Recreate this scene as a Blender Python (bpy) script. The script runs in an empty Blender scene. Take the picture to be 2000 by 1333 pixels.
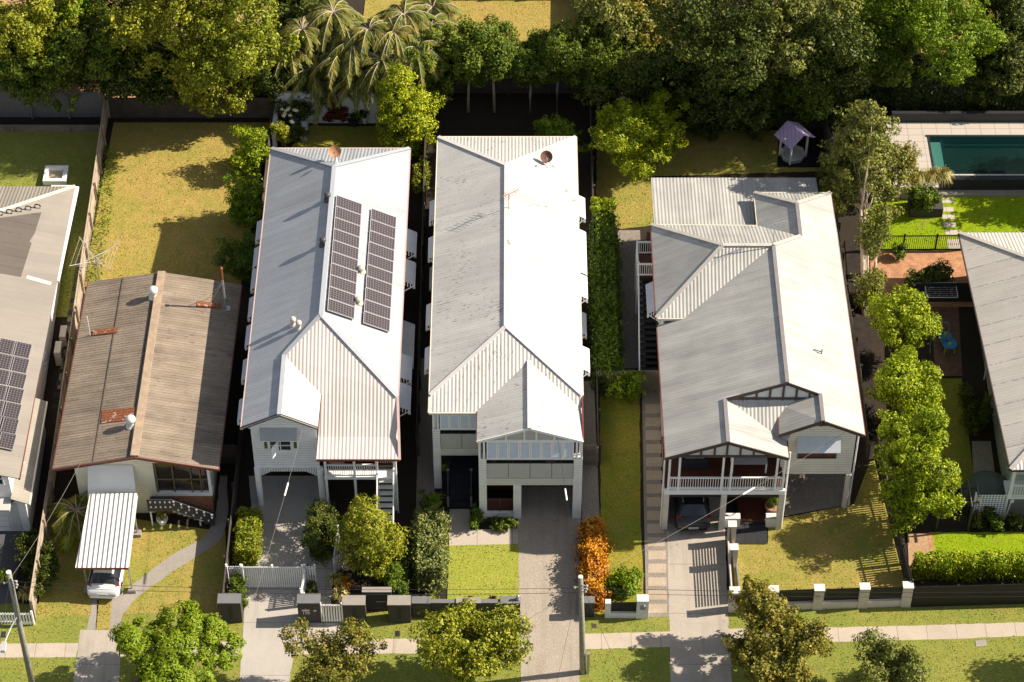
import bpy, bmesh, math, random
import numpy as np
from mathutils import Vector, Matrix
S = bpy.context.scene
COL = S.collection
R = math.radians
# ---------------------------------------------------------------- camera, sky, sun, exposure
F = 4950.0; PITCH = R(46.5); HC = 106.7
sp, cp = math.sin(PITCH), math.cos(PITCH); Y0 = HC / math.tan(PITCH)
cam = bpy.data.cameras.new("camera"); cam.sensor_width = 36; cam.lens = F / 2000 * 36
cam.clip_start = 1; cam.clip_end = 2000
co = bpy.data.objects.new("camera", cam); COL.objects.link(co)
co.location = (0, -Y0, HC); co.rotation_euler = (R(90) - PITCH, 0, 0)
S.camera = co
SUN_EL, SUN_AZ = R(37), R(8.5)          # azimuth: degrees from +x towards +y
w = bpy.data.worlds.new("World"); S.world = w; w.use_nodes = True
nt = w.node_tree; bg = nt.nodes["Background"]
sky = nt.nodes.new("ShaderNodeTexSky"); sky.sky_type = 'NISHITA'; sky.sun_disc = False
sky.sun_elevation = SUN_EL; sky.sun_rotation = R(90) - SUN_AZ
hs = nt.nodes.new('ShaderNodeHueSaturation'); hs.inputs['Saturation'].default_value = .5
nt.links.new(sky.outputs[0], hs.inputs['Color']); nt.links.new(hs.outputs[0], bg.inputs[0]); bg.inputs[1].default_value = 0.075
sl = bpy.data.lights.new("sun", 'SUN'); sl.energy = 5; sl.angle = R(0.53); sl.color = (1, .89, .74)
so = bpy.data.objects.new("sun", sl); COL.objects.link(so)
so.rotation_euler = (Vector((math.cos(SUN_EL)*math.cos(SUN_AZ), math.cos(SUN_EL)*math.sin(SUN_AZ), math.sin(SUN_EL)))).to_track_quat('Z', 'Y').to_euler()
so.location = (60, 10, 60)
S.view_settings.view_transform = 'Standard'; S.view_settings.look = 'None'
S.view_settings.exposure = 0.9; S.view_settings.gamma = 1
S.render.engine = 'CYCLES'
try:
    S.cycles.max_bounces = 6; S.cycles.diffuse_bounces = 4; S.cycles.transparent_max_bounces = 8
except Exception: pass

# ---------------------------------------------------------------- survey: photo point -> place on the land
def ray(u, v):
    a = (u-1000)/F; b = -(v-666.5)/F
    return (a, cp + b*sp, -sp + b*cp)
def G(u, v, z=0.0):
    d = ray(u, v); t = (z-HC)/d[2]
    return Vector((d[0]*t, -Y0 + d[1]*t, z))
def T(y):
    if y <= -12: return 0.0
    if y <= 10: return 1.6*(y+12)/22
    if y <= 20: return 1.6 + .04*(y-10)
    return 2.0
def P(u, v, h=0.0):
    z = h
    for _ in range(12):
        p = G(u, v, z); z = T(p.y)+h
    return Vector((p.x, p.y, z))
def GY(u, v, y):
    d = ray(u, v); t = (y+Y0)/d[1]
    return Vector((d[0]*t, y, HC+d[2]*t))
def onp(u, v, a, b, c):      # on the plane z = a + b x + c y
    d = ray(u, v); t = (a + c*(-Y0) - HC)/(d[2] - b*d[0] - c*d[1])
    return Vector((d[0]*t, -Y0+d[1]*t, HC+d[2]*t))

# ---------------------------------------------------------------- objects
def tag(o, label=None, cat=None, group=None, kind=None):
    if label: o["label"] = label
    if cat: o["category"] = cat
    if group: o["group"] = group
    if kind: o["kind"] = kind
    return o
def empty(name, loc, label, cat, group=None, rz=0):
    o = bpy.data.objects.new(name, None); COL.objects.link(o)
    o.empty_display_size = .3
    o.location = loc; o.rotation_euler = (0, 0, rz)
    return tag(o, label, cat, group)
def copy_tree(o, parent=None):
    c = o.copy(); COL.objects.link(c)
    c.parent = parent
    for ch in list(o.children): copy_tree(ch, c)
    return c
def root_loc(p):
    v = Vector((0, 0, 0))
    while p is not None:
        v += p.location; p = p.parent
    return v
class MB:
    def __init__(s): s.v = []; s.f = []; s.m = []; s.c = 0
    def add(s, vs, fs):
        n = len(s.v); s.v += [tuple(p) for p in vs]
        for f in fs: s.f.append([n+i for i in f]); s.m.append(s.c)
        return s
    def box(s, x0, y0, z0, x1, y1, z1):
        return s.add([(x0,y0,z0),(x1,y0,z0),(x1,y1,z0),(x0,y1,z0),(x0,y0,z1),(x1,y0,z1),(x1,y1,z1),(x0,y1,z1)],
            [(3,2,1,0),(4,5,6,7),(0,1,5,4),(1,2,6,5),(2,3,7,6),(3,0,4,7)])
    def hex(s, b, t):  # bottom 4, top 4
        return s.add(list(b)+list(t), [(3,2,1,0),(4,5,6,7),(0,1,5,4),(1,2,6,5),(2,3,7,6),(3,0,4,7)])
    def poly(s, pts): return s.add(pts, [tuple(range(len(pts)))])
    def prism(s, pts, vec):
        n = len(pts); vec = Vector(vec)
        q = [tuple(Vector(p)+vec) for p in pts]
        return s.add(list(pts)+q, [tuple(range(n)), tuple(reversed(range(n, 2*n)))] + [(i, i+n, (i+1) % n+n, (i+1) % n) for i in range(n)])
    def slab(s, pts, t=.06): return s.prism(pts, (0, 0, -t))
    def beam(s, a, b, w, h, up=(0, 0, 1)):
        a = Vector(a); b = Vector(b); d = (b-a).normalized(); u = Vector(up)
        x = d.cross(u)
        if x.length < 1e-4: x = Vector((1, 0, 0))
        x.normalize(); u = x.cross(d)
        q = []
        for p in (a, b):
            for i, j in ((-1,-1),(1,-1),(1,1),(-1,1)): q.append(p + x*(i*w/2) + u*(j*h/2))
        return s.add(q, [(3,2,1,0),(4,5,6,7),(0,1,5,4),(1,2,6,5),(2,3,7,6),(3,0,4,7)])
    def tube(s, pts, r, n=7, r1=None):
        pts = [Vector(p) for p in pts]; N = len(pts); q = []
        for i, p in enumerate(pts):
            d = (pts[min(i+1, N-1)]-pts[max(i-1, 0)])
            d = d.normalized() if d.length > 1e-6 else Vector((0, 0, 1))
            x = d.cross(Vector((0, 0, 1)))
            if x.length < 1e-3: x = Vector((1, 0, 0))
            x.normalize(); y = d.cross(x)
            rr = r if r1 is None else r + (r1-r)*i/(N-1)
            for k in range(n):
                t = 2*math.pi*k/n; q.append(p + (x*math.cos(t)+y*math.sin(t))*rr)
        fs = [(i*n+k, i*n+(k+1) % n, (i+1)*n+(k+1) % n, (i+1)*n+k) for i in range(N-1) for k in range(n)]
        fs += [tuple(reversed(range(n))), tuple(range((N-1)*n, N*n))]
        return s.add(q, fs)
    def lathe(s, c, prof, n=16):
        q = []; c = Vector(c); N = len(prof)
        for r, z in prof:
            for k in range(n):
                t = 2*math.pi*k/n; q.append((c.x+r*math.cos(t), c.y+r*math.sin(t), c.z+z))
        fs = [(i*n+k, i*n+(k+1) % n, (i+1)*n+(k+1) % n, (i+1)*n+k) for i in range(N-1) for k in range(n)]
        fs += [tuple(reversed(range(n))), tuple(range((N-1)*n, N*n))]
        return s.add(q, fs)
    def build(s, name, mats, parent=None, smooth=False, world=True, label=None, bevel=0):
        me = bpy.data.meshes.new(name); off = Vector((0, 0, 0))
        o = bpy.data.objects.new(name, me)
        if parent is not None:
            o.parent = parent
            if world: off = root_loc(parent)
        elif world:
            a = np.array(s.v); off = Vector(((a[:,0].min()+a[:,0].max())/2, (a[:,1].min()+a[:,1].max())/2, a[:,2].min()))
            o.location = off
        me.from_pydata([tuple(Vector(p)-off) for p in s.v], [], s.f)
        if not isinstance(mats, (list, tuple)): mats = [mats]
        for m in mats: me.materials.append(m)
        if len(mats) > 1: me.polygons.foreach_set('material_index', s.m)
        if smooth: me.polygons.foreach_set('use_smooth', [True]*len(me.polygons))
        me.update()
        if bevel:
            b = o.modifiers.new('bevel', 'BEVEL'); b.width = bevel; b.segments = 2; b.limit_method = 'ANGLE'
        COL.objects.link(o)
        if label: o["label"] = label
        return o

# ---------------------------------------------------------------- materials
def newmat(name):
    m = bpy.data.materials.new(name); m.use_nodes = True
    n = m.node_tree.nodes; b = n["Principled BSDF"]
    return m, m.node_tree, b
def nd(nt, typ, **kw):
    n = nt.nodes.new(typ)
    for k, v in kw.items(): setattr(n, k, v)
    return n
def lk(nt, a, b): nt.links.new(a, b)
def c4(c): return (c[0], c[1], c[2], 1)
def mixc(nt, fac, a, b, mode='MIX'):
    n = nd(nt, 'ShaderNodeMixRGB', blend_type=mode)
    for i, x in ((0, fac), (1, a), (2, b)):
        if hasattr(x, 'links'): lk(nt, x, n.inputs[i])
        elif i == 0: n.inputs[0].default_value = x
        else: n.inputs[i].default_value = c4(x)
    return n.outputs[0]
def mth(nt, op, a, b=0.0):
    n = nd(nt, 'ShaderNodeMath', operation=op)
    for i, x in ((0, a), (1, b)):
        if hasattr(x, 'links'): lk(nt, x, n.inputs[i])
        else: n.inputs[i].default_value = x
    return n.outputs[0]
def noise(nt, vec, scale, detail=3, rough=.55):
    n = nd(nt, 'ShaderNodeTexNoise'); n.inputs['Scale'].default_value = scale
    n.inputs['Detail'].default_value = detail; n.inputs['Roughness'].default_value = rough
    if vec is not None: lk(nt, vec, n.inputs['Vector'])
    return n.outputs['Fac']
def ramp(nt, fac, a, b, ca=(0, 0, 0), cb=(1, 1, 1)):
    n = nd(nt, 'ShaderNodeValToRGB'); lk(nt, fac, n.inputs[0])
    e = n.color_ramp.elements; e[0].position = a; e[1].position = b; e[0].color = c4(ca); e[1].color = c4(cb)
    return n.outputs[0]
def bump(nt, b, h, dist, strength=1.0):
    n = nd(nt, 'ShaderNodeBump'); n.inputs['Distance'].default_value = dist; n.inputs['Strength'].default_value = strength
    lk(nt, h, n.inputs['Height']); lk(nt, n.outputs[0], b.inputs['Normal'])
def pos(nt): return nd(nt, 'ShaderNodeNewGeometry').outputs['Position']
MATS = {}
def plain(name, c, rough=.6, var=.12, scale=2.5, metal=0, bmp=0, bscale=40, spec=.3):
    if name in MATS: return MATS[name]
    m, nt, b = newmat(name); p = pos(nt)
    f = noise(nt, p, scale, 4)
    f2 = noise(nt, p, scale*9, 3)
    f = mth(nt, 'ADD', mth(nt, 'MULTIPLY', f, .6), mth(nt, 'MULTIPLY', f2, .4))
    lo = [max(0, x*(1-var*1.6)) for x in c]; hi = [x*(1+var*1.2) for x in c]
    lk(nt, ramp(nt, f, .3, .7, lo, hi), b.inputs['Base Color'])
    b.inputs['Roughness'].default_value = rough; b.inputs['Metallic'].default_value = metal
    b.inputs['Specular IOR Level'].default_value = spec
    if bmp: bump(nt, b, noise(nt, p, bscale, 2), bmp)
    MATS[name] = m; return m
def striped(name, c, period, axis='z', depth=.012, groove=.55, rough=.55, var=.07, sharp=True, spec=.3):
    m, nt, b = newmat(name); p = pos(nt)
    sx = nd(nt, 'ShaderNodeSeparateXYZ'); lk(nt, p, sx.inputs[0])
    if axis == 'h':   # across: whichever way the wall runs
        g = nd(nt, 'ShaderNodeNewGeometry'); sn = nd(nt, 'ShaderNodeSeparateXYZ'); lk(nt, g.outputs['True Normal'], sn.inputs[0])
        sel = mth(nt, 'GREATER_THAN', mth(nt, 'ABSOLUTE', sn.outputs[0]), mth(nt, 'ABSOLUTE', sn.outputs[1]))
        cc = mth(nt, 'ADD', mth(nt, 'MULTIPLY', sx.outputs[1], sel), mth(nt, 'MULTIPLY', sx.outputs[0], mth(nt, 'SUBTRACT', 1.0, sel)))
    else: cc = sx.outputs['xyz'.index(axis)]
    fr = mth(nt, 'FRACT', mth(nt, 'DIVIDE', cc, period))
    f = noise(nt, p, 1.7, 4)
    col = ramp(nt, f, .3, .7, [x*(1-var) for x in c], [x*(1+var) for x in c])
    gr = mth(nt, 'LESS_THAN', fr, .12)
    lk(nt, mixc(nt, mth(nt, 'MULTIPLY', gr, 1-groove), col, [x*.25 for x in c]), b.inputs['Base Color'])
    b.inputs['Roughness'].default_value = rough; b.inputs['Specular IOR Level'].default_value = spec
    bump(nt, b, fr, depth)
    return m
def roofmat(name, c, period, depth=.014, rough=.45, flecks=0, var=.06, streak=.08, spec=.35, joints=0, metal=0, side=.55):
    m, nt, b = newmat(name)
    g = nd(nt, 'ShaderNodeNewGeometry'); p = g.outputs['Position']
    sx = nd(nt, 'ShaderNodeSeparateXYZ'); lk(nt, p, sx.inputs[0])
    sn = nd(nt, 'ShaderNodeSeparateXYZ'); lk(nt, g.outputs['True Normal'], sn.inputs[0])
    sel = mth(nt, 'GREATER_THAN', mth(nt, 'ABSOLUTE', sn.outputs[0]), mth(nt, 'ABSOLUTE', sn.outputs[1]))
    inv = mth(nt, 'SUBTRACT', 1.0, sel)
    cc = mth(nt, 'ADD', mth(nt, 'MULTIPLY', sx.outputs[1], sel), mth(nt, 'MULTIPLY', sx.outputs[0], inv))
    dd = mth(nt, 'ADD', mth(nt, 'MULTIPLY', sx.outputs[0], sel), mth(nt, 'MULTIPLY', sx.outputs[1], inv))
    wv = mth(nt, 'MULTIPLY', mth(nt, 'SINE', mth(nt, 'MULTIPLY', cc, 2*math.pi/period)), mth(nt, 'SUBTRACT', 1.0, mth(nt, 'MULTIPLY', sel, side)))
    # per-sheet tone and along-rib streaks
    cv = nd(nt, 'ShaderNodeCombineXYZ'); lk(nt, mth(nt, 'MULTIPLY', cc, 2.2), cv.inputs[0]); lk(nt, mth(nt, 'MULTIPLY', dd, .22), cv.inputs[1])
    f = noise(nt, cv.outputs[0], 1.3, 5, .65)
    f2 = noise(nt, p, .6, 4)
    f = mth(nt, 'ADD', mth(nt, 'MULTIPLY', f, .6), mth(nt, 'MULTIPLY', f2, .4))
    col = ramp(nt, f, .32, .68, [x*(1-var-streak) for x in c], [x*(1+var) for x in c])
    wn = nd(nt, 'ShaderNodeTexWhiteNoise', noise_dimensions='1D'); lk(nt, mth(nt, 'FLOOR', mth(nt, 'DIVIDE', cc, .8)), wn.inputs['W'])
    col = mixc(nt, 1.0, col, ramp(nt, wn.outputs['Value'], 0, 1, (.93, .93, .93), (1.04, 1.04, 1.04)), 'MULTIPLY')
    if flecks:
        cv2 = nd(nt, 'ShaderNodeCombineXYZ'); lk(nt, mth(nt, 'MULTIPLY', cc, 9), cv2.inputs[0]); lk(nt, mth(nt, 'MULTIPLY', dd, 2.4), cv2.inputs[1])
        k = noise(nt, cv2.outputs[0], 1.0, 3, .6)
        k2 = noise(nt, p, .5, 2)
        k = mth(nt, 'ADD', k, mth(nt, 'MULTIPLY', k2, .35))
        col = mixc(nt, mth(nt, 'MULTIPLY', ramp(nt, k, .80, .86), flecks), col, [x*.3 for x in c])
    if joints:
        jf = mth(nt, 'FRACT', mth(nt, 'DIVIDE', cc, joints))
        cv3 = nd(nt, 'ShaderNodeCombineXYZ'); lk(nt, mth(nt, 'MULTIPLY', cc, 3), cv3.inputs[0]); lk(nt, mth(nt, 'MULTIPLY', dd, 4), cv3.inputs[1])
        j = mth(nt, 'MULTIPLY', mth(nt, 'LESS_THAN', jf, .05), ramp(nt, noise(nt, cv3.outputs[0], 1.0, 2), .4, .55))
        col = mixc(nt, mth(nt, 'MULTIPLY', j, .55), col, [x*.25 for x in c])
    lk(nt, col, b.inputs['Base Color'])
    b.inputs['Roughness'].default_value = rough; b.inputs['Specular IOR Level'].default_value = spec; b.inputs['Metallic'].default_value = metal
    bump(nt, b, mth(nt, 'ADD', mth(nt, 'MULTIPLY', wv, .5), mth(nt, 'MULTIPLY', noise(nt, p, 6, 2), .25)), depth*2)
    return m
def grassmat(name, c1, c2, c3=None, dry=.5):
    m, nt, b = newmat(name); p = pos(nt)
    big = noise(nt, p, .33, 4, .6); mid = noise(nt, p, 1.7, 4, .65); fine = noise(nt, p, 11, 3, .7)
    col = mixc(nt, ramp(nt, big, .38, .64), c1, c2)
    if c3: col = mixc(nt, mth(nt, 'MULTIPLY', ramp(nt, mid, .48, .66), dry), col, c3)
    w_ = noise(nt, p, .75, 5, .7)
    col = mixc(nt, mth(nt, 'MULTIPLY', ramp(nt, w_, .56, .72), .55), col, (c2[0]*1.02, c2[0]*.72, c2[0]*.3))
    k = ramp(nt, fine, .32, .68, (.68, .68, .66), (1.28, 1.28, 1.3))
    col = mixc(nt, 1.0, col, k, 'MULTIPLY')
    lk(nt, col, b.inputs['Base Color']); b.inputs['Roughness'].default_value = .95
    b.inputs['Specular IOR Level'].default_value = .08
    h = mth(nt, 'ADD', mth(nt, 'MULTIPLY', fine, .6), noise(nt, p, 26, 2, .8))
    bump(nt, b, h, .03)
    return m
def concrete(name, c, agg=.12, stain=.2, rough=.9, joint=None, tyre=0):
    m, nt, b = newmat(name); p = pos(nt)
    a = noise(nt, p, 22, 2, .8); d = noise(nt, p, .55, 5, .65); e = noise(nt, p, 2.5, 4, .6)
    col = ramp(nt, a, .3, .7, [x*(1-agg) for x in c], [x*(1+agg) for x in c])
    col = mixc(nt, mth(nt, 'MULTIPLY', ramp(nt, d, .42, .7), stain), col, [c[0]*.55, c[1]*.53, c[2]*.5])
    col = mixc(nt, mth(nt, 'MULTIPLY', ramp(nt, e, .5, .75), stain*.8), col, [c[0]*.72, c[1]*.7, c[2]*.66])
    if tyre:
        s2 = nd(nt, 'ShaderNodeSeparateXYZ'); lk(nt, p, s2.inputs[0]); cv = nd(nt, 'ShaderNodeCombineXYZ')
        lk(nt, mth(nt, 'MULTIPLY', s2.outputs[0], 1.6), cv.inputs[0]); lk(nt, mth(nt, 'MULTIPLY', s2.outputs[1], .10), cv.inputs[1])
        col = mixc(nt, mth(nt, 'MULTIPLY', ramp(nt, noise(nt, cv.outputs[0], 1.0, 4, .6), .5, .68), tyre), col, [x*.5 for x in c])
        col = mixc(nt, mth(nt, 'MULTIPLY', ramp(nt, noise(nt, p, 1.1, 2), .68, .74), .45), col, [x*.4 for x in c])
    if joint:
        sx = nd(nt, 'ShaderNodeSeparateXYZ'); lk(nt, p, sx.inputs[0])
        jj = None
        for ax, per in ((0, joint[0]), (1, joint[1])):
            if not per: continue
            fr = mth(nt, 'FRACT', mth(nt, 'DIVIDE', sx.outputs[ax], per))
            q = mth(nt, 'LESS_THAN', fr, .035/per)
            jj = q if jj is None else mth(nt, 'MAXIMUM', jj, q)
        col = mixc(nt, mth(nt, 'MULTIPLY', jj, .65), col, [x*.35 for x in c])
    lk(nt, col, b.inputs['Base Color']); b.inputs['Roughness'].default_value = rough; b.inputs['Specular IOR Level'].default_value = .2
    bump(nt, b, a, .012)
    return m
def brickmat(name, c1, c2, mortar, sc=1.0, bw=.24, bh=.12, wall=False):
    m, nt, b = newmat(name); p = pos(nt)
    t = nd(nt, 'ShaderNodeTexBrick'); t.inputs['Color1'].default_value = c4(c1); t.inputs['Color2'].default_value = c4(c2); t.inputs['Mortar'].default_value = c4(mortar)
    t.inputs['Scale'].default_value = sc; t.inputs['Brick Width'].default_value = bw; t.inputs['Row Height'].default_value = bh; t.inputs['Mortar Size'].default_value = .008
    if wall:
        sx = nd(nt, 'ShaderNodeSeparateXYZ'); lk(nt, p, sx.inputs[0]); cv = nd(nt, 'ShaderNodeCombineXYZ')
        lk(nt, mth(nt, 'ADD', sx.outputs[0], sx.outputs[1]), cv.inputs[0]); lk(nt, sx.outputs[2], cv.inputs[1]); lk(nt, cv.outputs[0], t.inputs['Vector'])
    else: lk(nt, p, t.inputs['Vector'])
    k = ramp(nt, noise(nt, p, 3, 4), .3, .7, (.75, .75, .75), (1.2, 1.2, 1.2))
    lk(nt, mixc(nt, 1.0, t.outputs[0], k, 'MULTIPLY'), b.inputs['Base Color']); b.inputs['Roughness'].default_value = .85
    return m
def leafmat(name, a, c, tip=None, tipamt=.0, trans=.16, rough=.5, spec=.2):
    m, nt, b = newmat(name)
    g = nd(nt, 'ShaderNodeNewGeometry'); rnd = g.outputs['Random Per Island']; p = g.outputs['Position']
    f = noise(nt, p, .9, 3)
    f = mth(nt, 'ADD', mth(nt, 'MULTIPLY', rnd, .55), mth(nt, 'MULTIPLY', f, .45))
    col = ramp(nt, f, .2, .75, a, c)
    if tip:
        k = noise(nt, p, 1.6, 3)
        col = mixc(nt, mth(nt, 'MULTIPLY', ramp(nt, mth(nt, 'ADD', mth(nt, 'MULTIPLY', rnd, .3), k), .62, .78), tipamt), col, tip)
    oi = nd(nt, 'ShaderNodeObjectInfo')
    col = mixc(nt, 1.0, col, ramp(nt, oi.outputs['Random'], 0, 1, (.80, .86, .8), (1.12, 1.05, 1.1)), 'MULTIPLY')
    lk(nt, col, b.inputs['Base Color']); b.inputs['Roughness'].default_value = rough
    b.inputs['Specular IOR Level'].default_value = spec
    tr = nd(nt, 'ShaderNodeBsdfTranslucent'); lk(nt, mixc(nt, 1.0, col, (1.15, 1.25, .55), 'MULTIPLY'), tr.inputs[0])
    mx = nd(nt, 'ShaderNodeMixShader'); mx.inputs[0].default_value = trans
    lk(nt, b.outputs[0], mx.inputs[1]); lk(nt, tr.outputs[0], mx.inputs[2])
    lk(nt, mx.outputs[0], nt.nodes['Material Output'].inputs[0])
    return m
def glassmat(name, c, rough=.08):
    m, nt, b = newmat(name); p = pos(nt)
    lk(nt, ramp(nt, noise(nt, p, 1.5, 2), .35, .65, [x*.6 for x in c], c), b.inputs['Base Color'])
    b.inputs['Roughness'].default_value = rough; b.inputs['Specular IOR Level'].default_value = .6
    return m
def solarmat():
    m, nt, b = newmat('solar_cells')
    tc = nd(nt, 'ShaderNodeTexCoord').outputs['Object']
    sx = nd(nt, 'ShaderNodeSeparateXYZ'); lk(nt, tc, sx.inputs[0])
    jj = None
    for ax, per in ((0, .158), (1, .158)):
        fr = mth(nt, 'FRACT', mth(nt, 'DIVIDE', mth(nt, 'ADD', sx.outputs[ax], 10.0), per))
        q = mth(nt, 'LESS_THAN', fr, .12); jj = q if jj is None else mth(nt, 'MAXIMUM', jj, q)
    lk(nt, mixc(nt, jj, (.035, .028, .032), (.20, .17, .17)), b.inputs['Base Color'])
    b.inputs['Roughness'].default_value = .22; b.inputs['Specular IOR Level'].default_value = .5
    return m

WHITE = plain('white_paint', (.82, .82, .81), .5, .05)
WBOARD = striped('white_weatherboard', (.80, .82, .83), .19, 'z', .016, .45)
CREAMB = striped('cream_weatherboard', (.76, .74, .58), .17, 'z', .016, .45)
PALEB = striped('pale_weatherboard', (.78, .75, .68), .19, 'z', .016, .4)
GREENB = striped('pale_green_cladding', (.44, .48, .38), .25, 'z', .01, .5)
TIMBER_DARK = plain('dark_timber', (.045, .04, .038), .7, .2, 4)
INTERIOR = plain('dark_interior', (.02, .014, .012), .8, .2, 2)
REDDECK = striped('red_brown_deck', (.09, .03, .018), .11, 'x', .006, .4)
GREYPANEL = plain('grey_sheet_panel', (.46, .46, .44), .6, .05)
CHARCOAL = plain('charcoal_paint', (.028, .03, .034), .5, .12)
BROWNTRIM = plain('brown_trim', (.07, .05, .045), .55, .12)
REDTRIM = plain('red_brown_trim', (.16, .05, .04), .5, .12)
CREAMTRIM = plain('cream_trim', (.62, .57, .47), .5, .08)
GALV = plain('galvanised_metal', (.42, .43, .45), .4, .1, metal=.6)
RUST = plain('rusted_iron', (.22, .07, .03), .8, .45, 5)
BLACK = plain('black_metal', (.015, .015, .016), .45, .1)
GLASS = glassmat('dark_glass', (.03, .035, .04))
GLASSG = glassmat('green_glass', (.10, .14, .05))
GLASSB = glassmat('pale_louvre_glass', (.40, .46, .52), .25)
AWN = striped('awning_sheet', (.50, .53, .57), .10, 'y', .008, .7)
AWNX = striped('front_awning_sheet', (.36, .38, .40), .10, 'x', .008, .5)
AWNLIGHT = striped('pale_awning_sheet', (.60, .63, .68), .10, 'x', .008, .75)
ROOF_B = roofmat('blue_grey_corrugated_roof', (.38, .40, .43), .2, .010, .38, streak=.16)
ROOF_BF = roofmat('front_verandah_roof', (.57, .52, .49), .2, .010, .45)
ROOF_C = roofmat('flecked_light_corrugated_roof', (.53, .515, .485), .2, .011, .42, flecks=.75, streak=.14)
ROOF_D = roofmat('weathered_grey_corrugated_roof', (.42, .41, .385), .2, .010, .45, streak=.22, var=.1)
ROOF_E = roofmat('pale_jointed_roof', (.56, .52, .47), .2, .012, .5, joints=1.5)
ROOF_A = roofmat('beige_corrugated_roof', (.28, .25, .215), .2, .01, .5)
ROOF_OLD = roofmat('old_cement_sheet_roof', (.30, .24, .182), .19, .03, side=0, rough=.85, flecks=.6, var=.22, streak=.3)
CARPORT = roofmat('carport_tray_roof', (.72, .70, .67), .25, .03, .45)
def rustmat():
    m, nt, b = newmat('rusty_sheet'); p = pos(nt)
    k = noise(nt, p, 2.3, 5, .7); k2 = noise(nt, p, 9, 3, .7)
    col = mixc(nt, ramp(nt, k2, .35, .65), (.16, .045, .02), (.34, .11, .04))
    col = mixc(nt, ramp(nt, k, .56, .62), col, (.52, .45, .38))
    sx = nd(nt, 'ShaderNodeSeparateXYZ'); lk(nt, p, sx.inputs[0])
    lk(nt, col, b.inputs['Base Color']); b.inputs['Roughness'].default_value = .8
    bump(nt, b, mth(nt, 'SINE', mth(nt, 'MULTIPLY', sx.outputs[1], 2*math.pi/.19)), .03)
    return m
RUSTROOF = rustmat()
DARKMAT = roofmat('black_pool_heating_mat', (.12, .10, .085), .22, .01, .6, joints=.9)
LILAC = striped('lilac_boards', (.60, .47, .72), .22, 'x', .02, .4)
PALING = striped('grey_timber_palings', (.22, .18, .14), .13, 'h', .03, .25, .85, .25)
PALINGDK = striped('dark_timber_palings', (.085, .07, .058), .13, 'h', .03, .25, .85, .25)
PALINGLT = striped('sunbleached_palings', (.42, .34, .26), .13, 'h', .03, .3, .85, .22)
SHEETF = striped('grey_steel_fence_sheet', (.17, .16, .155), .2, 'h', .03, .6)
RENDER = plain('cream_render', (.56, .51, .45), .8, .08, bmp=.004)
RENDERW = plain('white_render', (.62, .62, .61), .8, .07)
BRICKW = brickmat('orange_brick', (.30, .12, .05), (.24, .09, .04), (.30, .24, .18), wall=True)
CONC = concrete('driveway_concrete', (.40, .355, .30), .12, .32, joint=(None, 3.3), tyre=.35)
CONCB = concrete('smooth_grey_driveway', (.42, .385, .345), .05, .2, joint=(None, 3.4), tyre=.25)
AGG = concrete('exposed_aggregate', (.35, .30, .245), .38, .2, tyre=.3)
FOOT = concrete('footpath_concrete', (.45, .385, .31), .1, .3, joint=(1.55, None))
PAVER = concrete('pool_deck_pavers', (.46, .41, .36), .06, .08, joint=(.9, .6))
PATHC = concrete('old_path_concrete', (.30, .27, .24), .2, .3)
GRAVEL = concrete('gravel', (.24, .21, .18), .5, .2)
STEPPING = concrete('worn_pad_concrete', (.42, .34, .26), .2, .4)
DARKPAVE = concrete('black_stone_paving', (.035, .037, .04), .2, .2, .5, joint=(.6, .6))
BRICKP = brickmat('terracotta_paving', (.46, .23, .11), (.38, .18, .09), (.25, .15, .09), 1, .36, .2)
BRICKPD = brickmat('brown_paving', (.16, .08, .055), (.13, .07, .05), (.08, .05, .04), 1, .3, .2)
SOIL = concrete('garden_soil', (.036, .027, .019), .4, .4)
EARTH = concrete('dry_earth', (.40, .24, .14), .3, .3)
LEAFLITTER = concrete('leaf_litter', (.42, .27, .16), .5, .4)
G_VERGE = grassmat('verge_grass', (.20, .23, .045), (.25, .245, .055), (.16, .19, .035))
G_FRONT = grassmat('clipped_green_lawn', (.27, .30, .045), (.31, .32, .055), (.22, .27, .035), .4)
G_DRY = grassmat('dry_golden_lawn', (.38, .275, .08), (.32, .265, .065), (.23, .23, .045), .6)
G_MIX = grassmat('patchy_lawn', (.25, .245, .05), (.37, .27, .08), (.20, .22, .04), .6)
G_LUSH = grassmat('lush_green_lawn', (.20, .30, .008), (.25, .32, .010), (.16, .24, .007), .5)
G_SHADE = grassmat('shaded_strip_lawn', (.20, .23, .03), (.30, .25, .04), (.17, .20, .025), .5)
BARK = plain('grey_brown_bark', (.16, .12, .085), .9, .3, 6)
BARKP = plain('pale_bark', (.42, .34, .26), .85, .25, 5)
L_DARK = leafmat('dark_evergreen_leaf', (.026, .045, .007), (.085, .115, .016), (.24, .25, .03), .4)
L_MID = leafmat('mid_green_leaf', (.048, .088, .008), (.14, .195, .016), (.30, .32, .03), .5)
L_GOLD = leafmat('golden_green_leaf', (.12, .15, .010), (.31, .33, .022), (.46, .44, .04), .6)
L_BRIGHT = leafmat('bright_fern_leaf', (.085, .15, .006), (.21, .30, .012), (.34, .42, .02), .45)
L_LIME = leafmat('lime_leaf', (.11, .165, .006), (.32, .39, .010), (.48, .51, .02), .65)
L_OLIVE = leafmat('olive_leaf', (.12, .125, .016), (.28, .26, .035), (.44, .30, .06), .6)
L_SILVER = leafmat('grey_green_leaf', (.085, .105, .018), (.22, .24, .045), (.32, .31, .07), .45)
L_HEDGE = leafmat('hedge_leaf', (.052, .10, .008), (.14, .21, .018), (.27, .34, .03), .3)
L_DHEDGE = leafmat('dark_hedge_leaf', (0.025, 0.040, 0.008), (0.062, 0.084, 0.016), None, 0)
L_GLOSS = leafmat('glossy_variegated_leaf', (.08, .12, .02), (.28, .31, .10), (.42, .38, .12), .4)
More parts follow.
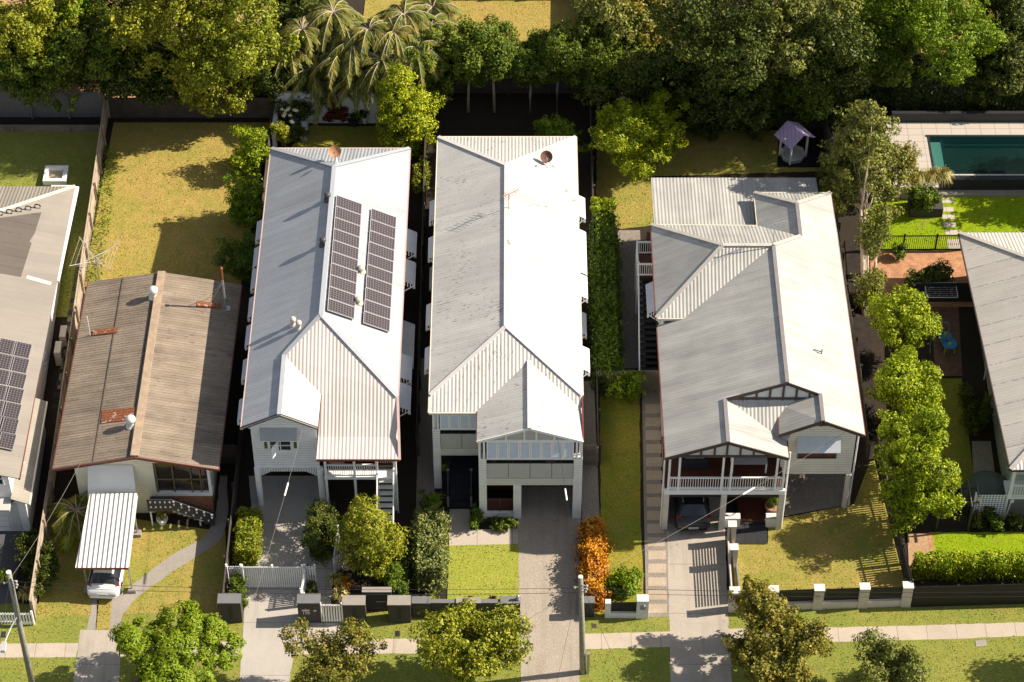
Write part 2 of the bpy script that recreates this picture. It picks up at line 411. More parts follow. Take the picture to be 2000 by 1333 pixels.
L_CROTON = leafmat('orange_croton_leaf', (0.336, 0.090, 0.008), (0.694, 0.269, 0.015), (0.784, 0.470, 0.040), .5)
L_RED = leafmat('dark_red_leaf', (0.067, 0.020, 0.012), (0.179, 0.056, 0.030))
L_PALM = leafmat('palm_leaf', (.045, .075, .010), (.15, .175, .025), (.34, .25, .05), .5, .15, .6, .12)
L_STRAW = leafmat('straw_grass_leaf', (0.336, 0.302, 0.100), (0.515, 0.448, 0.160))
L_WHITE = leafmat('white_petal', (0.784, 0.784, 0.660), (0.896, 0.896, 0.780))
# ---------------------------------------------------------------- land
LAWNS = []
def sheet(name, pts, mat, dz=0.0, px=True, jitter=0.0, seed=0):
    rng = random.Random(seed)
    q = [P(*p) if px else Vector((p[0], p[1], 0)) for p in pts]
    if jitter:
        r = []
        for i, a in enumerate(q):
            b = q[(i+1) % len(q)]; n = max(1, int((b-a).length/.35))
            nrm = Vector((-(b-a).y, (b-a).x, 0)).normalized()
            for k in range(n):
                r.append(a.lerp(b, k/n) + nrm*(rng.uniform(-1, 1)*jitter if k else 0))
        q = r
    if mat.name.endswith(('lawn', 'grass')): LAWNS.append((name, [(p.x, p.y) for p in q], mat))
    bm = bmesh.new()
    bm.faces.new([bm.verts.new((p.x, p.y, 0)) for p in q])
    for y in (-12, 10, 20):
        bmesh.ops.bisect_plane(bm, geom=bm.verts[:]+bm.edges[:]+bm.faces[:], plane_co=(0, y, 0), plane_no=(0, 1, 0))
    for v in bm.verts: v.co.z = T(v.co.y)+dz
    bmesh.ops.recalc_face_normals(bm, faces=bm.faces[:])
    for f in bm.faces:
        if f.normal.z < 0: f.normal_flip()
    me = bpy.data.meshes.new(name); bm.to_mesh(me); bm.free(); me.materials.append(mat)
    o = bpy.data.objects.new(name, me); COL.objects.link(o)
    return tag(o, kind='structure')
sheet('ground', [(-260, -120), (260, -120), (260, 400), (-260, 400)], SOIL, -.03, False)
a1, a2, a3 = .004, .010, .018
sheet('road', [(-120, -44), (120, -44), (120, -31), (-120, -31)], concrete('asphalt', (.055, .055, .058), .3, .2), a1, False)
sheet('verge_lawn', [(0, 1178), (445, 1190), (800, 1195), (1180, 1195), (1420, 1195), (1700, 1185), (2000, 1172), (2200, 1165), (2300, 1420), (-300, 1420), (-150, 1190)], G_VERGE, a1, jitter=.05)
sheet('front_lawn_of_fibro_house', [(72, 1205), (100, 985), (170, 975), (270, 1015), (410, 1035), (438, 1000), (447, 1192)], G_MIX, a1+.001)
sheet('lawn_edge_patch', [(190, 1172), (222, 1168), (217, 1230), (187, 1230)], G_DRY, a2, jitter=.03)
sheet('driveway_left', [(157, 1231), (236, 1231), (233, 1333), (232, 1420), (130, 1420), (143, 1333)], CONC, a2, jitter=.02)
sheet('wheel_strip', [(180, 1100), (198, 1100), (193, 1172), (188, 1230), (170, 1230), (181, 1172)], PATHC, a2, jitter=.03)
sheet('wheel_strip_right', [(222, 1100), (242, 1100), (240, 1165), (236, 1230), (215, 1230)], PATHC, a2+.001, jitter=.03)
sheet('path', [(228, 1182), (262, 1140), (330, 1088), (400, 1050), (422, 1010), (430, 930), (444, 930), (445, 1005), (436, 1048), (420, 1065), (345, 1112), (270, 1165), (240, 1200), (236, 1226), (228, 1224)], PATHC, a2+.004, jitter=.04)
sheet('footpath_left', [(-40, 1258), (154, 1256.5), (148, 1284), (-60, 1285)], FOOT, a2, jitter=.02)
sheet('footpath_middle', [(234, 1255), (470, 1254), (468, 1281), (232, 1283)], FOOT, a2, jitter=.02)
sheet('footpath_front', [(570, 1250), (1016, 1246), (1017, 1275), (566, 1279)], FOOT, a2, jitter=.02)
sheet('footpath_pole', [(1133, 1239), (1308, 1234), (1309, 1264), (1133, 1269)], FOOT, a2, jitter=.02)
sheet('footpath_right', [(1422, 1229), (1640, 1226), (1840, 1221), (2000, 1216), (2200, 1211), (2210, 1238), (2000, 1243), (1840, 1249), (1640, 1254), (1424, 1257)], FOOT, a2, jitter=.02)
# second house
sheet('driveway_second', [(486, 930), (640, 930), (640, 985), (620, 1035), (603, 1065), (605, 1090), (598, 1110), (590, 1150), (586, 1216), (565, 1330), (548, 1420), (455, 1420), (468, 1330), (476, 1216), (480, 1110), (486, 1062), (492, 1000)], CONCB, a2+.002, jitter=.015)
sheet('paved_landing', [(604, 1090), (652, 1088), (652, 1122), (646, 1182), (618, 1182), (617, 1124), (600, 1122)], PAVER, a2+.004)
sheet('paved_entry', [(584, 1217), (672, 1217), (690, 1262), (574, 1262)], PAVER, a2+.005)
# main house
sheet('front_lawn', [(877, 1064), (1012, 1063), (1016, 1178), (874, 1176)], G_FRONT, a2, jitter=.03)
sheet('driveway_main', [(1018, 950), (1133, 950), (1134, 1060), (1131, 1190), (1132, 1330), (1132, 1420), (1018, 1420), (1018, 1330), (1015, 1190), (1013, 1080), (1010, 1030)], AGG, a2+.002, jitter=.02)
sheet('path_main', [(878, 995), (917, 995), (918, 1035), (1011, 1033), (1012, 1063), (877, 1066)], concrete('pale_aggregate_path', (.44, .38, .32), .18, .1, joint=(1.9, None)), a2+.001)
sheet('side_alley', [(1136, 1020), (1172, 1030), (1160, 745), (1136, 745)], GRAVEL, a2)
sheet('side_alley_left', [(812, 1010), (848, 1000), (852, 700), (820, 700)], GRAVEL, a2)
# strip right of the main house
sheet('strip_lawn', [(1178, 1200), (1170, 770), (1249, 770), (1251, 1000), (1258, 1204), (1262, 1212), (1182, 1212)], G_SHADE, a2, jitter=.03)
sheet('pad_path_bed', [(1254, 765), (1288, 765), (1292, 980), (1306, 1060), (1310, 1205), (1262, 1206)], GRAVEL, a2-.002)
sheet('rear_lawn_right', [(1165, 255), (1520, 255), (1610, 300), (1610, 335), (1275, 345), (1275, 440), (1215, 448), (1165, 440)], G_MIX, a2, jitter=.04)
sheet('side_gravel', [(1206, 450), (1250, 450), (1262, 720), (1214, 720)], GRAVEL, a1)
# right house
sheet('driveway_right', [(1300, 950), (1415, 950), (1416, 1050), (1422, 1205), (1430, 1330), (1432, 1420), (1312, 1420), (1310, 1330), (1307, 1205), (1304, 1060), (1298, 1020)], CONC, a2+.002, jitter=.025)
sheet('front_lawn_right', [(1428, 1195), (1424, 1062), (1500, 1062), (1500, 1020), (1530, 1012), (1668, 985), (1700, 900), (1728, 900), (1776, 1185), (1600, 1192)], G_MIX, a2)
sheet('gravel_under_house', [(1524, 1010), (1662, 985), (1650, 900), (1524, 900)], GRAVEL, a2-.003)
sheet('dark_paving', [(1428, 1015), (1496, 1015), (1499, 1064), (1430, 1064)], DARKPAVE, a2+.05)
sheet('side_path_right', [(1650, 470), (1690, 460), (1712, 880), (1690, 900), (1676, 800)], plain('shade_toned_soil', (.028, .02, .015), .9, .4, 3), a2)  # tree shade over this path is put into the dark soil colour
# far right yard
sheet('front_lawn_far_right', [(1824, 1118), (1820, 1040), (2000, 1040), (2200, 1040), (2200, 1118)], G_LUSH, a2, jitter=.04)
sheet('bark_bed', [(1776, 1120), (1772, 1042), (1812, 1042), (1822, 1118)], LEAFLITTER, a2)
sheet('brick_edging', [(1812, 1042), (1820, 1040), (1832, 1118), (1823, 1119)], BRICKP, a3)
sheet('side_lawn_dark', [(1826, 940), (1822, 740), (1878, 740), (1902, 930), (1905, 960)], G_SHADE, a2)
sheet('brown_side_paving', [(1826, 735), (1820, 600), (1872, 600), (1880, 735)], BRICKPD, a2)
sheet('pebble_path', [(1902, 940), (1898, 862), (1935, 862), (1945, 940)], concrete('pebbles', (.30, .27, .22), .6, .2), a2)
sheet('patio', [(1700, 600), (1700, 490), (1890, 490), (1900, 600)], BRICKP, a2)
sheet('rear_lawn_far_right', [(1690, 490), (1690, 385), (1850, 365), (2200, 365), (2200, 490)], G_LUSH, a2, jitter=.03)
# left yards
sheet('rear_lawn_left', [(-200, 350), (-200, 252), (207, 252), (160, 500), (140, 620), (110, 620)], G_VERGE, a2)
sheet('rear_lawn_fibro', [(222, 240), (530, 240), (510, 330), (470, 560), (160, 560), (185, 440)], G_DRY, a2)
sheet('rear_lawn_second', [(560, 300), (600, 246), (750, 248), (840, 300)], G_SHADE, a2)
sheet('gravel_left_alley', [(112, 760), (150, 500), (175, 500), (130, 760)], GRAVEL, a2)
sheet('driveway_far_left', [(-200, 1180), (-200, 1020), (62, 1035), (30, 1130), (20, 1180)], concrete('dark_driveway', (.09, .09, .095), .1, .2), a2)
sheet('far_lawn', [(700, 120), (720, -60), (1180, -60), (1175, 110)], G_DRY, a2)
sheet('far_lawn_right', [(1800, 110), (1780, -60), (2200, -60), (2200, 100)], G_DRY, a2)
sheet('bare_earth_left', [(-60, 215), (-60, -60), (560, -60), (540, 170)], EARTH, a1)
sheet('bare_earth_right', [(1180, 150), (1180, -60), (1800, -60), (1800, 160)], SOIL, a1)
# worn pads of the path beside the strip lawn
k = 0
for v in range(790, 1200, 26):
    u0 = 1260 + (v-790)*.016 if v < 1060 else 1266
    sheet('path_pad', [(u0, v), (u0+29+(v-790)*.02, v), (u0+29+(v-790)*.02, v+18), (u0, v+18)], STEPPING, a3, jitter=.03, seed=v)
for (u, v) in ((1838, 388), (1838, 405), (1840, 420), (1842, 435), (1846, 450), (1850, 468), (1852, 478)):
    sheet('stepping_stone', [(u, v), (u+24, v), (u+25, v+9), (u+1, v+9)], PAVER, a3)
for v in range(560, 800, 23):
    u = 142 - (v-560)*.17
    sheet('stepping_paver', [(u, v), (u+9, v), (u+7, v+9), (u-2, v+9)], DARKPAVE, a3)
sheet('service_cover', [(3, 1234), (12, 1234), (11, 1246), (2, 1246)], CHARCOAL, a3)
sheet('service_cover', [(772, 1233), (781, 1233), (781, 1244), (772, 1244)], CHARCOAL, a3)
sheet('service_cover', [(1156, 1219), (1165, 1219), (1165, 1227), (1156, 1227)], BROWNTRIM, a3)
sheet('service_cover', [(1905, 1252), (1926, 1250), (1928, 1262), (1906, 1264)], PATHC, a3)
sheet('service_cover', [(415, 1288), (433, 1286), (433, 1300), (415, 1301)], PATHC, a3)

# ---------------------------------------------------------------- foliage
def leaf_arrays(c, n, L, Wd, rng):
    """rhombic leaves at centres c with normals n"""
    N = len(c)
    n = n/np.maximum(np.linalg.norm(n, axis=1, keepdims=True), 1e-6)
    t = rng.normal(size=(N, 3)); t -= n*np.sum(t*n, axis=1, keepdims=True)
    t /= np.maximum(np.linalg.norm(t, axis=1, keepdims=True), 1e-6)
    b = np.cross(n, t)
    l = (L*rng.uniform(.65, 1.3, (N, 1)))/2; wd = l*Wd
    v = np.empty((N, 4, 3))
    v[:, 0] = c-t*l; v[:, 1] = c+b*wd+n*l*.25; v[:, 2] = c+t*l-n*l*.15; v[:, 3] = c-b*wd+n*l*.25
    return v.reshape(-1, 3)
def quad_mesh(name, v, mat):
    N = len(v)//4; me = bpy.data.meshes.new(name)
    me.vertices.add(4*N); me.vertices.foreach_set('co', v.astype(np.float32).ravel())
    me.loops.add(4*N); me.loops.foreach_set('vertex_index', np.arange(4*N, dtype=np.int32))
    me.polygons.add(N); me.polygons.foreach_set('loop_start', np.arange(0, 4*N, 4, dtype=np.int32))
    try: me.polygons.foreach_set('loop_total', np.full(N, 4, dtype=np.int32))
    except Exception: pass
    me.update(calc_edges=True); me.materials.append(mat); return me
def unit(rng, n):
    d = rng.normal(size=(n, 3)); return d/np.linalg.norm(d, axis=1, keepdims=True)
def crown_pts(blobs, n, seed, nclump=70, clump=.30, inner=.45, up=.3, rough=.55, ros=.27):
    """many small leaf rosettes on the lobes of the crown, with hollows between them and sprays reaching out"""
    rng = np.random.default_rng(seed)
    B = np.array(blobs, float); R3 = B[:, 3:6]*rng.uniform(.85, 1.12, (len(B), 1)); wt = R3[:, 0]*R3[:, 1]+R3[:, 2]**2
    ros = min(ros, .42*R3.mean()); nclump = int(np.clip(wt.sum()*2*math.pi*.47/(math.pi*ros*ros), 18, 900))
    wt = wt/wt.sum(); bi = rng.choice(len(B), nclump, p=wt)
    d = unit(rng, nclump)
    r = .68+.38*rng.random((nclump, 1))**.8
    out = rng.random((nclump, 1)) < .15; r = np.where(out, r*rng.uniform(1.0, 1.3, (nclump, 1)), r)
    cc = B[bi, :3]+d*r*R3[bi]
    cr = (ros*np.exp(rng.normal(0, .33, nclump)))[:, None]
    p = cr[:, 0]**1.8*rng.uniform(.5, 1.2, nclump); p /= p.sum()
    i = rng.choice(nclump, n, p=p)
    e = unit(rng, n); ax = rng.normal(size=(nclump, 3)); ax /= np.linalg.norm(ax, axis=1, keepdims=True)
    st = 1+.5*np.abs(rng.normal(size=(nclump, 1)))
    off = e*(.35+.75*rng.random((n, 1))**.5)
    k = np.sum(off*ax[i], axis=1, keepdims=True); off = off+ax[i]*k*(st[i]-1)
    pts = cc[i]+off*cr[i]*np.array([1.05, 1.05, .8])
    nrm = e*.6+d[i]*.5+np.array([0, 0, up])+rng.normal(size=(n, 3))*rough
    return pts, nrm, rng, cc
def crown_mesh(name, blobs, n, L, mat, seed, Wd=.55, **kw):
    pts, nrm, rng, cc = crown_pts(blobs, n, seed, **kw)
    return quad_mesh(name, leaf_arrays(pts, nrm, L, Wd, rng), mat), cc
def put(name, me, parent=None, loc=(0, 0, 0)):
    o = bpy.data.objects.new(name, me); COL.objects.link(o); o.location = loc
    if parent is not None: o.parent = parent
    return o
def limbs(h0, targets, r, seed, bark, parent, name='trunk', base=(0, 0, 0), lean=(0, 0), stems=1):
    """tapered trunk with limbs that reach into the crown (local coordinates)"""
    rng = random.Random(seed); mb = MB()
    for s in range(stems):
        b = Vector(base)+Vector((rng.uniform(-.35, .35), rng.uniform(-.3, .3), 0))*(0 if stems == 1 else 1)
        top = b+Vector((lean[0]+rng.uniform(-.1, .1)*h0*.4, lean[1]+rng.uniform(-.1, .1)*h0*.4, h0))
        mid = b.lerp(top, .5)+Vector((rng.uniform(-.1, .1), rng.uniform(-.1, .1), 0))
        mb.tube([b+Vector((0, 0, -.25)), mid, top], r, 8, r*.6)
        for t in targets[s::stems]:
            t = Vector(t); m = top.lerp(t, .5)+Vector((rng.uniform(-.2, .2), rng.uniform(-.2, .2), rng.uniform(-.1, .25)))
            mb.tube([top-Vector((0, 0, .1)), m, t], r*.5, 5, r*.12)
    return mb.build(name, bark, parent, smooth=True, world=False)
MESHES = {}
def tree(name, label, cat, px, zc, rad, mat, n=9000, L=.2, seed=1, bark=None, blobs=None, group=None, base=None, tr=.14, limbn=9, stems=1, trunk=True, **kw):
    """crown centre seen at px, zc metres above the land; root at the foot of the trunk"""
    if len(px) == 2: c = P(px[0], px[1], zc)
    else: c = Vector((px[0], px[1], T(px[1])+zc))   # a surveyed place on the land
    bx, by = (c.x, c.y) if base is None else base
    root = empty(name, (bx, by, T(by)), label, cat, group)
    rx, ry, rz = rad; rng = random.Random(seed)
    ox, oy = c.x-bx, c.y-by
    if blobs is None:
        blobs = [(rng.uniform(-.1, .1), rng.uniform(-.1, .1), -.05, .58, .58, .6)]
        for k in range(12):
            a = 2*math.pi*k/12*2.4+rng.uniform(-.4, .4); q = rng.uniform(.35, .78); zz = rng.uniform(-.6, .72)
            q *= math.sqrt(max(.25, 1-zz*zz)); s = rng.uniform(.2, .42)
            blobs.append((math.cos(a)*q, math.sin(a)*q, zz, s*rng.uniform(.85, 1.2), s*rng.uniform(.85, 1.2), s*rng.uniform(.8, 1.15)))
    bl = [(ox+b[0]*rx, oy+b[1]*ry, zc+b[2]*rz, b[3]*rx, b[4]*ry, b[5]*rz) for b in blobs]
    me, cc = crown_mesh(name+'_crown', bl, int(n*1.25), L*.78, mat, seed, **kw)
    if trunk:
        tg = [tuple(cc[i]) for i in range(0, min(len(cc), limbn*3), 3)]
        limbs(max(.5, zc-rz*.55), tg, tr, seed, bark or BARK, root, lean=(ox*.7, oy*.7), stems=stems)
    put('crown', me, root)
    return root
def hedge(name, label, cat, box, mat, n=6000, L=.14, seed=1, group=None, lump=.18, stem=True, px=False, **kw):
    x0, y0, x1, y1, h = box
    cx, cy = (x0+x1)/2, (y0+y1)/2; z = T(cy)
    root = empty(name, (cx, cy, z), label, cat, group)
    rng = np.random.default_rng(seed); n = int(n*1.6); L *= .82
    lx, ly = (x1-x0), (y1-y0)
    A = np.array([ly*h, ly*h, lx*h, lx*h, lx*ly*1.3]); i = rng.choice(5, n, p=A/A.sum())
    q = rng.random((n, 3)); N = np.zeros((n, 3))
    X = x0-cx+q[:, 0]*lx; Y = y0-cy+q[:, 1]*ly; Z = q[:, 2]*h
    for k, (ax, sg) in enumerate(((0, -1), (0, 1), (1, -1), (1, 1), (2, 1))):
        s = i == k
        if ax == 0: X[s] = sg*lx/2
        elif ax == 1: Y[s] = sg*ly/2
        else: Z[s] = h
        N[s, ax] = sg
    ph = rng.random(6)*6.28
    def wob(a, b): return np.sin(a*2.1+ph[0])*.35+np.sin(b*2.7+ph[1])*.35+np.sin((a+b)*4.9+ph[2])*.3+np.sin((a-b)*7.3+ph[3])*.25
    off = lump*(wob(X+Z, Y-Z)+rng.normal(size=n)*.55-.2)
    dz = T(1) * 0
    c = np.stack([X, Y, Z], 1)+N*off[:, None]
    c[:, 2] = np.maximum(c[:, 2], .03) + np.array([T(cy+yy)-z for yy in c[:, 1]])
    nr = N*.8+rng.normal(size=(n, 3))*.6+np.array([0, 0, .3])
    put('foliage', quad_mesh(name+'_foliage', leaf_arrays(c, nr, L, kw.get('Wd', .55), rng), mat), root)
    if stem:
        mb = MB(); m = max(2, int(max(lx, ly)/.8))
        for k in range(m):
            t = (k+.5)/m; x = (x0+(x1-x0)*t if lx > ly else cx)-cx; y = (cy if lx > ly else y0+(y1-y0)*t)-cy
            zz = T(cy+y)-z
            mb.tube([(x, y, zz-.1), (x+.05, y, zz+h*.5), (x-.05, y+.05, zz+h*.85)], .05, 6, .02)
        mb.build('stems', BARK, root, world=False)
    return root
def tuft(name, label, cat, p, mat, n=120, h=.7, spread=.5, seed=1, group=None, wd=.03, droop=.5):
    """strappy or grassy plant: arching blades"""
    rng = random.Random(seed); root_o = None; mb = MB()
    for k in range(n):
        a = rng.uniform(0, 6.283); r = spread*rng.uniform(.3, 1); hh = h*rng.uniform(.6, 1.1)
        d = Vector((math.cos(a), math.sin(a), 0)); s = Vector((-d.y, d.x, 0))*wd
        b = d*rng.uniform(0, .12); m = d*r*.5+Vector((0, 0, hh)); t = d*r+Vector((0, 0, hh*(1-droop*rng.uniform(.3, 1.3))))
        mb.add([b-s, b+s, m+s, m-s, t], [(0, 1, 2, 3), (3, 2, 4)])
    o = mb.build(name, mat, None, world=False); o.location = p
    return tag(o, label, cat, group)
def frond_crown(n, length, leaflets, rng, mb_leaf, mb_stem, origin, lw=.055, ll=.48, rise=(.2, 1.1)):
    for k in range(n):
        a = 2*math.pi*k/n*2.4+rng.uniform(-.25, .25); el = rng.uniform(*rise)
        d = Vector((math.cos(a), math.sin(a), 0)); L = length*rng.uniform(.8, 1.15)
        pts = []
        for i in range(9):
            t = i/8; x = L*t*math.cos(el*(1-t*.55)); z = L*(math.sin(el)*t-.95*t*t)
            pts.append(Vector(origin)+d*x+Vector((0, 0, z)))
        mb_stem.tube(pts, .035, 4, .01)
        side = Vector((-d.y, d.x, 0))
        for i in range(leaflets):
            t = .12+.88*i/leaflets; f = t*8; j = min(7, int(f)); p = pts[j].lerp(pts[j+1], f-j); tg = (pts[j+1]-pts[j]).normalized()
            for s in (-1, 1):
                l = ll*(math.sin(min(1, t*1.25)*math.pi*.85)*.8+.25)*rng.uniform(.8, 1.15)
                o = (side*s*.75+tg*.65+Vector((0, 0, -.15-.35*rng.random()))).normalized()
                wv = tg*lw
                q = p+o*l+Vector((0, 0, -.12*l))
                mb_leaf.add([p-wv, p+wv, q+wv*.4, q-wv*.4], [(0, 1, 2, 3)])
def palm(name, label, px, h, seed, n=13, length=2.3, group=None, mat=None, cat='palm'):
    rng = random.Random(seed); c = P(px[0], px[1], h)
    root = empty(name, (c.x, c.y, T(c.y)), label, cat, group)
    t = MB(); t.tube([(0, 0, -.2), (.1, 0, h*.5), (0, 0, h)], .13, 8, .08); t.build('trunk', BARKP, root, world=False, smooth=True)
    a, b = MB(), MB()
    frond_crown(n, length, 30, rng, a, b, (0, 0, h))
    a.build('fronds', mat or L_PALM, root, world=False); b.build('frond_stalks', BARKP, root, world=False)
    return root
# ---------------------------------------------------------------- house helpers
def roof(parent, faces, mat, name='roof', t=.07):
    mb = MB()
    for f in faces: mb.slab(f, t)
    return mb.build(name, mat, parent)
def caps(parent, segs, mat, name='ridge_cap', w=.26, h=.05, dz=.03):
    for a, b in segs:
        mb = MB(); mb.beam(Vector(a)+Vector((0, 0, dz)), Vector(b)+Vector((0, 0, dz)), w, h); mb.build(name, mat, parent)
def gutters(parent, segs, mat, w=.14, h=.13, name='gutter'):
    for a, b in segs:
        mb = MB(); mb.beam(Vector(a)+Vector((0, 0, -.07)), Vector(b)+Vector((0, 0, -.07)), w, h); mb.build(name, mat, parent)
def walls(parent, x0, y0, z0, x1, y1, z1, mat, name='wall', label=None):
    mb = MB(); mb.box(x0, y0, z0, x1, y1, z1); return mb.build(name, mat, parent, label=label)
def window(parent, c, wd, h, facing, frame=WHITE, pane=GLASS, mull=1, rail=True):
    """window on a wall; c is the centre on the wall face; facing 'S','W','E'"""
    c = Vector(c); n = {'S': Vector((0, -1, 0)), 'W': Vector((-1, 0, 0)), 'E': Vector((1, 0, 0))}[facing]
    s = Vector((1, 0, 0)) if facing == 'S' else Vector((0, 1, 0))
    f = MB(); o = c+n*.03
    z = Vector((0, 0, 1))
    for sg in (-1, 1):
        f.beam(o+s*sg*(wd/2)-z*h/2, o+s*sg*(wd/2)+z*h/2, .07, .07, up=n)
        f.beam(o+z*sg*h/2-s*(wd/2+.05), o+z*sg*h/2+s*(wd/2+.05), .075, .075, up=n)
    for k in range(1, mull+1):
        q = o+s*(-wd/2+wd*k/(mull+1)); f.beam(q-z*h/2, q+z*h/2, .045, .05, up=n)
    if rail: f.beam(o-s*wd/2, o+s*wd/2, .05, .045, up=n)
    fo = f.build('window', frame, parent)
    g = MB(); q = c+n*.012
    g.poly([q-s*wd/2-z*h/2, q+s*wd/2-z*h/2, q+s*wd/2+z*h/2, q-s*wd/2+z*h/2])
    g.build('pane', pane, fo)
    return fo
def awning(parent, xw, yc, z, wd, sg, out=.8, drop=.5, sheet_m=None, glass=True):
    """sheet window hood on a side wall with slatted ends and a window beneath"""
    sheet_m = sheet_m or AWN
    x1 = xw+sg*out; y0, y1 = yc-wd/2, yc+wd/2
    mb = MB(); mb.prism([(xw, y0, z), (x1, y0, z-drop), (x1, y1, z-drop), (xw, y1, z)], (0, 0, .035))
    aw = mb.build('awning', sheet_m, parent)
    b = MB()
    for y in (y0+.02, y1-.02):
        b.beam((xw, y, z-1.25), (x1, y, z-drop-.03), .045, .05)
        b.beam((x1, y, z-drop-.30), (x1, y, z-drop), .05, .05)
        for k in range(6):
            x = xw+sg*out*(k+.5)/6; zt = z-drop*(k+.5)/6
            b.beam((x, y, zt-.34), (x, y, zt-.01), .05, .02, up=(0, 1, 0))
    b.beam((x1, y0, z-drop-.04), (x1, y1, z-drop-.04), .05, .06)
    b.build('bracket', WHITE, aw)
    if glass: window(parent, (xw, yc, z-.95), wd-.2, 1.25, 'W' if sg < 0 else 'E')
    return aw
def balustrade(parent, a, b, h, mat=WHITE, gap=.115, w=.045, name='balustrade', base=.1):
    a = Vector(a); b = Vector(b); mb = MB(); n = max(2, int((b-a).length/gap))
    z = Vector((0, 0, 1))
    mb.beam(a+z*h, b+z*h, .09, .07); mb.beam(a+z*base, b+z*base, .07, .06)
    for k in range(n+1):
        p = a.lerp(b, k/n); mb.beam(p+z*base, p+z*h, w, .03, up=(b-a).normalized())
    return mb.build(name, mat, parent)
def posts(parent, pts, z0, z1, mat=WHITE, r=.09, rnd=False, name='post'):
    for (x, y) in pts:
        mb = MB()
        if rnd: mb.lathe((x, y, 0), [(r, z0), (r, z1)], 14)
        else: mb.box(x-r, y-r, z0, x+r, y+r, z1)
        mb.build(name, mat, parent, smooth=False)
def gable_fill(parent, x0, x1, xr, y, ze, zr, panel, trim, bands, name='gable'):
    """triangular gable with battens; plane y"""
    mb = MB(); mb.prism([(x0, y, ze), (x1, y, ze), (xr, y, zr)], (0, .06, 0)); g = mb.build(name, panel, parent)
    t = MB()
    t.beam((x0, y-.03, ze), (x1, y-.03, ze), .06, .14, up=(0, 0, 1))
    for x in bands:
        top = ze+(zr-ze)*((x-x0)/(xr-x0) if x < xr else (x1-x)/(x1-xr))
        t.beam((x, y-.03, ze), (x, y-.03, top), .1, .05, up=(0, 1, 0))
    t.build('batten', trim, g)
    return g
def barge(parent, pts, mat, y, h=.2, name='bargeboard'):
    mb = MB()
    for a, b in zip(pts, pts[1:]): mb.beam((a[0], y, a[1]-.06), (b[0], y, b[1]-.06), .05, h)
    return mb.build(name, mat, parent)
def vent(parent, p, r=.17, h=.5, mat=None, name='roof_vent'):
    """turbine ventilator with stub pipe and flashing"""
    mb = MB(); p = Vector(p)
    mb.lathe(p, [(r*1.5, -.12), (r*1.35, .03), (r*.62, .06), (r*.62, h*.4), (r*.95, h*.45), (r*1.22, h*.62), (r*1.2, h*.8), (r*.8, h*.95), (r*.1, h)], 18)
    o = mb.build(name, mat or GALV, parent, smooth=True)
    return o
def dish(label, p, az, r=.45, mat=None, group=None):
    """round dish on a tripod of struts, facing az (deg), tilted up"""
    root = empty('satellite_dish', p, label, 'satellite dish', group)
    m = MB(); c = Vector((0, 0, .62)); ax = Vector((math.cos(R(az))*.76, math.sin(R(az))*.76, .65)).normalized()
    x = ax.cross(Vector((0, 0, 1))).normalized(); y = x.cross(ax)
    prof = [(0, -.10), (r*.5, -.075), (r*.8, -.03), (r, .02)]
    q = []; n = 24
    for rr, h in prof:
        for k in range(n):
            t = 2*math.pi*k/n; q.append(c+ax*h+(x*math.cos(t)+y*math.sin(t))*max(rr, .01))
    m.add(q, [(i*n+k, i*n+(k+1) % n, (i+1)*n+(k+1) % n, (i+1)*n+k) for i in range(3) for k in range(n)])
    m.build('reflector', mat or RUST, root, world=False, smooth=True)
    s = MB(); s.tube([(0, 0, -.05), (0, 0, .45), tuple(c-ax*.08)], .035, 6)
    for (a, b) in ((.75, -.3), (-.2, .7), (.3, -.8)): s.tube([(0, 0, .4), (a, b, -.05-.3*a*(1 if p[0] > -8 else 1))], .018, 5)
    s.tube([tuple(c-y*r*.9), tuple(c+ax*.55-y*.1)], .015, 5)
    s.build('mount', GALV, root, world=False)
    f = MB(); e = c+ax*.55-y*.1; f.tube([e, e-ax*.16], .05, 8); f.build('feed_horn', GALV, root, world=False)
    return root
def antenna(label, p, h=1.3, az=30, L=1.1, mat=None):
    root = empty('tv_antenna', p, label, 'antenna')
    m = MB(); m.tube([(0, 0, -.1), (0, 0, h)], .025, 6); m.build('mast', mat or GALV, root, world=False)
    m = MB(); d = Vector((math.cos(R(az)), math.sin(R(az)), 0)); s = Vector((-d.y, d.x, 0)); o = Vector((0, 0, h))
    m.tube([o-d*L*.4, o+d*L*.6], .02, 5)
    for k in range(9):
        q = o+d*L*(-.38+.97*k/8); l = .38-.022*k; m.tube([q-s*l, q+s*l], .011, 4)
    for q in (-.35, -.2): m.tube([o+d*q*L+Vector((0, 0, -.2)), o+d*q*L+Vector((0, 0, .2))], .011, 4)
    m.build('boom', mat or GALV, root, world=False)
    return root
SOLAR = solarmat()
PANELS = {}
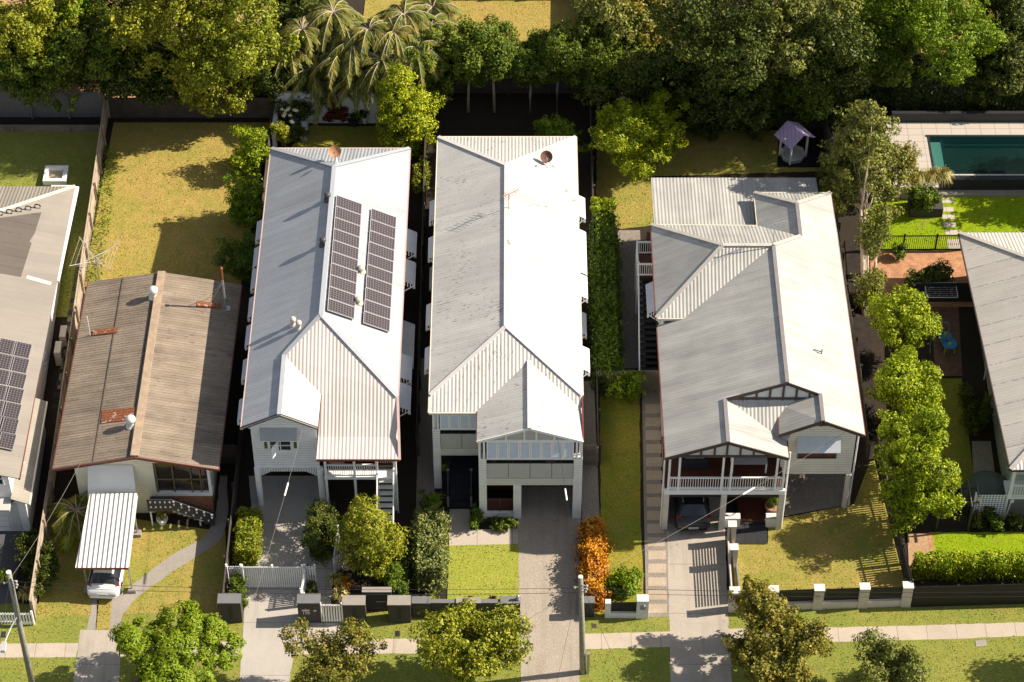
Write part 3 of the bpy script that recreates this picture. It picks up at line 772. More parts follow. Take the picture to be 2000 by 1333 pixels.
def solar_panel(p, ex, ey, label, group, w=1.62, d=.97):
    """framed panel: p centre on the roof, ex/ey unit directions along its long and short sides"""
    root = empty('solar_panel', p, label, 'solar panel', group)
    ex = Vector(ex).normalized(); ey = Vector(ey); ey = (ey-ex*ey.dot(ex)).normalized(); ez = ex.cross(ey)
    if ez.z < 0: ey = -ey; ez = ex.cross(ey)
    root.rotation_euler = Matrix((ex, ey, ez)).transposed().to_euler()
    key = (w, d)
    if key not in PANELS:
        f = MB(); t = .03; z0, z1 = .10, .145
        f.box(-w/2, -d/2, z0, w/2, -d/2+t, z1); f.box(-w/2, d/2-t, z0, w/2, d/2, z1)
        f.box(-w/2, -d/2+t, z0, -w/2+t, d/2-t, z1); f.box(w/2-t, -d/2+t, z0, w/2, d/2-t, z1)
        fo = f.build('frame', plain('panel_frame', (.5, .48, .47), .35, .05, metal=.5), root, world=False)
        c = MB(); c.box(-w/2+t, -d/2+t, z0+.005, w/2-t, d/2-t, z1-.008); g = c.build('cell_sheet', SOLAR, root, world=False)
        PANELS[key] = (fo, g)
    else:
        for o in PANELS[key]:
            q = o.copy(); COL.objects.link(q); q.parent = root
    return root

# ---------------------------------------------------------------- house C: the long house in the middle
hc = empty('house', (-.3, 0, .9), 'long white house with pale flecked iron roof, grey front panels and louvred shutters', 'house', 'houses along the street')
zr, ze = 8.27, 6.8
RA, RB = (-.33, -6.75, zr), (-.33, 6.05, zr)
E1, E2, E3, E4 = (-4.38, -10.43, ze), (3.75, -10.43, ze), (3.76, 10.1, ze), (-4.34, 10.1, ze)
sl_ = (zr-ze)/(10.43-6.75)
ev = -11.33; zv = ze-sl_*(-ev-10.43)
F1, F2 = (-4.40, ev, zv), (-1.85, ev, zv)
# gable over the front room
gz = 7.53; gy = -13.45; gr = .92; kz = 6.48
K0 = (-1.85, gy, kz); K1 = (3.74, gy, kz); KA = (gr, gy, gz)
gyb = -10.43+(gz-ze)/sl_; kyb = -10.43-(ze-kz)/sl_
KB = (gr, gyb, gz)
K2 = (-1.85, kyb, kz); K3 = (3.74, kyb, kz)
roof(hc, [[RA, RB, E4, E1], [RB, RA, E2, E3], [RB, E3, E4], [RA, E1, F1, F2, K2, KB, K3, E2]], ROOF_C)
roof(hc, [[KA, KB, K2, K0], [KB, KA, K1, K3]], ROOF_C, name='front_gable_roof')
caps(hc, [(RA, RB), (RA, E1), (RA, E2), (RB, E3), (RB, E4), (KA, KB)], plain('pale_ridge_metal', (.58, .55, .53), .45, .06), w=.22)
gutters(hc, [(E1, E4), (E2, E3), (E3, E4), (F1, F2), (E1, F1)], CREAMTRIM)
gutters(hc, [(K0, K2), (K1, E2)], REDTRIM, w=.09, h=.1)
barge(hc, [(-1.85, kz), (gr, gz), (3.74, kz)], WHITE, gy+.02, .16)
walls(hc, -3.95, -8.2, -.3, 3.42, 9.7, 6.7, WBOARD)
m = MB(); m.box(-4.2, -11.1, 2.75, -4.05, -8.1, 6.0); m.build('side_wall', WBOARD, hc)
m = MB(); m.box(3.55, -12.88, -.1, 3.70, -8.1, 6.3); m.build('side_wall', WBOARD, hc)
m = MB(); m.box(-1.74, -12.88, 2.95, -1.64, -8.1, 6.3); m.build('side_wall', WBOARD, hc)
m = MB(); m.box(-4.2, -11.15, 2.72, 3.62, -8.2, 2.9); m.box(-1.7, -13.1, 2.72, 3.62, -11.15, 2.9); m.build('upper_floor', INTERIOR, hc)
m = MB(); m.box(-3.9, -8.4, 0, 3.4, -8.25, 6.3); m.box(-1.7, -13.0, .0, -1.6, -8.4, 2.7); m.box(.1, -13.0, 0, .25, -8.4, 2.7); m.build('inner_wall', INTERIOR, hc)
# columns, wide weatherboard piers
for (x0, x1, y, z1) in ((-1.77, -1.36, -13.31, 4.95), (.07, .5, -13.31, 2.75), (3.28, 3.75, -13.31, 4.95), (-4.27, -3.86, -11.2, 4.95)):
    m = MB(); m.box(x0, y, -.1, x1, y+.42, z1); m.build('column', WBOARD, hc)
for (x, y, z0, z1) in ((-1.72, -13.25, 4.95, 6.4), (-1.48, -13.25, 4.95, 6.4), (3.42, -13.25, 4.95, 6.4), (3.68, -13.25, 4.95, 6.4), (-4.2, -11.15, 4.95, 6.1), (-3.97, -11.15, 4.95, 6.1)):
    m = MB(); m.box(x-.055, y-.05, z0, x+.055, y+.05, z1); m.build('corner_post', WHITE, hc)
# battened band, grey panels
BAND = striped('white_battens', (.70, .71, .70), .137, 'z', .03, .35)
m = MB(); m.box(-1.36, -13.27, 2.75, 3.28, -13.19, 3.3); m.box(-3.86, -11.16, 2.75, -1.7, -11.08, 3.3); m.build('batten_band', BAND, hc)
for (x0, x1) in ((-1.36, -.2), (-.2, .96), (.96, 2.12), (2.12, 3.28)):
    m = MB(); m.box(x0+.012, -13.25, 3.3, x1-.012, -13.19, 4.5); m.build('balcony_panel', GREYPANEL, hc)
for (x0, x1) in ((-3.86, -2.7), (-2.7, -1.74)):
    m = MB(); m.box(x0+.012, -11.14, 3.3, x1-.012, -11.08, 4.5); m.build('balcony_panel', GREYPANEL, hc)
m = MB()
for (x0, x1, y) in ((-1.36, 3.28, -13.2), (-3.86, -1.74, -11.1)):
    m.beam((x0, y, 4.52), (x1, y, 4.52), .1, .05); m.beam((x0, y, 4.72), (x1, y, 4.72), .05, .03)
    for k in range(5):
        x = x0+(x1-x0)*(k+.5)/5; m.beam((x, y, 4.5), (x, y, 4.95), .04, .04, up=(0, 1, 0))
m.build('handrail', CHARCOAL, hc)
def shutter(x0, x1, y, z0, z1):
    m = MB(); t = .07
    m.box(x0, y-.05, z0, x0+t, y, z1); m.box(x1-t, y-.05, z0, x1, y, z1); m.box(x0+t, y-.05, z0, x1-t, y, z0+t); m.box(x0+t, y-.05, z1-t, x1-t, y, z1)
    sh = m.build('shutter', WHITE, hc)
    s = MB(); n = 11
    for k in range(n):
        z = z0+t+(z1-z0-2*t)*(k+.5)/n
        s.hex([(x0+t, y-.005, z+.035), (x1-t, y-.005, z+.035), (x1-t, y-.012, z+.045), (x0+t, y-.012, z+.045)],
              [(x0+t, y-.045, z-.045), (x1-t, y-.045, z-.045), (x1-t, y-.052, z-.035), (x0+t, y-.052, z-.035)])
    s.build('louvre', plain('shutter_louvre', (.60, .66, .72), .4, .05), sh)
for k in range(8): shutter(-1.34+.5775*k, -1.34+.5775*(k+1)-.01, -13.25, 4.95, 6.33)
for k in range(4): shutter(-3.86+.53*k, -3.86+.53*(k+1)-.01, -11.14, 4.95, 6.05)
m = MB(); m.box(-1.36, -13.3, 4.86, 3.28, -13.12, 4.94); m.box(-3.86, -11.19, 4.86, -1.74, -11.02, 4.94); m.build('shutter_sill', WHITE, hc)
gable_fill(hc, -1.72, 3.62, gr, -13.28, 6.40, 7.42, GREYPANEL, WHITE, [-1.28, -.32, .65, 1.28, 2.22, 3.18])
# entry bay: plinth, rail, red timber wall
m = MB(); m.box(-1.36, -13.2, -.1, .07, -13.0, .36); m.build('plinth', WHITE, hc)
m = MB()
for k in range(12): m.beam((-1.36, -13.1, .46+k*.075), (.07, -13.1, .46+k*.075), .02, .03)
m.beam((-.65, -13.1, .36), (-.65, -13.1, 1.45), .05, .05, up=(0, 1, 0)); m.beam((-1.36, -13.1, 1.4), (.07, -13.1, 1.4), .07, .05)
m.build('entry_rail', plain('rail_brown', (.10, .045, .03), .5, .1), hc)
m = MB(); m.box(-1.6, -11.6, .4, .1, -11.5, 2.7); m.build('entry_screen', plain('red_timber', (.11, .03, .02), .5, .2), hc)
# front steps with two posts
m = MB(); m.box(-3.85, -11.1, -.1, -1.75, -8.4, 1.0)
for k in range(5): m.box(-3.40, -12.55+k*.3, -.1, -2.28, -11.0, .18+k*.18)
m.build('front_steps', plain('dark_step_tile', (.03, .033, .04), .4, .15), hc)
for x in (-3.48, -2.22):
    m = MB(); m.box(x-.05, -11.65, .9, x+.05, -11.55, 2.05); m.box(x-.05, -12.55, 0, x+.05, -12.45, 1.05)
    m.beam((x, -11.6, 1.95), (x, -12.5, 1.02), .07, .05); m.build('stair_rail', CHARCOAL, hc)
    m = MB(); m.box(x-.06, -11.66, 2.05, x+.06, -11.54, 2.1); m.build('rail_cap', GALV, hc)
    m = MB(); m.box(x-.055, -12.6, .1, x+.055, -12.555, .95); m.build('lower_post_cover', GALV, hc)
for v, u in ((415, 840), (486, 838), (618, 833), (703, 830)): awning(hc, -3.95, G(u, v, 5.6).y, 6.1, 1.7, -1)
for v, u in ((533, 826),): awning(hc, -3.95, G(u, v, 3.2).y, 3.3, 1.6, -1)
for v, u in ((408, 1132), (475, 1133), (517, 1136), (563, 1139), (705, 1145)): awning(hc, 3.42, G(u, v, 5.6).y, 6.1, 1.75, 1)
for v, u in ((625, 1140),): awning(hc, 3.42, G(u, v, 3.2).y, 3.3, 1.7, 1)
posts(hc, [(3.66, -13.0)], 0, 6.4, WHITE, .04, True, 'downpipe'); posts(hc, [(-4.2, -10.9)], 0, 6.0, WHITE, .04, True, 'downpipe')
vent(hc, (-.15, G(996, 480, 7.95).y, 7.9), .15, .45, plain('pale_vent', (.55, .5, .46), .5, .1))
dish('rusty round satellite dish on the pale flecked roof of the long house', (G(1067, 322, 7.3).x, G(1067, 322, 7.3).y, 7.3), -85, .36, plain('rusty_mesh', (.15, .07, .05), .7, .3))
antenna('rusty television antenna beside the ridge of the flecked roof', (G(994, 416, 7.9).x, G(994, 416, 7.9).y, 7.85), 1.5, 35, 1.1, plain('rusty_tube', (.30, .16, .10), .7, .3))

# ---------------------------------------------------------------- house B: left neighbour with solar strips
hb = empty('house', (-10.2, 0, .9), 'white weatherboard house with blue-grey iron roof, twin solar strips and front verandah', 'house', 'houses along the street')
zr, ze = 8.7, 6.6
RA, RB = (-10.28, -6.3, zr), (-10.14, 5.5, zr)
E1 = (-14.27, -12.6, ze); E4 = (-14.12, 9.33, ze); E3 = (-6.0, 9.33, ze); E2 = (-6.1, -10.35, ze)
pl = (zr-ze)/(14.2-10.2)
V1 = (-12.2, -8.3, ze+pl*2.03); V2 = (-10.2, -10.2, ze); VA = (-12.2, -12.6, ze+pl*2.03); VT = (-10.25, -12.6, ze)
zf = 5.45; zf2 = 5.15
Fa, Fb = (-10.3, -12.2, zf), (-5.98, -12.2, zf); Ff, Fg = (-10.35, -13.5, zf2), (-5.95, -13.5, zf2)
roof(hb, [[RA, RB, E4, E1, VA, V1], [RB, RA, E2, E3], [RB, E3, E4]], ROOF_B)
roof(hb, [[V1, VA, VT, V2]], roofmat('cream_gable_roof', (.60, .57, .52), .2, .008, .5), name='front_gable_roof')
roof(hb, [[RA, V1, V2, Fa, Fb, E2], [Fa, Ff, Fg, Fb]], ROOF_BF, name='verandah_roof')
BCAP = plain('grey_ridge_metal', (.36, .38, .41), .4, .06)
caps(hb, [(RA, RB), (RA, V1), (RA, E2), (RB, E3), (RB, E4), (V1, VA)], BCAP, w=.24)
gutters(hb, [(E1, E4), (E2, E3), (E3, E4), (E2, Fg)], plain('pink_trim', (.50, .36, .33), .5, .08)); gutters(hb, [(Ff, Fg), (V2, VT)], REDTRIM, w=.1)
barge(hb, [(E1[0], ze), (VA[0], VA[2]), (VT[0], ze)], BROWNTRIM, -12.55, .2)
walls(hb, -13.85, -12.25, 3.0, -10.35, -8, 6.5, WBOARD, 'front_wall'); walls(hb, -13.85, -9, -.3, -6.45, 9.0, 6.5, WBOARD)
m = MB(); m.prism([(-13.85, -12.25, 6.5), (-10.35, -12.25, 6.5), (-12.2, -12.25, 7.55)], (0, .1, 0)); m.build('gable', WBOARD, hb)
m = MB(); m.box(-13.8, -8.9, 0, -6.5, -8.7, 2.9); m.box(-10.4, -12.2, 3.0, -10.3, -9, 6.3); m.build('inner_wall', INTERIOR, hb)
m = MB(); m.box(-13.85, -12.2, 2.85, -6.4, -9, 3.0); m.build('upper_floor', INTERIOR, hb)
window(hb, (-12.35, -12.25, 4.85), 1.15, .8, 'S'); window(hb, (-13.12, -12.25, 4.9), .25, .65, 'S', pane=GLASSG, mull=0, rail=False); window(hb, (-11.55, -12.25, 4.9), .25, .65, 'S', pane=GLASSG, mull=0, rail=False)
m = MB(); m.hex([(-12.78, -12.85, 4.42), (-12.74, -12.85, 4.42), (-12.44, -12.3, 4.42), (-12.48, -12.3, 4.42)], [(-12.78, -12.85, 5.25), (-12.74, -12.85, 5.25), (-12.44, -12.3, 5.25), (-12.48, -12.3, 5.25)]); m.build('open_sash', WHITE, hb)
m = MB(); m.prism([(-13.35, -12.26, 6.2), (-11.4, -12.26, 6.2), (-11.4, -12.62, 5.6), (-13.35, -12.62, 5.6)], (0, 0, .04)); m.build('window_hood', AWNX, hb)
# valance of battens with arched corners
m = MB(); n = 36
for k in range(n):
    x = -13.6+3.1*k/(n-1); e = min(k, n-1-k); zb = 2.72-(max(0, 7-e))*.055
    m.box(x-.03, -12.28, zb, x+.03, -12.22, 3.06)
m.beam((-13.75, -12.25, 3.08), (-10.3, -12.25, 3.08), .07, .08); m.build('valance', WHITE, hb)
posts(hb, [(-13.72, -12.3), (-10.33, -12.3)], 0, 3.05, WHITE, .17, True)
posts(hb, [(-10.0, -12.7), (-8.45, -12.7), (-7.25, -12.7), (-6.3, -12.7)], 0, 5.25, WHITE, .065)
m = MB(); m.box(-10.1, -12.75, 2.6, -6.25, -9, 2.75); m.build('verandah_floor', WHITE, hb)
m = MB(); m.box(-10.1, -9.2, 2.75, -6.4, -9.05, 6.2); m.build('verandah_wall', INTERIOR, hb)
balustrade(hb, (-9.95, -12.7, 2.8), (-8.5, -12.7, 2.8), .95); balustrade(hb, (-8.4, -12.7, 2.8), (-7.3, -12.7, 2.8), .95); balustrade(hb, (-7.2, -11.9, 2.8), (-6.35, -11.9, 2.8), .95)
m = MB()
for k in range(13): m.box(-7.15, -13.0-k*.26, 2.6-k*.2, -6.4, -12.72-k*.26, 2.65-k*.2)
m.beam((-7.2, -12.75, 2.55), (-7.2, -16.2, .05), .05, .25); m.beam((-6.36, -12.75, 2.55), (-6.36, -16.2, .05), .05, .25)
m.build('front_stairs', plain('grey_tread', (.45, .44, .42), .6, .1), hb)
m = MB()
for x in (-7.22, -6.34):
    m.beam((x, -12.75, 3.6), (x, -16.1, 1.0), .07, .07); m.beam((x, -16.1, .0), (x, -16.1, 1.1), .09, .09, up=(0, 1, 0))
m.build('stair_rail', WHITE, hb)
for (u, v) in ((508, 450), (500, 502), (495, 545), (488, 600), (483, 655), (476, 722), (466, 800)): awning(hb, -13.85, G(u, v, 5.7).y, 6.1, 1.55, -1)
for (u, v) in ((800, 472), (796, 532), (786, 718), (783, 775)): awning(hb, -6.45, G(u, v, 5.2).y, 5.55, 1.8, 1, out=.95)
for (u, v) in ((800, 645), (795, 684)): awning(hb, -6.45, G(u, v, 3.2).y, 3.3, 1.6, 1, out=.9)
DKV = plain('dark_vent', (.06, .062, .065), .4, .1)
for (u, v, mt) in ((640, 390, DKV), (631, 478, DKV)):
    q = onp(u, v, zr+pl*10.25, pl, 0); vent(hb, q, .16, .5, mt)
for (u, v) in ((584, 641), (573, 634)):
    q = onp(u, v, zr+pl*10.25, pl, 0); vent(hb, q, .14, .55, plain('pale_vent', (.55, .5, .46), .5, .1))
pr = (zr-ze)/(10.2-6.05)
for (u, v) in ((706, 531), (701, 592)):
    q = onp(u, v, zr-pr*10.2, -pr, 0); vent(hb, q, .17, .42, plain('straw_vent', (.52, .48, .38), .5, .1))
posts(hb, [(-6.2, -12.9)], 0, 5.1, WHITE, .04, True, 'downpipe')
def strip(a, b, c, n, plane, lab, grp, ORD, w=1.62):
    A, B, Cc = [onp(p[0], p[1], *plane) for p in (a, b, c)]   # rear-left, rear-right, front-left
    ex = Vector((B.x-A.x, 0, plane[1]*(B.x-A.x))); ey = Vector((0, 1, 0))*(Cc-A).y; d = ey.length/n; w = ex.length
    ey += Vector((Cc.x-A.x, 0, plane[1]*(Cc.x-A.x)))
    for k in range(n):
        p = A+ex*.5+ey*((k+.5)/n)
        solar_panel(p, ex, ey, lab % ORD[k], grp, round(w-.02, 2), round(d-.012, 3))
ORD = ['rearmost', 'second from the rear', 'third from the rear', 'fourth from the rear', 'fifth from the rear', 'fifth from the front', 'fourth from the front', 'third from the front', 'second from the front', 'frontmost']
pB = (zr-pr*10.2, -pr, 0)
strip((655, 384), (706, 401), (637, 609), 10, pB, 'dark solar panel, %s in the strip beside the ridge', 'solar panels in the strip beside the ridge', ORD)
strip((723, 410), (773, 427), (707, 634), 10, pB, 'dark solar panel, %s in the strip nearer the eave', 'solar panels in the strip nearer the eave', ORD)
dish('orange-brown satellite dish at the rear ridge of the blue-grey roof', (G(655, 312, 8.3).x, G(655, 312, 8.3).y, 8.3), -80, .36, plain('orange_dish', (.40, .19, .09), .6, .12))
# ---------------------------------------------------------------- house D: right neighbour, brown trimmed gables
hd = empty('house', (13.2, -4, .6), 'grey-roofed house with brown and white battened gables above an open undercroft', 'house', 'houses along the street')
ze = 6.2; zer = 6.72; zm = 8.75; xm = 14.45; xl = 7.98; xr = 18.45
pL = (zm-ze)/(xm-xl); pR = (zm-zer)/(xr-xm)
yv = -14.35; yp = -11.3; yg = -13.2
zvr = ze+pL*(11.25-xl); zgr = zer+pR*(xr-16.25)
V0 = (8.04, yv, ze); VA = (11.25, yv, zvr); VE = (14.5, yv+.05, ze); VB = (11.25, yp, zvr)
MA = (xm, yp, zm); MB_ = (xm, -1.0, zm)
GA = (16.25, yg, zgr); GB = (16.25, yp, zgr); G1 = (14.05, yg, zer+.02); G2 = (xr+.1, yg, zer-.02)
zw = 6.78; yw0, yw1 = -4.7, 2.7; xw = 7.9; ymid = -1.0
pW = (zm-zw)/(ymid-yw0)
WH = (xw+3.75, ymid, zm); W1 = (xw, yw0, zw); W4 = (xw, yw1, zw)
xv = xl+(zw-ze)/pL
Wv = (xv, yw0, zw)
# rear block
bx0, bx1, by1 = 13.95, 18.35, 5.4; bz = 6.74; bxr = 16.15
zb = zm-pR*(bxr-xm); yb0 = ymid+(zm-zb)/pW; yb1 = by1-2.1
BA, BB = (bxr, yb0, zb), (bxr, yb1, zb)
Bl0 = (bx0, yw1-.05, bz); Bl1 = (bx0, by1, bz); Br1 = (bx1, by1, zer)
roof(hd, [[MB_, Wv, (xl, yw0, ze), V0, VA, VB, MA], [MA, GB, GA, G2, (xr, 2.0, zer), Br1, BB, BA, MB_]], ROOF_D)
roof(hd, [[MB_, WH, W1, Wv], [WH, W4, W1], [MB_, BA, Bl0, W4, WH], [BA, BB, Bl1, Bl0], [BB, Br1, Bl1]], ROOF_D, name='rear_wing_roof')
ztop = 7.3
# valley roof between the two front gables
Q0 = (12.4, yp, zvr-.12); Q1 = (15.3, yp, zvr-.12)
roof(hd, [[VB, VA, VE, (14.45, -12.4, ze)]], ROOF_D, name='verandah_roof_slope')
roof(hd, [[GA, GB, (14.1, yp, zer+.3), G1]], ROOF_D, name='front_gable_slope')
roof(hd, [[(11.3, yp, zvr-.06), (16.0, yp, zvr-.1), (15.5, -11.5, zvr-.3), (14.5, -13.2, ze+.12), (13.8, -12.9, ze+.25)]], ROOF_D, name='valley_roof')
ZR_ = ze-.55
roof(hd, [[(8.12, yw1-.1, 6.35), (8.12, 7.55, 5.9), (17.75, 7.55, 5.9), (17.75, yw1-.1, 6.35)]], ROOF_D, name='rear_skillion_roof')
caps(hd, [(MA, MB_), (VA, VB), (GA, GB), (BA, BB)], plain('brown_grey_ridge', (.22, .20, .20), .5, .1), w=.2)
caps(hd, [(MB_, WH), (WH, W1), (WH, W4), (MB_, BA), (BB, Bl1), (BB, Br1)], plain('cream_grey_ridge', (.44, .42, .38), .5, .1), name='hip_cap', w=.22)
gutters(hd, [(V0, (xl, yw0, ze)), (W1, W4), (G2, Br1), (VE, (14.5, -12.9, ze)), (G1, (14.07, -11.6, zer+.25))], REDTRIM, w=.1); gutters(hd, [(W1, Wv), (W4, Bl0), (Bl0, Bl1), (Bl1, Br1)], CREAMTRIM, w=.1)
m = MB(); m.prism([(11.0, yp+.02, zvr-.1), (16.6, yp+.02, zvr-.1), (16.25, yp+.02, zgr), (xm, yp+.02, zm-.06), (11.2, yp+.02, zvr)], (0, .06, 0)); gg = m.build('gable', RENDERW, hd)
m = MB()
for x in (12.2, 12.9, 13.6, 14.3, 15.0, 15.7): m.beam((x, yp-.02, zvr-.1), (x, yp-.02, min(zvr+pL*(x-11.25), zm-pR*(x-xm))-.05), .11, .05, up=(0, 1, 0))
m.beam((11.4, yp-.02, zvr+.02), (16.2, yp-.02, zvr+.02), .06, .13); m.build('batten', BROWNTRIM, gg)
barge(hd, [(11.25, zvr), (xm, zm), (16.25, zgr)], BROWNTRIM, yp-.04, .2)
gable_fill(hd, 8.35, 14.2, 11.25, yv+.12, ze+.05, zvr-.03, RENDERW, BROWNTRIM, [9.2, 9.9, 10.6, 11.25, 11.95, 12.65, 13.3])
barge(hd, [(8.0, ze), (11.25, zvr), (14.5, ze)], BROWNTRIM, yv-.02, .2)
barge(hd, [(14.0, zer), (16.25, zgr), (18.55, zer-.02)], BROWNTRIM, yg-.02, .2)
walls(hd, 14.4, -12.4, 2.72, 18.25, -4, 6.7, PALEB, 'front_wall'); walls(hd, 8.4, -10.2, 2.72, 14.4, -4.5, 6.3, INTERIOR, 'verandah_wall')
walls(hd, 8.35, -9.9, -.2, 8.5, -4.5, 6.2, PALEB, 'side_wall'); walls(hd, 8.35, -4.5, -.2, 17.6, 7.1, 5.8, PALEB, 'rear_wall'); walls(hd, 8.3, -4.5, 5.4, 17.9, 2.5, 6.65, PALEB, 'upper_wall'); walls(hd, 14.3, 2.5, 5.4, 18.1, 5.1, 6.65, PALEB, 'dormer_wall')
m = MB(); m.prism([(14.4, -12.42, 6.7), (18.25, -12.42, 6.7), (16.25, -12.42, zgr-.12)], (0, .1, 0)); g2 = m.build('front_gable', RENDERW, hd)
m = MB()
for x in (14.95, 15.65, 16.3, 16.95, 17.65): m.beam((x, -12.47, 6.6), (x, -12.47, zer+(zgr-zer)*(1-abs(x-16.25)/2.2)-.1), .09, .05, up=(0, 1, 0))
m.beam((14.4, -12.47, 6.72), (18.25, -12.47, 6.72), .06, .12); m.build('batten', BROWNTRIM, g2)
window(hd, (16.3, -12.4, 4.6), 2.0, 1.15, 'S', BROWNTRIM, REDTRIM, 2, False)
m = MB(); m.prism([(15.15, -12.41, 5.65), (17.45, -12.41, 5.65), (17.45, -12.95, 4.98), (15.15, -12.95, 4.98)], (0, 0, .04)); aw = m.build('window_hood', AWNLIGHT, hd)
m = MB()
for x in (15.17, 17.43): m.beam((x, -12.45, 4.5), (x, -12.9, 4.98), .04, .04)
m.build('bracket', WHITE, aw)
CST = plain('cream_post', (.58, .55, .50), .5, .06)
posts(hd, [(8.25, -13.95), (11.33, -14.0), (14.42, -13.95)], -.1, 2.95, CST, .15); posts(hd, [(18.15, -12.45)], -.1, 2.75, CST, .16, True); posts(hd, [(18.38, -12.4), (8.05, -13.9), (14.62, -13.85)], 0, 6.1, WHITE, .045, True, 'downpipe')
m = MB(); m.box(8.1, -14.1, 2.95, 14.55, -13.9, 3.25); m.build('verandah_beam', WHITE, hd)
m = MB(); m.box(8.15, -13.9, 3.1, 14.5, -10.2, 3.24); m.build('verandah_floor', REDDECK, hd)
m = MB()
for k in range(5): m.box(8.4, -13.96, 2.58+k*.075, 14.3, -13.93, 2.62+k*.075)
m.build('slat_screen', CHARCOAL, hd)
balustrade(hd, (8.3, -14.0, 3.3), (14.4, -14.0, 3.3), .92, gap=.13, w=.06)
posts(hd, [(8.32, -14.0), (8.85, -14.0), (11.15, -14.0), (11.6, -14.0), (14.0, -14.0), (14.4, -14.0)], 3.25, 6.15, WHITE, .055)
m = MB(); m.box(14.4, -12.3, 2.55, 18.2, -12.2, 2.72); m.build('floor_beam', WHITE, hd)
m = MB(); m.box(8.5, -8.6, -.1, 18.1, -8.5, 2.7); m.build('inner_wall', INTERIOR, hd)
m = MB(); m.box(8.36, -13.7, -.1, 8.44, -9, 2.7); m.build('garage_side_wall', plain('cream_sheeting', (.45, .41, .34), .7, .08), hd)
m = MB(); m.box(12.3, -13.6, 0.0, 14.0, -8.6, .16); m.build('entry_deck', REDDECK, hd)
m = MB(); m.box(11.5, -13.95, 0, 12.35, -13.55, .75); m.build('entry_plinth', RENDERW, hd); m = MB(); m.box(13.75, -13.95, 0, 14.4, -13.55, .75); m.build('entry_plinth', RENDERW, hd)
for (u, v) in ((1262, 555),): awning(hd, 8.35, -1.9, 5.9, 2.3, -1, sheet_m=AWN)
# side stair and landing
m = MB(); m.box(7.15, 1.2, 4.0, 8.35, 3.1, 4.14); m.build('landing', REDDECK, hd)
posts(hd, [(7.2, 1.3), (7.2, 3.0)], .8, 5.15, WHITE, .06)
balustrade(hd, (7.2, 3.05, 4.1), (8.3, 3.05, 4.1), .95); balustrade(hd, (7.2, 1.25, 4.1), (8.3, 1.25, 4.1), .95); balustrade(hd, (7.18, 1.3, 4.1), (7.18, 3.0, 4.1), .95)
m = MB(); n = 18
for k in range(n):
    t = (k+.5)/n; m.box(7.25, 1.2-t*5.3, 4.05-t*3.4-.04, 8.25, 1.2-t*5.3+.26, 4.05-t*3.4)
for x in (7.22, 8.28): m.beam((x, 1.2, 3.95), (x, -4.15, .55), .06, .28)
m.build('side_stairs', CHARCOAL, hd)
m = MB()
for z in (1.0,): m.beam((7.2, 1.2, 3.95+z), (7.2, -4.1, .55+z), .08, .07); m.beam((7.2, -4.1, .4), (7.2, -4.1, 1.6), .1, .1, up=(0, 1, 0))
m.build('stair_rail', WHITE, hd)
m = MB(); m.tube([(16.6, -8.2, 7.5), (16.6, -8.2, 8.0)], .03, 5); m.tube([(16.6, -8.2, 7.8), (16.15, -8.15, 7.95)], .03, 5); m.build('roof_pipe', BROWNTRIM, hd)
antenna('pale television antenna at the ridge of the grey gabled roof', (14.4, -1.1, 8.7), 1.8, 20, 1.3)
window(hd, (18.25, -8.5, 4.8), 1.4, 1.2, 'E'); window(hd, (18.25, -6, 4.8), 1.4, 1.2, 'E')
# ---------------------------------------------------------------- house A': old fibro house
ha = empty('house', (-20, -6, .2), 'old low house with weathered brown cement-sheet roof above orange brick base', 'house', 'houses along the street')
zr, ze = 5.2, 4.2
R0, R1 = (-19.98, -13.35, zr), (-19.85, .45, zr); A0, A1 = (-24.43, -13.35, ze), (-24.17, .65, ze); B0, B1 = (-15.62, -13.42, ze), (-15.42, .45, ze)
roof(ha, [[R0, R1, A1, A0], [R1, R0, B0, B1]], ROOF_OLD, t=.09)
caps(ha, [(R0, R1)], plain('weathered_ridge_tile', (.36, .27, .19), .85, .2), w=.42, h=.12)
barge(ha, [(-24.43, ze), (-19.98, zr), (-15.62, ze)], REDTRIM, -13.42, .16); gutters(ha, [(A0, A1), (B0, B1)], REDTRIM, w=.1)
walls(ha, -23.4, -12.9, -.1, -19.2, .1, 4.25, CREAMB); walls(ha, -19.2, -12.4, -.1, -16.3, .1, 4.2, CREAMB, 'side_wall')
m = MB(); m.prism([(-23.4, -12.92, 4.2), (-16.2, -12.92, 4.15), (-16.2, -12.92, 4.3), (-19.98, -12.92, 5.1), (-23.4, -12.92, 4.38)], (0, .1, 0)); m.build('gable', CREAMB, ha)
m = MB(); m.box(-19.15, -12.95, -.1, -16.25, -12.35, 1.45); m.build('brick_base', BRICKW, ha)
m = MB(); m.box(-19.2, -12.93, 1.45, -16.2, -12.4, 1.7); m.build('sunroom_sill', WHITE, ha)
m = MB(); m.box(-19.1, -12.75, 1.7, -16.35, -12.7, 4.1); m.build('sunroom_glass', glassmat('sunroom_glass', (.06, .05, .035), .1), ha)
m = MB()
TF = plain('timber_frame_tan', (.18, .13, .08), .6, .1)
for x in (-19.1, -18.2, -17.25, -16.75): m.beam((x, -12.85, 1.7), (x, -12.85, 4.1), .07, .07, up=(0, 1, 0))
m.beam((-19.1, -12.85, 2.75), (-16.3, -12.85, 2.75), .07, .07); m.build('sunroom_frame', TF, ha)
posts(ha, [(-16.28, -12.85)], 1.45, 4.15, WHITE, .07)
m = MB(); m.hex([(-22.75, -13.75, 2.25), (-20.15, -13.75, 2.25), (-20.25, -12.93, 2.95), (-22.65, -12.93, 2.95)], [(-22.75, -13.78, 2.29), (-20.15, -13.78, 2.29), (-20.25, -12.93, 4.0), (-22.65, -12.93, 4.0)])
aw = m.build('fabric_awning', plain('white_canvas', (.72, .72, .70), .8, .04), ha)
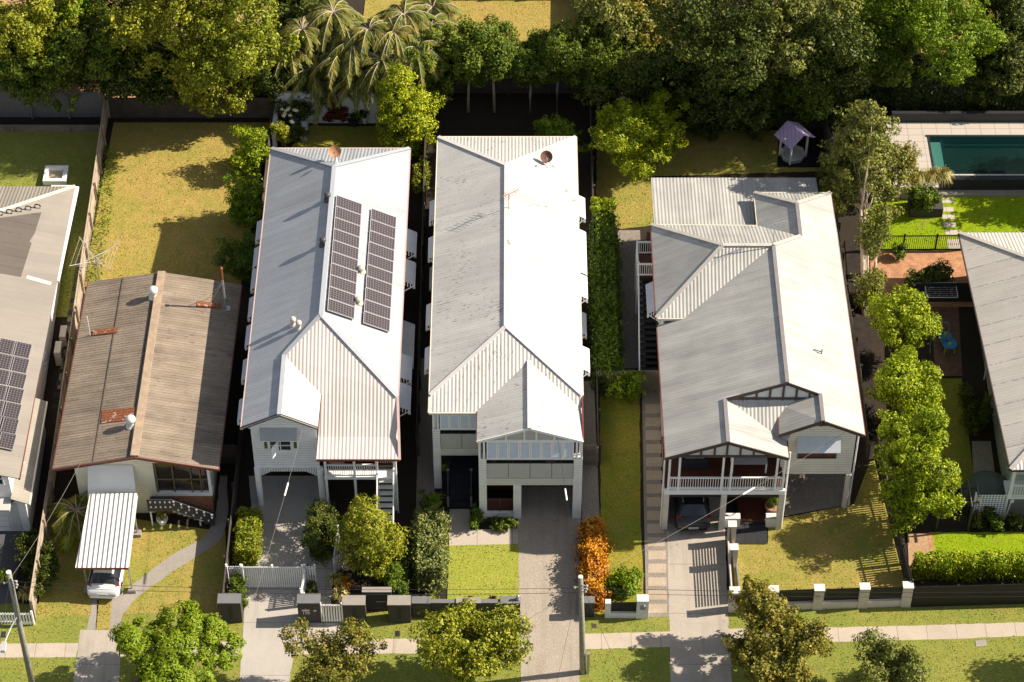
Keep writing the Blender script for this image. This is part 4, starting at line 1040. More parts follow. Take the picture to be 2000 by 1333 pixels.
m = MB(); m.box(-22.76, -13.79, 2.12, -20.14, -13.75, 2.26); m.build('valance', plain('yellow_canvas', (.62, .56, .26), .8, .04), aw)
for (x, y) in ((-16.27, -3), (-16.27, -6.2), (-16.27, -9.4), (-16.27, -11.6)): window(ha, (x, y, 3.2), 1.5, 1.0, 'E')
pl_ = (zr-ze)/(4.45)
for (u, v) in ((301, 580), (257, 832)):
    q = onp(u, v, zr+pl_*19.93, pl_, 0); vent(ha, q, .22, .75, plain('white_vent', (.66, .64, .60), .4, .05))
def patch(px, plane, mat):
    m = MB(); m.slab([onp(a, b, *plane)+Vector((0, 0, .05)) for a, b in px], .03); return m.build('rusty_patch', mat, ha)
PAo = (zr+pl_*19.93, pl_, 0); PBo = (zr-pl_*19.9*1.0, -pl_*-1*-1, 0)
patch(((182, 646), (230, 640), (229, 651), (181, 656)), PAo, RUSTROOF); patch(((199, 803), (263, 797), (261, 821), (198, 828)), PAo, RUSTROOF)
pbr = (zr-ze)/(19.93-15.5)
PBo = (zr-pbr*19.93*-1*-1 if False else zr+pbr*-19.93, -pbr, 0)
patch(((385, 590), (432, 593), (431, 604), (384, 601)), PBo, RUSTROOF)
q = onp(441, 603, *PBo)
fl = empty('flue_pipe', (q.x, q.y, q.z-.1), 'tall rusty flue pipe braced on the old brown roof', 'flue pipe')
m = MB(); m.tube([(0, 0, 0), (0, 0, 1.2), (0, 0, 2.4)], .06, 8); m.build('pipe', GALV, fl, world=False); m = MB(); m.tube([(0, 0, 2.4), (0, 0, 3.2)], .062, 8); m.lathe((0, 0, 3.2), [(.1, 0), (.1, .12), (.02, .2)], 8); m.build('rusty_top', RUST, fl, world=False)
m = MB(); m.tube([(0, 0, 2.2), (-1.2, -.6, .3)], .015, 4); m.tube([(0, 0, 2.2), (-1.1, .5, .3)], .015, 4); m.build('brace', GALV, fl, world=False); m = MB(); m.box(-.25, -.2, .02, .25, .2, .12); m.build('flashing', GALV, fl, world=False)
q = onp(176, 655, *PAo); m = MB(); m.tube([q, q+Vector((0, 0, 1.5))], .03, 6); m.build('vent_pipe', CREAMTRIM, ha)
LAPM = plain('dark_sheet_lap', (.10, .08, .06), .9, .2)
for (xl0, xl1) in ((-22.25, -22.1), (-20.35, -20.2)):
    m = MB(); zl = zr-pl_*(-19.93-xl0); m.beam((xl0, -13.3, zr+pl_*(19.98+xl0)+.012), (xl1, .5, zr+pl_*(19.85+xl1)+.012), .05, .02); m.build('sheet_lap', LAPM, ha)
# entry landing and stair with white-dotted balustrade
m = MB(); m.box(-19.6, -13.9, 1.3, -18.3, -12.95, 1.42); n = 8
for k in range(n): m.box(-18.3+k*.27, -13.9, 1.3-(k+1)*.15, -18.02+k*.27, -12.95, 1.36-(k+1)*.15)
m.build('entry_stairs', plain('dark_tread', (.06, .055, .06), .6, .1), ha)
m = MB()
m.prism([(-19.6, -13.92, 1.45), (-18.3, -13.92, 1.45), (-16.1, -13.92, .2), (-16.1, -13.92, 1.05), (-18.3, -13.92, 2.3), (-19.6, -13.92, 2.3)], (0, .04, 0)); bl = m.build('stair_balustrade', plain('dark_grey_sheet', (.045, .042, .05), .5, .1), ha)
m = MB()
for k in range(5):
    for j in range(2): m.box(-19.45+k*.26, -13.95, 1.65+j*.4, -19.37+k*.26, -13.915, 1.77+j*.4)
for k in range(11):
    x = -18.2+k*.195; zz = 1.45-(x+18.3)*.568
    for j in (0.12, .45, .68): 
        if (k+int(j*10)) % 2 == 0: m.box(x, -13.95, zz+j, x+.08, -13.915, zz+j+.12)
m.build('white_inset', plain('white_inset', (.8, .8, .8), .5, .02), bl)
posts(ha, [(-19.5, -13.8), (-16.9, -13.8)], 0, 1.3, WHITE, .035)
# ---------------------------------------------------------------- house A: far left
hl = empty('house', (-31, -3, .6), 'two-storey white house with beige iron roof and black pool heating mat', 'house', 'houses along the street')
xa = -25.85; zE = 5.35; sA = .26
def za(x): return zE+sA*(xa-x)
xt = -34.0
roof(hl, [[(xa, -15.0, zE), (xa+.3, 7.4, zE), (-25.85-3.2, 4.6, za(-29.05)), (xt, 1.0, za(xt)), (xt, -15.0, za(xt))], [(xa+.3, 7.4, zE), (-42, 7.4, zE), (-42, 6.0, 5.7), (xt, 1.0, za(xt)), (-29.05, 4.6, za(-29.05))], [(xt, -15, za(xt)), (xt, 1, za(xt)), (-42, 6.0, 5.6), (-42, -15, 5.3)]], ROOF_A)
gutters(hl, [((xa+.15, -.4, zE), (xa+.35, 7.4, zE))], WHITE, w=.3); gutters(hl, [((xa, -15, zE), (xa+.1, -.4, zE))], REDTRIM, w=.1)
caps(hl, [((xa+.3, 7.4, zE), (-29.05, 4.6, za(-29.05))), ((-29.05, 4.6, za(-29.05)), (xt, 1, za(xt))), ((xa-.1, -.7, za(xa-.1)), (-27.3, -.5, za(-27.3)))], CREAMTRIM, w=.25)
m = MB(); m.slab([(-27.6, -.6, za(-27.6)+.06), (-27.15, 4.8, za(-27.15)+.06), (-31, 2.9, za(-31)+.06), (-31.5, -.6, za(-31.5)+.06)], .03); m.build('pool_heating_mat', DARKMAT, hl)
m = MB()
for k in range(8):
    t = k/7; x = -27.4-3.4*t; y = 5.0-1.9*t; zz = za(x)+.15
    m.tube([(x+.18*math.cos(a*.8), y+.1, zz+.18*math.sin(a*.8)) for a in range(8)], .04, 5)
m.build('heating_hose', BLACK, hl)
WS = plain('white_stucco', (.72, .70, .68), .7, .04)
m = MB(); m.box(-45, -14.2, 2.4, -26.65, 7, 5.4); m.build('upper_wall', WS, hl)
m = MB(); m.box(-45, -14.2, -.1, -26.05, -7.4, 2.65); m.build('lower_wall', WS, hl)
m = MB(); m.box(-45, -7.4, -.1, -26.5, 7, 2.5); m.build('rear_lower_wall', WS, hl)
roof(hl, [[(-25.75, -14.6, 2.75), (-25.75, -7.2, 2.75), (-26.65, -7.2, 3.2), (-26.65, -14.6, 3.2)]], ROOF_A, name='skirt_roof')
gutters(hl, [((-25.72, -14.6, 2.75), (-25.72, -7.2, 2.75))], CREAMTRIM, w=.08)
m = MB(); m.box(-31, -14.26, .1, -27.1, -14.2, 2.3); m.build('garage_door', striped('garage_door', (.62, .63, .63), .45, 'z', .02, .6), hl)
m = MB(); m.box(-27.0, -14.24, .1, -26.5, -14.2, 2.35); m.build('door_frame', GREYPANEL, hl)
m = MB(); m.box(-30, -15.1, 2.7, -26.7, -14.2, 2.85); m.build('balcony_floor', GREYPANEL, hl); window(hl, (-27.4, -14.2, 4.4), .9, .9, 'S'); window(hl, (-29.2, -14.2, 3.9), 1.6, 1.9, 'S')
window(hl, (-26.5, -3.2, 1.7), .8, .9, 'E'); window(hl, (-26.65, -11, 4.2), 1.2, .9, 'E')
m = MB(); m.tube([(-26.6, -12.5, 3.3), (-26.3, -12.45, 3.6), (-26.1, -12.4, 3.6)], .03, 5); m.build('wall_pipe', WHITE, hl)
pA = (zE+sA*xa, -sA, 0)
for r in range(7):
    for c in range(2):
        u0 = 31-(r*5.2)-c*29; v0 = 670+r*29.5-c*6
        q = [onp(u0+dx, v0+dy, *pA) for dx, dy in ((0, 0), (28, 6), (-5, 28))]
        ex = q[1]-q[0]; ey = q[2]-q[0]
        solar_panel(q[0]+ex*.5+ey*.5, ex, ey, 'black solar panel, row %s, %s column on the beige left-hand roof' % (['one', 'two', 'three', 'four', 'five', 'six', 'seven'][r], ['eave-side', 'ridge-side'][c]), 'solar panels on the beige roof', .95, 1.1)
# ---------------------------------------------------------------- house E: far right
he = empty('house', (31, -4, .6), 'low pale-green house with jointed beige iron roof at the right edge', 'house', 'houses along the street')
ze = 4.3; x0 = 26.5; zr = 6.4; xr_ = 31.5
e0, e1 = (x0, -13.5, ze), (x0-.55, 4.6, ze); r0, r1 = (xr_, -8.5, zr), (xr_, -1.0, zr)
roof(he, [[e0, r0, r1, e1], [e1, r1, (36.5, 4.6, ze)], [e0, (36.5, -13.5, ze), r0], [(36.5, -13.5, ze), (36.5, 4.6, ze), r1, r0]], ROOF_E)
caps(he, [(e0, r0), (e1, r1), (r0, r1)], plain('e_ridge', (.46, .43, .39), .5, .08), w=.24); gutters(he, [(e0, e1), (e0, (36.5, -13.5, ze))], BROWNTRIM, w=.12)
m = MB(); m.box(27.0, -12.0, .2, 36, 4.2, 4.25); m.build('wall', GREENB, he)
m = MB(); m.box(26.8, -13.1, -.1, 36, -12.0, 1.5); m.build('block_base', plain('grey_blockwork', (.16, .155, .15), .8, .1), he)
m = MB(); m.box(26.7, -13.2, 1.5, 36, -12, 1.65); m.build('verandah_floor', WHITE, he)
posts(he, [(26.85, -13.1), (29.6, -13.1)], 1.6, 4.25, WHITE, .09); balustrade(he, (26.95, -13.15, 1.65), (30, -13.15, 1.65), .95, gap=.14, w=.06)
m = MB()
for k in range(24):
    for sg in (-1, 1): m.beam((27.0+k*.12, -13.1, 3.45), (27.0+k*.12+sg*.6, -13.1, 4.05), .02, .02)
m.build('lattice_frieze', WHITE, he)
for y in (-2.5, 1.0, -6, -9): window(he, (26.99, y, 3.1), 1.0, .8, 'W')
m = MB(); m.tube([(26.9, -12, 3.4), (26.9, -6, 3.5)], .04, 5); m.tube([(26.85, -3.6, .6), (26.85, -3.6, 4.1)], .04, 5); m.build('downpipe', WHITE, he)
m = MB(); m.tube([(26.95, -13.3, 1.4), (26.9, -13.35, .9), (26.8, -13.35, 0)], .03, 5); m.build('wall_conduit', WHITE, he); m = MB(); m.box(26.95, -13.18, 1.15, 27.15, -13.1, 1.4); m.build('meter_box', WHITE, he)
# ---------------------------------------------------------------- fences, walls, gates
def fence(name, label, pts, h, mat, group=None, step=2.4, side=1, postm=None, thick=.03, posth=None, rails=True, cat='fence', z0=None):
    pts = [Vector((p[0], p[1], 0)) for p in pts]
    zf_ = (lambda y: T(y)) if z0 is None else (lambda y: z0)
    c = pts[0]; root = empty(name, (c.x, c.y, zf_(c.y)), label, cat, group)
    pb = MB(); rl = [MB(), MB()]; pp = []
    for a, b in zip(pts, pts[1:]):
        n = max(1, round((b-a).length/step)); d = (b-a).normalized(); s = Vector((-d.y, d.x, 0))
        for k in range(n):
            p, q = a.lerp(b, k/n), a.lerp(b, (k+1)/n); zp, zq = zf_(p.y), zf_(q.y)
            t = s*thick/2; e = Vector((0, 0, h))
            P0, Q0 = p+Vector((0, 0, zp-.05)), q+Vector((0, 0, zq-.05))
            pb.hex([P0-t, Q0-t, Q0+t, P0+t], [P0-t+e, Q0-t+e, Q0+t+e, P0+t+e])
            for zz, rr in ((.3, rl[0]), (h-.3, rl[1])):
                rr.beam(P0-s*side*(thick/2+.03)+Vector((0, 0, zz)), Q0-s*side*(thick/2+.03)+Vector((0, 0, zz)), .045, .08)
            pp.append(p-s*side*.1)
        pp.append(b-s*side*.1)
    pb.build('paling_panel', mat, root)
    if rails:
        for rr in rl: rr.build('rail', postm or mat, root)
    for p in pp[:100]:
        m = MB(); m.box(p.x-.06, p.y-.06, zf_(p.y)-.1, p.x+.06, p.y+.06, zf_(p.y)+(posth or h-.1)); m.build('post', postm or mat, root)
    return root
def picket(name, label, a, b, h, mat, gap=.16, w=.09, group=None, cat='fence', step=2.2, rail_z=(.25, .85), z0=None, thick=.025):
    a = Vector((a[0], a[1], 0)); b = Vector((b[0], b[1], 0)); d = (b-a).normalized(); L = (b-a).length
    zf_ = (lambda y: T(y)) if z0 is None else (lambda y: z0)
    root = empty(name, (a.x, a.y, zf_(a.y)), label, cat, group)
    m = MB(); n = int(L/gap)
    for k in range(n+1):
        p = a.lerp(b, k/n); z = zf_(p.y)
        m.beam(p+Vector((0, 0, z+.06)), p+Vector((0, 0, z+h)), w, thick, up=Vector((-d.y, d.x, 0)))
    m.build('picket_panel', mat, root)
    m = MB(); za, zb_ = zf_(a.y), zf_(b.y); s = Vector((-d.y, d.x, 0))*.035
    for t in rail_z: m = MB(); m.beam(a+s+Vector((0, 0, za+h*t)), b+s+Vector((0, 0, zb_+h*t)), .04, .07); m.build('rail', mat, root)
    n = max(1, round(L/step))
    for k in range(n+1):
        p = a.lerp(b, k/n); z = zf_(p.y); q = MB(); q.box(p.x-.05, p.y-.02+.05, z-.1, p.x+.05, p.y+.13, z+h+.06); q.build('post', mat, root)
    return root
def X(u, v, h=0): p = P(u, v, h); return (p.x, p.y)
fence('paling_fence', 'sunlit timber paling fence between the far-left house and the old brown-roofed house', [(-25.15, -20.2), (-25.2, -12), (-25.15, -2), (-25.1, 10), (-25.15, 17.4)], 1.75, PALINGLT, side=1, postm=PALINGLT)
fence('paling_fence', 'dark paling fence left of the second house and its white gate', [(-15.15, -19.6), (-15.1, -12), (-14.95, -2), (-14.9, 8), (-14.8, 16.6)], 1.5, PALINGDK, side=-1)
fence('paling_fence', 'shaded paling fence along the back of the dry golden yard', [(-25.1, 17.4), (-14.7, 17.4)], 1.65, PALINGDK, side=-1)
fence('steel_fence', 'grey steel sheet fence behind the far-left yard', [(-46, 17.45), (-25.2, 17.45)], 2.05, SHEETF, rails=False, posth=1.9)
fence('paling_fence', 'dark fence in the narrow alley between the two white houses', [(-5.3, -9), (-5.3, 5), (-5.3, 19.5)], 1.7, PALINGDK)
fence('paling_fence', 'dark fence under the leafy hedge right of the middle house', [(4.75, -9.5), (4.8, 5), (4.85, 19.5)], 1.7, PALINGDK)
fence('paling_fence', 'short weathered cross fence behind the strip of lawn', [X(1166, 764), X(1284, 764)], 1.75, PALING)
fence('paling_fence', 'short weathered fence closing the alley right of the middle house', [(3.75, -9.6), (4.7, -9.6)], 1.7, PALING)
fence('paling_fence', 'low dark fence across the alley beside the old house', [(-16.2, -9.5), (-15.2, -9.5)], 1.6, PALINGDK)
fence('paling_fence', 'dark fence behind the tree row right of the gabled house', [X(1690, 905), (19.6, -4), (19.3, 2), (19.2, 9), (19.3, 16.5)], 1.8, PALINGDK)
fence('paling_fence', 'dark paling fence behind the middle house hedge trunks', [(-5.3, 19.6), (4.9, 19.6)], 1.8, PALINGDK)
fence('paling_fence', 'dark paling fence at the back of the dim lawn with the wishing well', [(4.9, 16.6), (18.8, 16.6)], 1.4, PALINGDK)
fence('paling_fence', 'pale timber fence far behind the pool hedge', [X(1870, 118), X(2080, 112)], 1.5, PALING)
fence('paling_fence', 'thin timber fence right of the far sunny lawn', [X(1136, 75), X(1136, -60)], 1.6, PALING)
fence('paling_fence', 'weathered fence along the top of the far sunny lawn', [X(850, -4), X(1136, -4)], 1.6, PALING)
fence('steel_fence', 'dark steel fence behind the fold-down clothes airer', [X(1780, 590), X(1900, 590)], 1.6, CHARCOAL, rails=False, posth=1.5)
fence('block_wall', 'white wall beside the far-left house near the timber fence', [X(106, 398), X(150, 398)], 1.5, RENDERW, rails=False, thick=.15, cat='wall')
picket('picket_fence', 'open dark picket fence right of the patchy front lawn', X(1776, 1176), X(1708, 900), 1.75, TIMBER_DARK, gap=.15, w=.085)
fence('paling_fence', 'black paling fence under the clipped lime hedge at far right', [X(1780, 1186), X(2120, 1176)], 1.75, striped('black_palings', (.022, .02, .02), .12, 'h', .03, .4), side=-1)
picket('picket_fence', 'low white picket fence beside the leaning power pole', X(-40, 1221), X(66, 1222), 1.05, WHITE, gap=.15, w=.08)
picket('picket_fence', 'short white slatted fence left of the driveway gate', X(446, 1141), X(474, 1141), 1.5, WHITE, gap=.12, w=.085)
picket('picket_fence', 'short white slatted fence right of the driveway gate', X(598, 1141), X(617, 1141), 1.5, WHITE, gap=.12, w=.085)
g = picket('driveway_gate', 'white slatted double gate across the grey driveway', X(477, 1149), X(594, 1149), 1.8, WHITE, gap=.11, w=.075, cat='gate', step=1.6, rail_z=(.08, .95))
picket('driveway_gate', 'narrow white gate leaf swung open along the driveway', X(597, 1150), X(590, 1186), 1.4, WHITE, gap=.12, w=.08, cat='gate', step=1.0)
picket('picket_fence', 'white picket fence half hidden behind the golden bush', X(654, 1122), X(662, 1060), 1.3, WHITE, gap=.13, w=.08)
picket('picket_fence', 'angled white picket panel at the paved landing', X(655, 1122), X(678, 1100), 1.3, WHITE, gap=.13, w=.08)
picket('entry_gate', 'white slatted pedestrian gate beside the numbered pillar', X(628, 1216), X(670, 1216), 1.5, WHITE, gap=.13, w=.085, cat='gate', step=1.5, rail_z=(.1, .93))
picket('pool_fence', 'black metal pool fence along the brick patio', X(1700, 490), X(1890, 489), 1.2, BLACK, gap=.12, w=.025, step=2.0, rail_z=(.04, .97))
# rendered pillars and walls along the street
DGREY = plain('dark_brown_render', (.052, .048, .045), .75, .08, bmp=.003); DTOP = plain('pillar_cap', (.16, .16, .165), .6, .08); TTOP = plain('taupe_cap', (.28, .25, .22), .6, .08)
def pillar(label, u0, u1, vb, h, dep=.6, mat=DGREY, top=DTOP, slot=None, cat='pillar', name='gate_pillar'):
    a = P(u0, vb); b = P(u1, vb); root = empty(name, ((a.x+b.x)/2, a.y, a.z), label, cat)
    m = MB(); m.box(a.x, a.y, a.z-.1, b.x, a.y+dep, a.z+h); m.build('body', mat, root)
    m = MB(); m.box(a.x-.02, a.y-.02, a.z+h+.002, b.x+.02, a.y+dep+.02, a.z+h+.06); m.build('cap', top, root)
    if slot:
        m = MB(); x = a.x+(b.x-a.x)*slot; m.box(x-.1, a.y-.012, a.z+.35, x+.1, a.y-.003, a.z+h-.25); m.build('slot', BLACK, root)
    return root, a, b
pillar('dark brown pillar with a slot, left of the grey driveway', 430, 474, 1217, 1.65, slot=.52)
pr_, a_, b_ = pillar('dark brown pillar with letter slot and number 170', 584, 628, 1217, 1.65)
m = MB(); m.box(a_.x+.22, a_.y-.03, 1.02, a_.x+.62, a_.y-.004, 1.16); m.build('letter_slot', plain('brushed_plate', (.55, .48, .40), .4, .08), pr_)
m = MB(); m.box(a_.x+.82, a_.y-.03, 1.0, a_.x+.97, a_.y-.004, 1.13); m.build('intercom', plain('brushed_plate', (0, 0, 0)), pr_)
m = MB(); m.lathe((a_.x+.42, a_.y-.02, 1.24), [(.04, 0), (.04, .05)], 10); m.build('bell', GALV, pr_)
def text(body, p, size, mat, parent, name='house_number', ext=.008):
    cu = bpy.data.curves.new(name, 'FONT'); cu.body = body; cu.size = size; cu.extrude = ext; cu.align_x = 'CENTER'
    t = bpy.data.objects.new(name, cu); COL.objects.link(t)
    dg = bpy.context.evaluated_depsgraph_get(); me = bpy.data.meshes.new_from_object(t.evaluated_get(dg))
    bpy.data.objects.remove(t); me.materials.clear(); me.materials.append(mat)
    o = bpy.data.objects.new(name, me); COL.objects.link(o); o.parent = parent
    o.location = Vector(p)-root_loc(parent); o.rotation_euler = (R(90), 0, 0); return o
text('170', (a_.x+.42, a_.y-.012, .76), .26, plain('pale_numerals', (.75, .70, .62), .4, .03), pr_)
pillar('dark brown pillar with a slot, right of the white pedestrian gate', 671, 715, 1217, 1.5, top=TTOP, slot=.5)
pillar('dark brown pillar with a slot, left corner of the main garden wall', 759, 803, 1217, 1.5, top=TTOP, slot=.5)
pr_, a_, b_ = pillar('dark recessed niche wall with pale cap between two slotted pillars', 710, 766, 1193, 1.55, dep=.3, top=TTOP, name='niche_wall', cat='wall')
m = MB(); m.box(a_.x+.7, a_.y-.03, .75, a_.x+1.2, a_.y-.005, .82); m.build('plate', GALV, pr_)
# main house front wall
a = P(806, 1206); b = P(1016, 1206)
mw = empty('garden_wall', (0, a.y, 0), 'low charcoal front wall with letterbox pillar beside the main driveway', 'wall')
m = MB(); m.box(a.x, a.y, -.1, a.x+.95, a.y+.4, 1.2); m.build('pillar', DGREY, mw); m = MB(); m.box(b.x-1.02, a.y-.02, -.1, b.x, a.y+.38, 1.2); lp = m.build('letterbox_pillar', DGREY, mw)
m = MB(); m.box(a.x+.95, a.y+.08, -.1, b.x-1.02, a.y+.3, 1.12); m.build('wall_panel', CHARCOAL, mw)
for x0, x1 in ((a.x-.02, a.x+.97), (b.x-1.04, b.x+.02)):
    m = MB(); m.box(x0, a.y-.04, 1.202, x1, a.y+.42, 1.25); m.build('cap', DTOP, mw)
m = MB(); m.box(a.x+.97, a.y+.06, 1.122, b.x-1.04, a.y+.32, 1.15); m.build('wall_cap', DTOP, mw)
m = MB(); m.box(a.x+2.3, a.y+.0, 1.16, a.x+3.6, a.y+.38, 1.22); m.build('seat_cap', TTOP, mw)
BRASS = plain('brass_plate', (.42, .34, .13), .4, .1)
m = MB(); m.box(b.x-.86, a.y-.05, .82, b.x-.22, a.y-.023, 1.1); lb = m.build('letterbox', BRASS, mw); m = MB(); m.box(b.x-.78, a.y-.056, .95, b.x-.3, a.y-.051, 1.03); m.build('flap', plain('brass_shadow', (.2, .16, .07), .4, .1), lb); m = MB(); m.box(b.x-1.0, a.y-.05, .92, b.x-.89, a.y-.023, 1.02); m.build('number_plate', BRASS, mw)
m = MB(); m.lathe((b.x-.12, a.y+.2, 1.25), [(.11, 0), (.11, .1), (.05, .14), (.09, .2), (.1, .28), (.04, .36)], 12); m.build('finial', GALV, mw, smooth=True)
pillar('charcoal wall end beside the power pole', 1134, 1160, 1206, 1.2, dep=.4, mat=CHARCOAL, name='garden_wall', cat='wall')
# white rendered pieces on the strip
a = P(1181, 1208); b = P(1265, 1204)
ww = empty('garden_wall', ((a.x+b.x)/2, a.y, 0), 'short white rendered wall with a dark slatted infill below the shrub', 'wall')
m = MB(); m.box(a.x, a.y, -.1, b.x-.62, a.y+.3, .42); m.build('plinth', RENDERW, ww)
m = MB(); m.box(a.x, a.y+.01, .42, a.x+.3, a.y+.3, 1.25); m.build('pier', RENDERW, ww); m = MB(); m.box(b.x-.62, a.y-.05, -.1, b.x, a.y+.45, 1.5); pi = m.build('end_pier', RENDERW, ww)
m = MB(); m.box(b.x-.44, a.y-.07, .8, b.x-.16, a.y-.052, 1.15); m.build('number_plaque', plain('grey_stone_plaque', (.26, .25, .23), .7, .4, 14), pi)
m = MB(); m.lathe((b.x-.22, a.y-.07, 1.1), [(.04, 0), (.045, .08), (.02, .16)], 8); m.build('plaque_ornament', WHITE, pi)
m = MB()
for k in range(12): m.box(a.x+.3, a.y+.1, .46+k*.066, b.x-.62, a.y+.13, .50+k*.066)
m.build('slat_infill', BLACK, ww)
# right neighbour: rendered piers with black slats
def slatted_wall(label, us, vb, h, base):
    ps = [P(u, vb(u)) for u in us]; yb = ps[0].y
    root = empty('garden_wall', ((ps[0].x+ps[-1].x)/2, (ps[0].y+ps[-1].y)/2, 0), label, 'wall')
    for p in ps:
        m = MB(); m.box(p.x-.26, p.y, -.1, p.x+.26, p.y+.42, h); q = m.build('pier', RENDER, root)
        m = MB(); m.box(p.x-.28, p.y-.02, h+.002, p.x+.28, p.y+.44, h+.05); m.build('cap', plain('pale_cap', (.66, .62, .56), .6, .05), q)
    m = MB()
    for p, q in zip(ps, ps[1:]):
        m2 = MB(); m2.hex([(p.x+.26, p.y+.05, -.1), (q.x-.26, q.y+.05, -.1), (q.x-.26, q.y+.35, -.1), (p.x+.26, p.y+.35, -.1)], [(p.x+.26, p.y+.05, base), (q.x-.26, q.y+.05, base), (q.x-.26, q.y+.35, base), (p.x+.26, p.y+.35, base)]); m2.build('plinth', RENDER, root)
        m2 = MB()
        for k in range(12): m2.beam((p.x+.26, p.y+.2, base+.06+k*(h-base-.1)/12), (q.x-.26, q.y+.2, base+.06+k*(h-base-.1)/12), .03, .075)
        mx = (p+q)/2; m2.box(mx.x-.04, mx.y+.22, base, mx.x+.04, mx.y+.28, h-.05); m2.build('slat_infill', BLACK, root)
    return root, ps
sw, ps = slatted_wall('cream rendered street wall with black slats in front of the patchy lawn', (1432, 1507, 1596, 1684, 1768), lambda u: 1197-(u-1432)*.03, 1.62, .55)
m = MB(); p = ps[2]; m.box(p.x-.12, p.y-.04, .95, p.x+.1, p.y-.003, 1.25); m.build('meter_plate', GALV, sw)
sd = empty('garden_wall', (13.9, -17, 0), 'cream rendered side wall with black slats along the concrete driveway', 'wall')
pts = [P(1421, 1060), P(1424, 1105), P(1429, 1185)]
for p in pts[:2]:
    m = MB(); m.box(p.x-.05, p.y-.2, -.1, p.x+.38, p.y+.2, 1.55); q = m.build('pier', RENDER, sd); m = MB(); m.box(p.x-.07, p.y-.22, 1.552, p.x+.4, p.y+.22, 1.6); m.build('cap', plain('pale_cap', (0, 0, 0)), q)
for p, q in ((pts[0], pts[1]), (pts[1], pts[2])):
    m = MB(); m.box(p.x-.04, q.y+.2, -.1, p.x+.16, p.y-.2, .42); m.build('plinth', RENDER, sd)
    m = MB()
    for k in range(9): m.beam((p.x+.05, q.y+.2, .52+k*.122), (p.x+.05, p.y-.2, .52+k*.122), .02, .062)
    m.build('slat_infill', BLACK, sd)
m = MB(); a = P(1447, 1180); m.beam((a.x, a.y, .12), (a.x-.15, a.y+4.6, .12), .08, .28); tag(m.build('edging_board', GALV), 'grey edging board dividing the narrow bed from the lawn', 'edging')
# back walls and retaining
wl = fence('garden_wall', 'pale rendered back wall with a gecko ornament and pot plants before it', [(-14.6, 17.0), (-7.4, 17.0)], 2.5, RENDERW, rails=False, thick=.2, posth=.5, cat='wall')
gk = MB(); o = P(645, 196, 1.6); gy_ = 16.86
def gp(x, z): return (-11.25+x, gy_, 3.85+z)
gk.tube([gp(-.45, -.15), gp(-.55, -.35), gp(-.3, -.42), gp(-.15, -.2), gp(.1, -.05), gp(.3, .15), gp(.45, .2)], .07, 6)
for (a, b) in (((-.1, -.15), (-.25, .05)), ((.0, -.12), (.12, -.32)), ((.25, .08), (.1, .3)), ((.3, .12), (.48, -.02))): gk.tube([gp(*a), gp(*b)], .035, 5)
tag(gk.build('wall_ornament', BLACK), 'black gecko ornament hung on the pale back wall', 'ornament')
m = MB(); m.box(-14.7, 14.6, 1.7, -14.45, 16.9, 3.1); tag(m.build('garden_wall', RENDERW), 'narrow white side wall by the flowering bush in the dim yard', 'wall')
m = MB(); a = P(592, 275); m.box(a.x-.15, a.y, 1.7, a.x+.25, a.y+2.3, 2.5); tag(m.build('planter_wall', RENDERW), 'low white planter wall in the dim rear yard', 'wall')
m = MB(); m.box(-46, 16.1, 1.5, -25.5, 16.25, 2.3)
for x in (-42, -38.2, -34.6, -30.9, -27.4): m.box(x-.1, 16.0, 1.5, x+.1, 16.09, 2.35)
tag(m.build('retaining_wall', PALING), 'low timber retaining wall below the grey steel fence', 'wall')
m = MB(); a = P(1740, 238, .7); m.box(a.x, a.y-.05, 1.8, a.x+25, a.y+.2, 3.25); tag(m.build('retaining_wall', CHARCOAL), 'low black wall between the pool deck and the tall dark hedge', 'wall')
for u, vt, vb, lab in ((1990, 0, 0, ''),): pass
# pool
dk = [P(u, v, .7) for u, v in ((1726, 238), (2300, 238), (2300, 268), (1812, 268), (1831, 346), (1832, 372), (1745, 372))]
zk = T(dk[0].y)+.7
m = MB(); m.prism([Vector((p.x, p.y, zk)) for p in dk], (0, 0, -1.2)); tag(m.build('pool_deck', PAVER), kind='structure')
p0 = P(1813, 268, .75); p1 = P(1832, 345, .75)
pool = empty('pool', (p0.x+6, (p0.y+p1.y)/2, 1.9), 'teal swimming pool with a pale entry ledge and dark raised outer wall', 'pool')
zt = T(p0.y)+.75; y1, y0 = p0.y, p1.y; xA = p0.x
m = MB(); m.poly([(xA, y0, zt-.9), (xA+18, y0, zt-.9), (xA+18, y1, zt-.9), (xA, y1, zt-.9)])
m.build('basin', plain('pool_lining', (.16, .40, .40), .6, .2, .8), pool)
m = MB(); m.poly([(xA+.05, y0, zt+.02), (xA+18, y0, zt+.02), (xA+18, y1, zt+.02), (xA+.05, y1, zt+.02)])
wm, wnt, wb = newmat('pool_water'); wb.inputs['Base Color'].default_value = (.004, .03, .03, 1); wb.inputs['Roughness'].default_value = .05
wtp = nd(wnt, 'ShaderNodeBsdfTransparent'); wtp.inputs[0].default_value = (.5, .82, .80, 1); wmx = nd(wnt, 'ShaderNodeMixShader'); wmx.inputs[0].default_value = .4
lk(wnt, wtp.outputs[0], wmx.inputs[1]); lk(wnt, wb.outputs[0], wmx.inputs[2]); lk(wnt, wmx.outputs[0], wnt.nodes['Material Output'].inputs[0])
bump(wnt, wb, noise(wnt, pos(wnt), 3.2, 3), .03)
m.build('water', wm, pool)
m = MB(); m.box(xA+.05, y0+.1, zt-.9, xA+.75, y1-.35, zt-.12); m.build('entry_ledge', plain('pale_teal_ledge', (.45, .55, .46), .5, .06), pool)
m = MB(); m.box(xA+.75, y0+.1, zt-.9, xA+.84, y1-.1, zt-.08); m.build('ledge_line', CHARCOAL, pool)
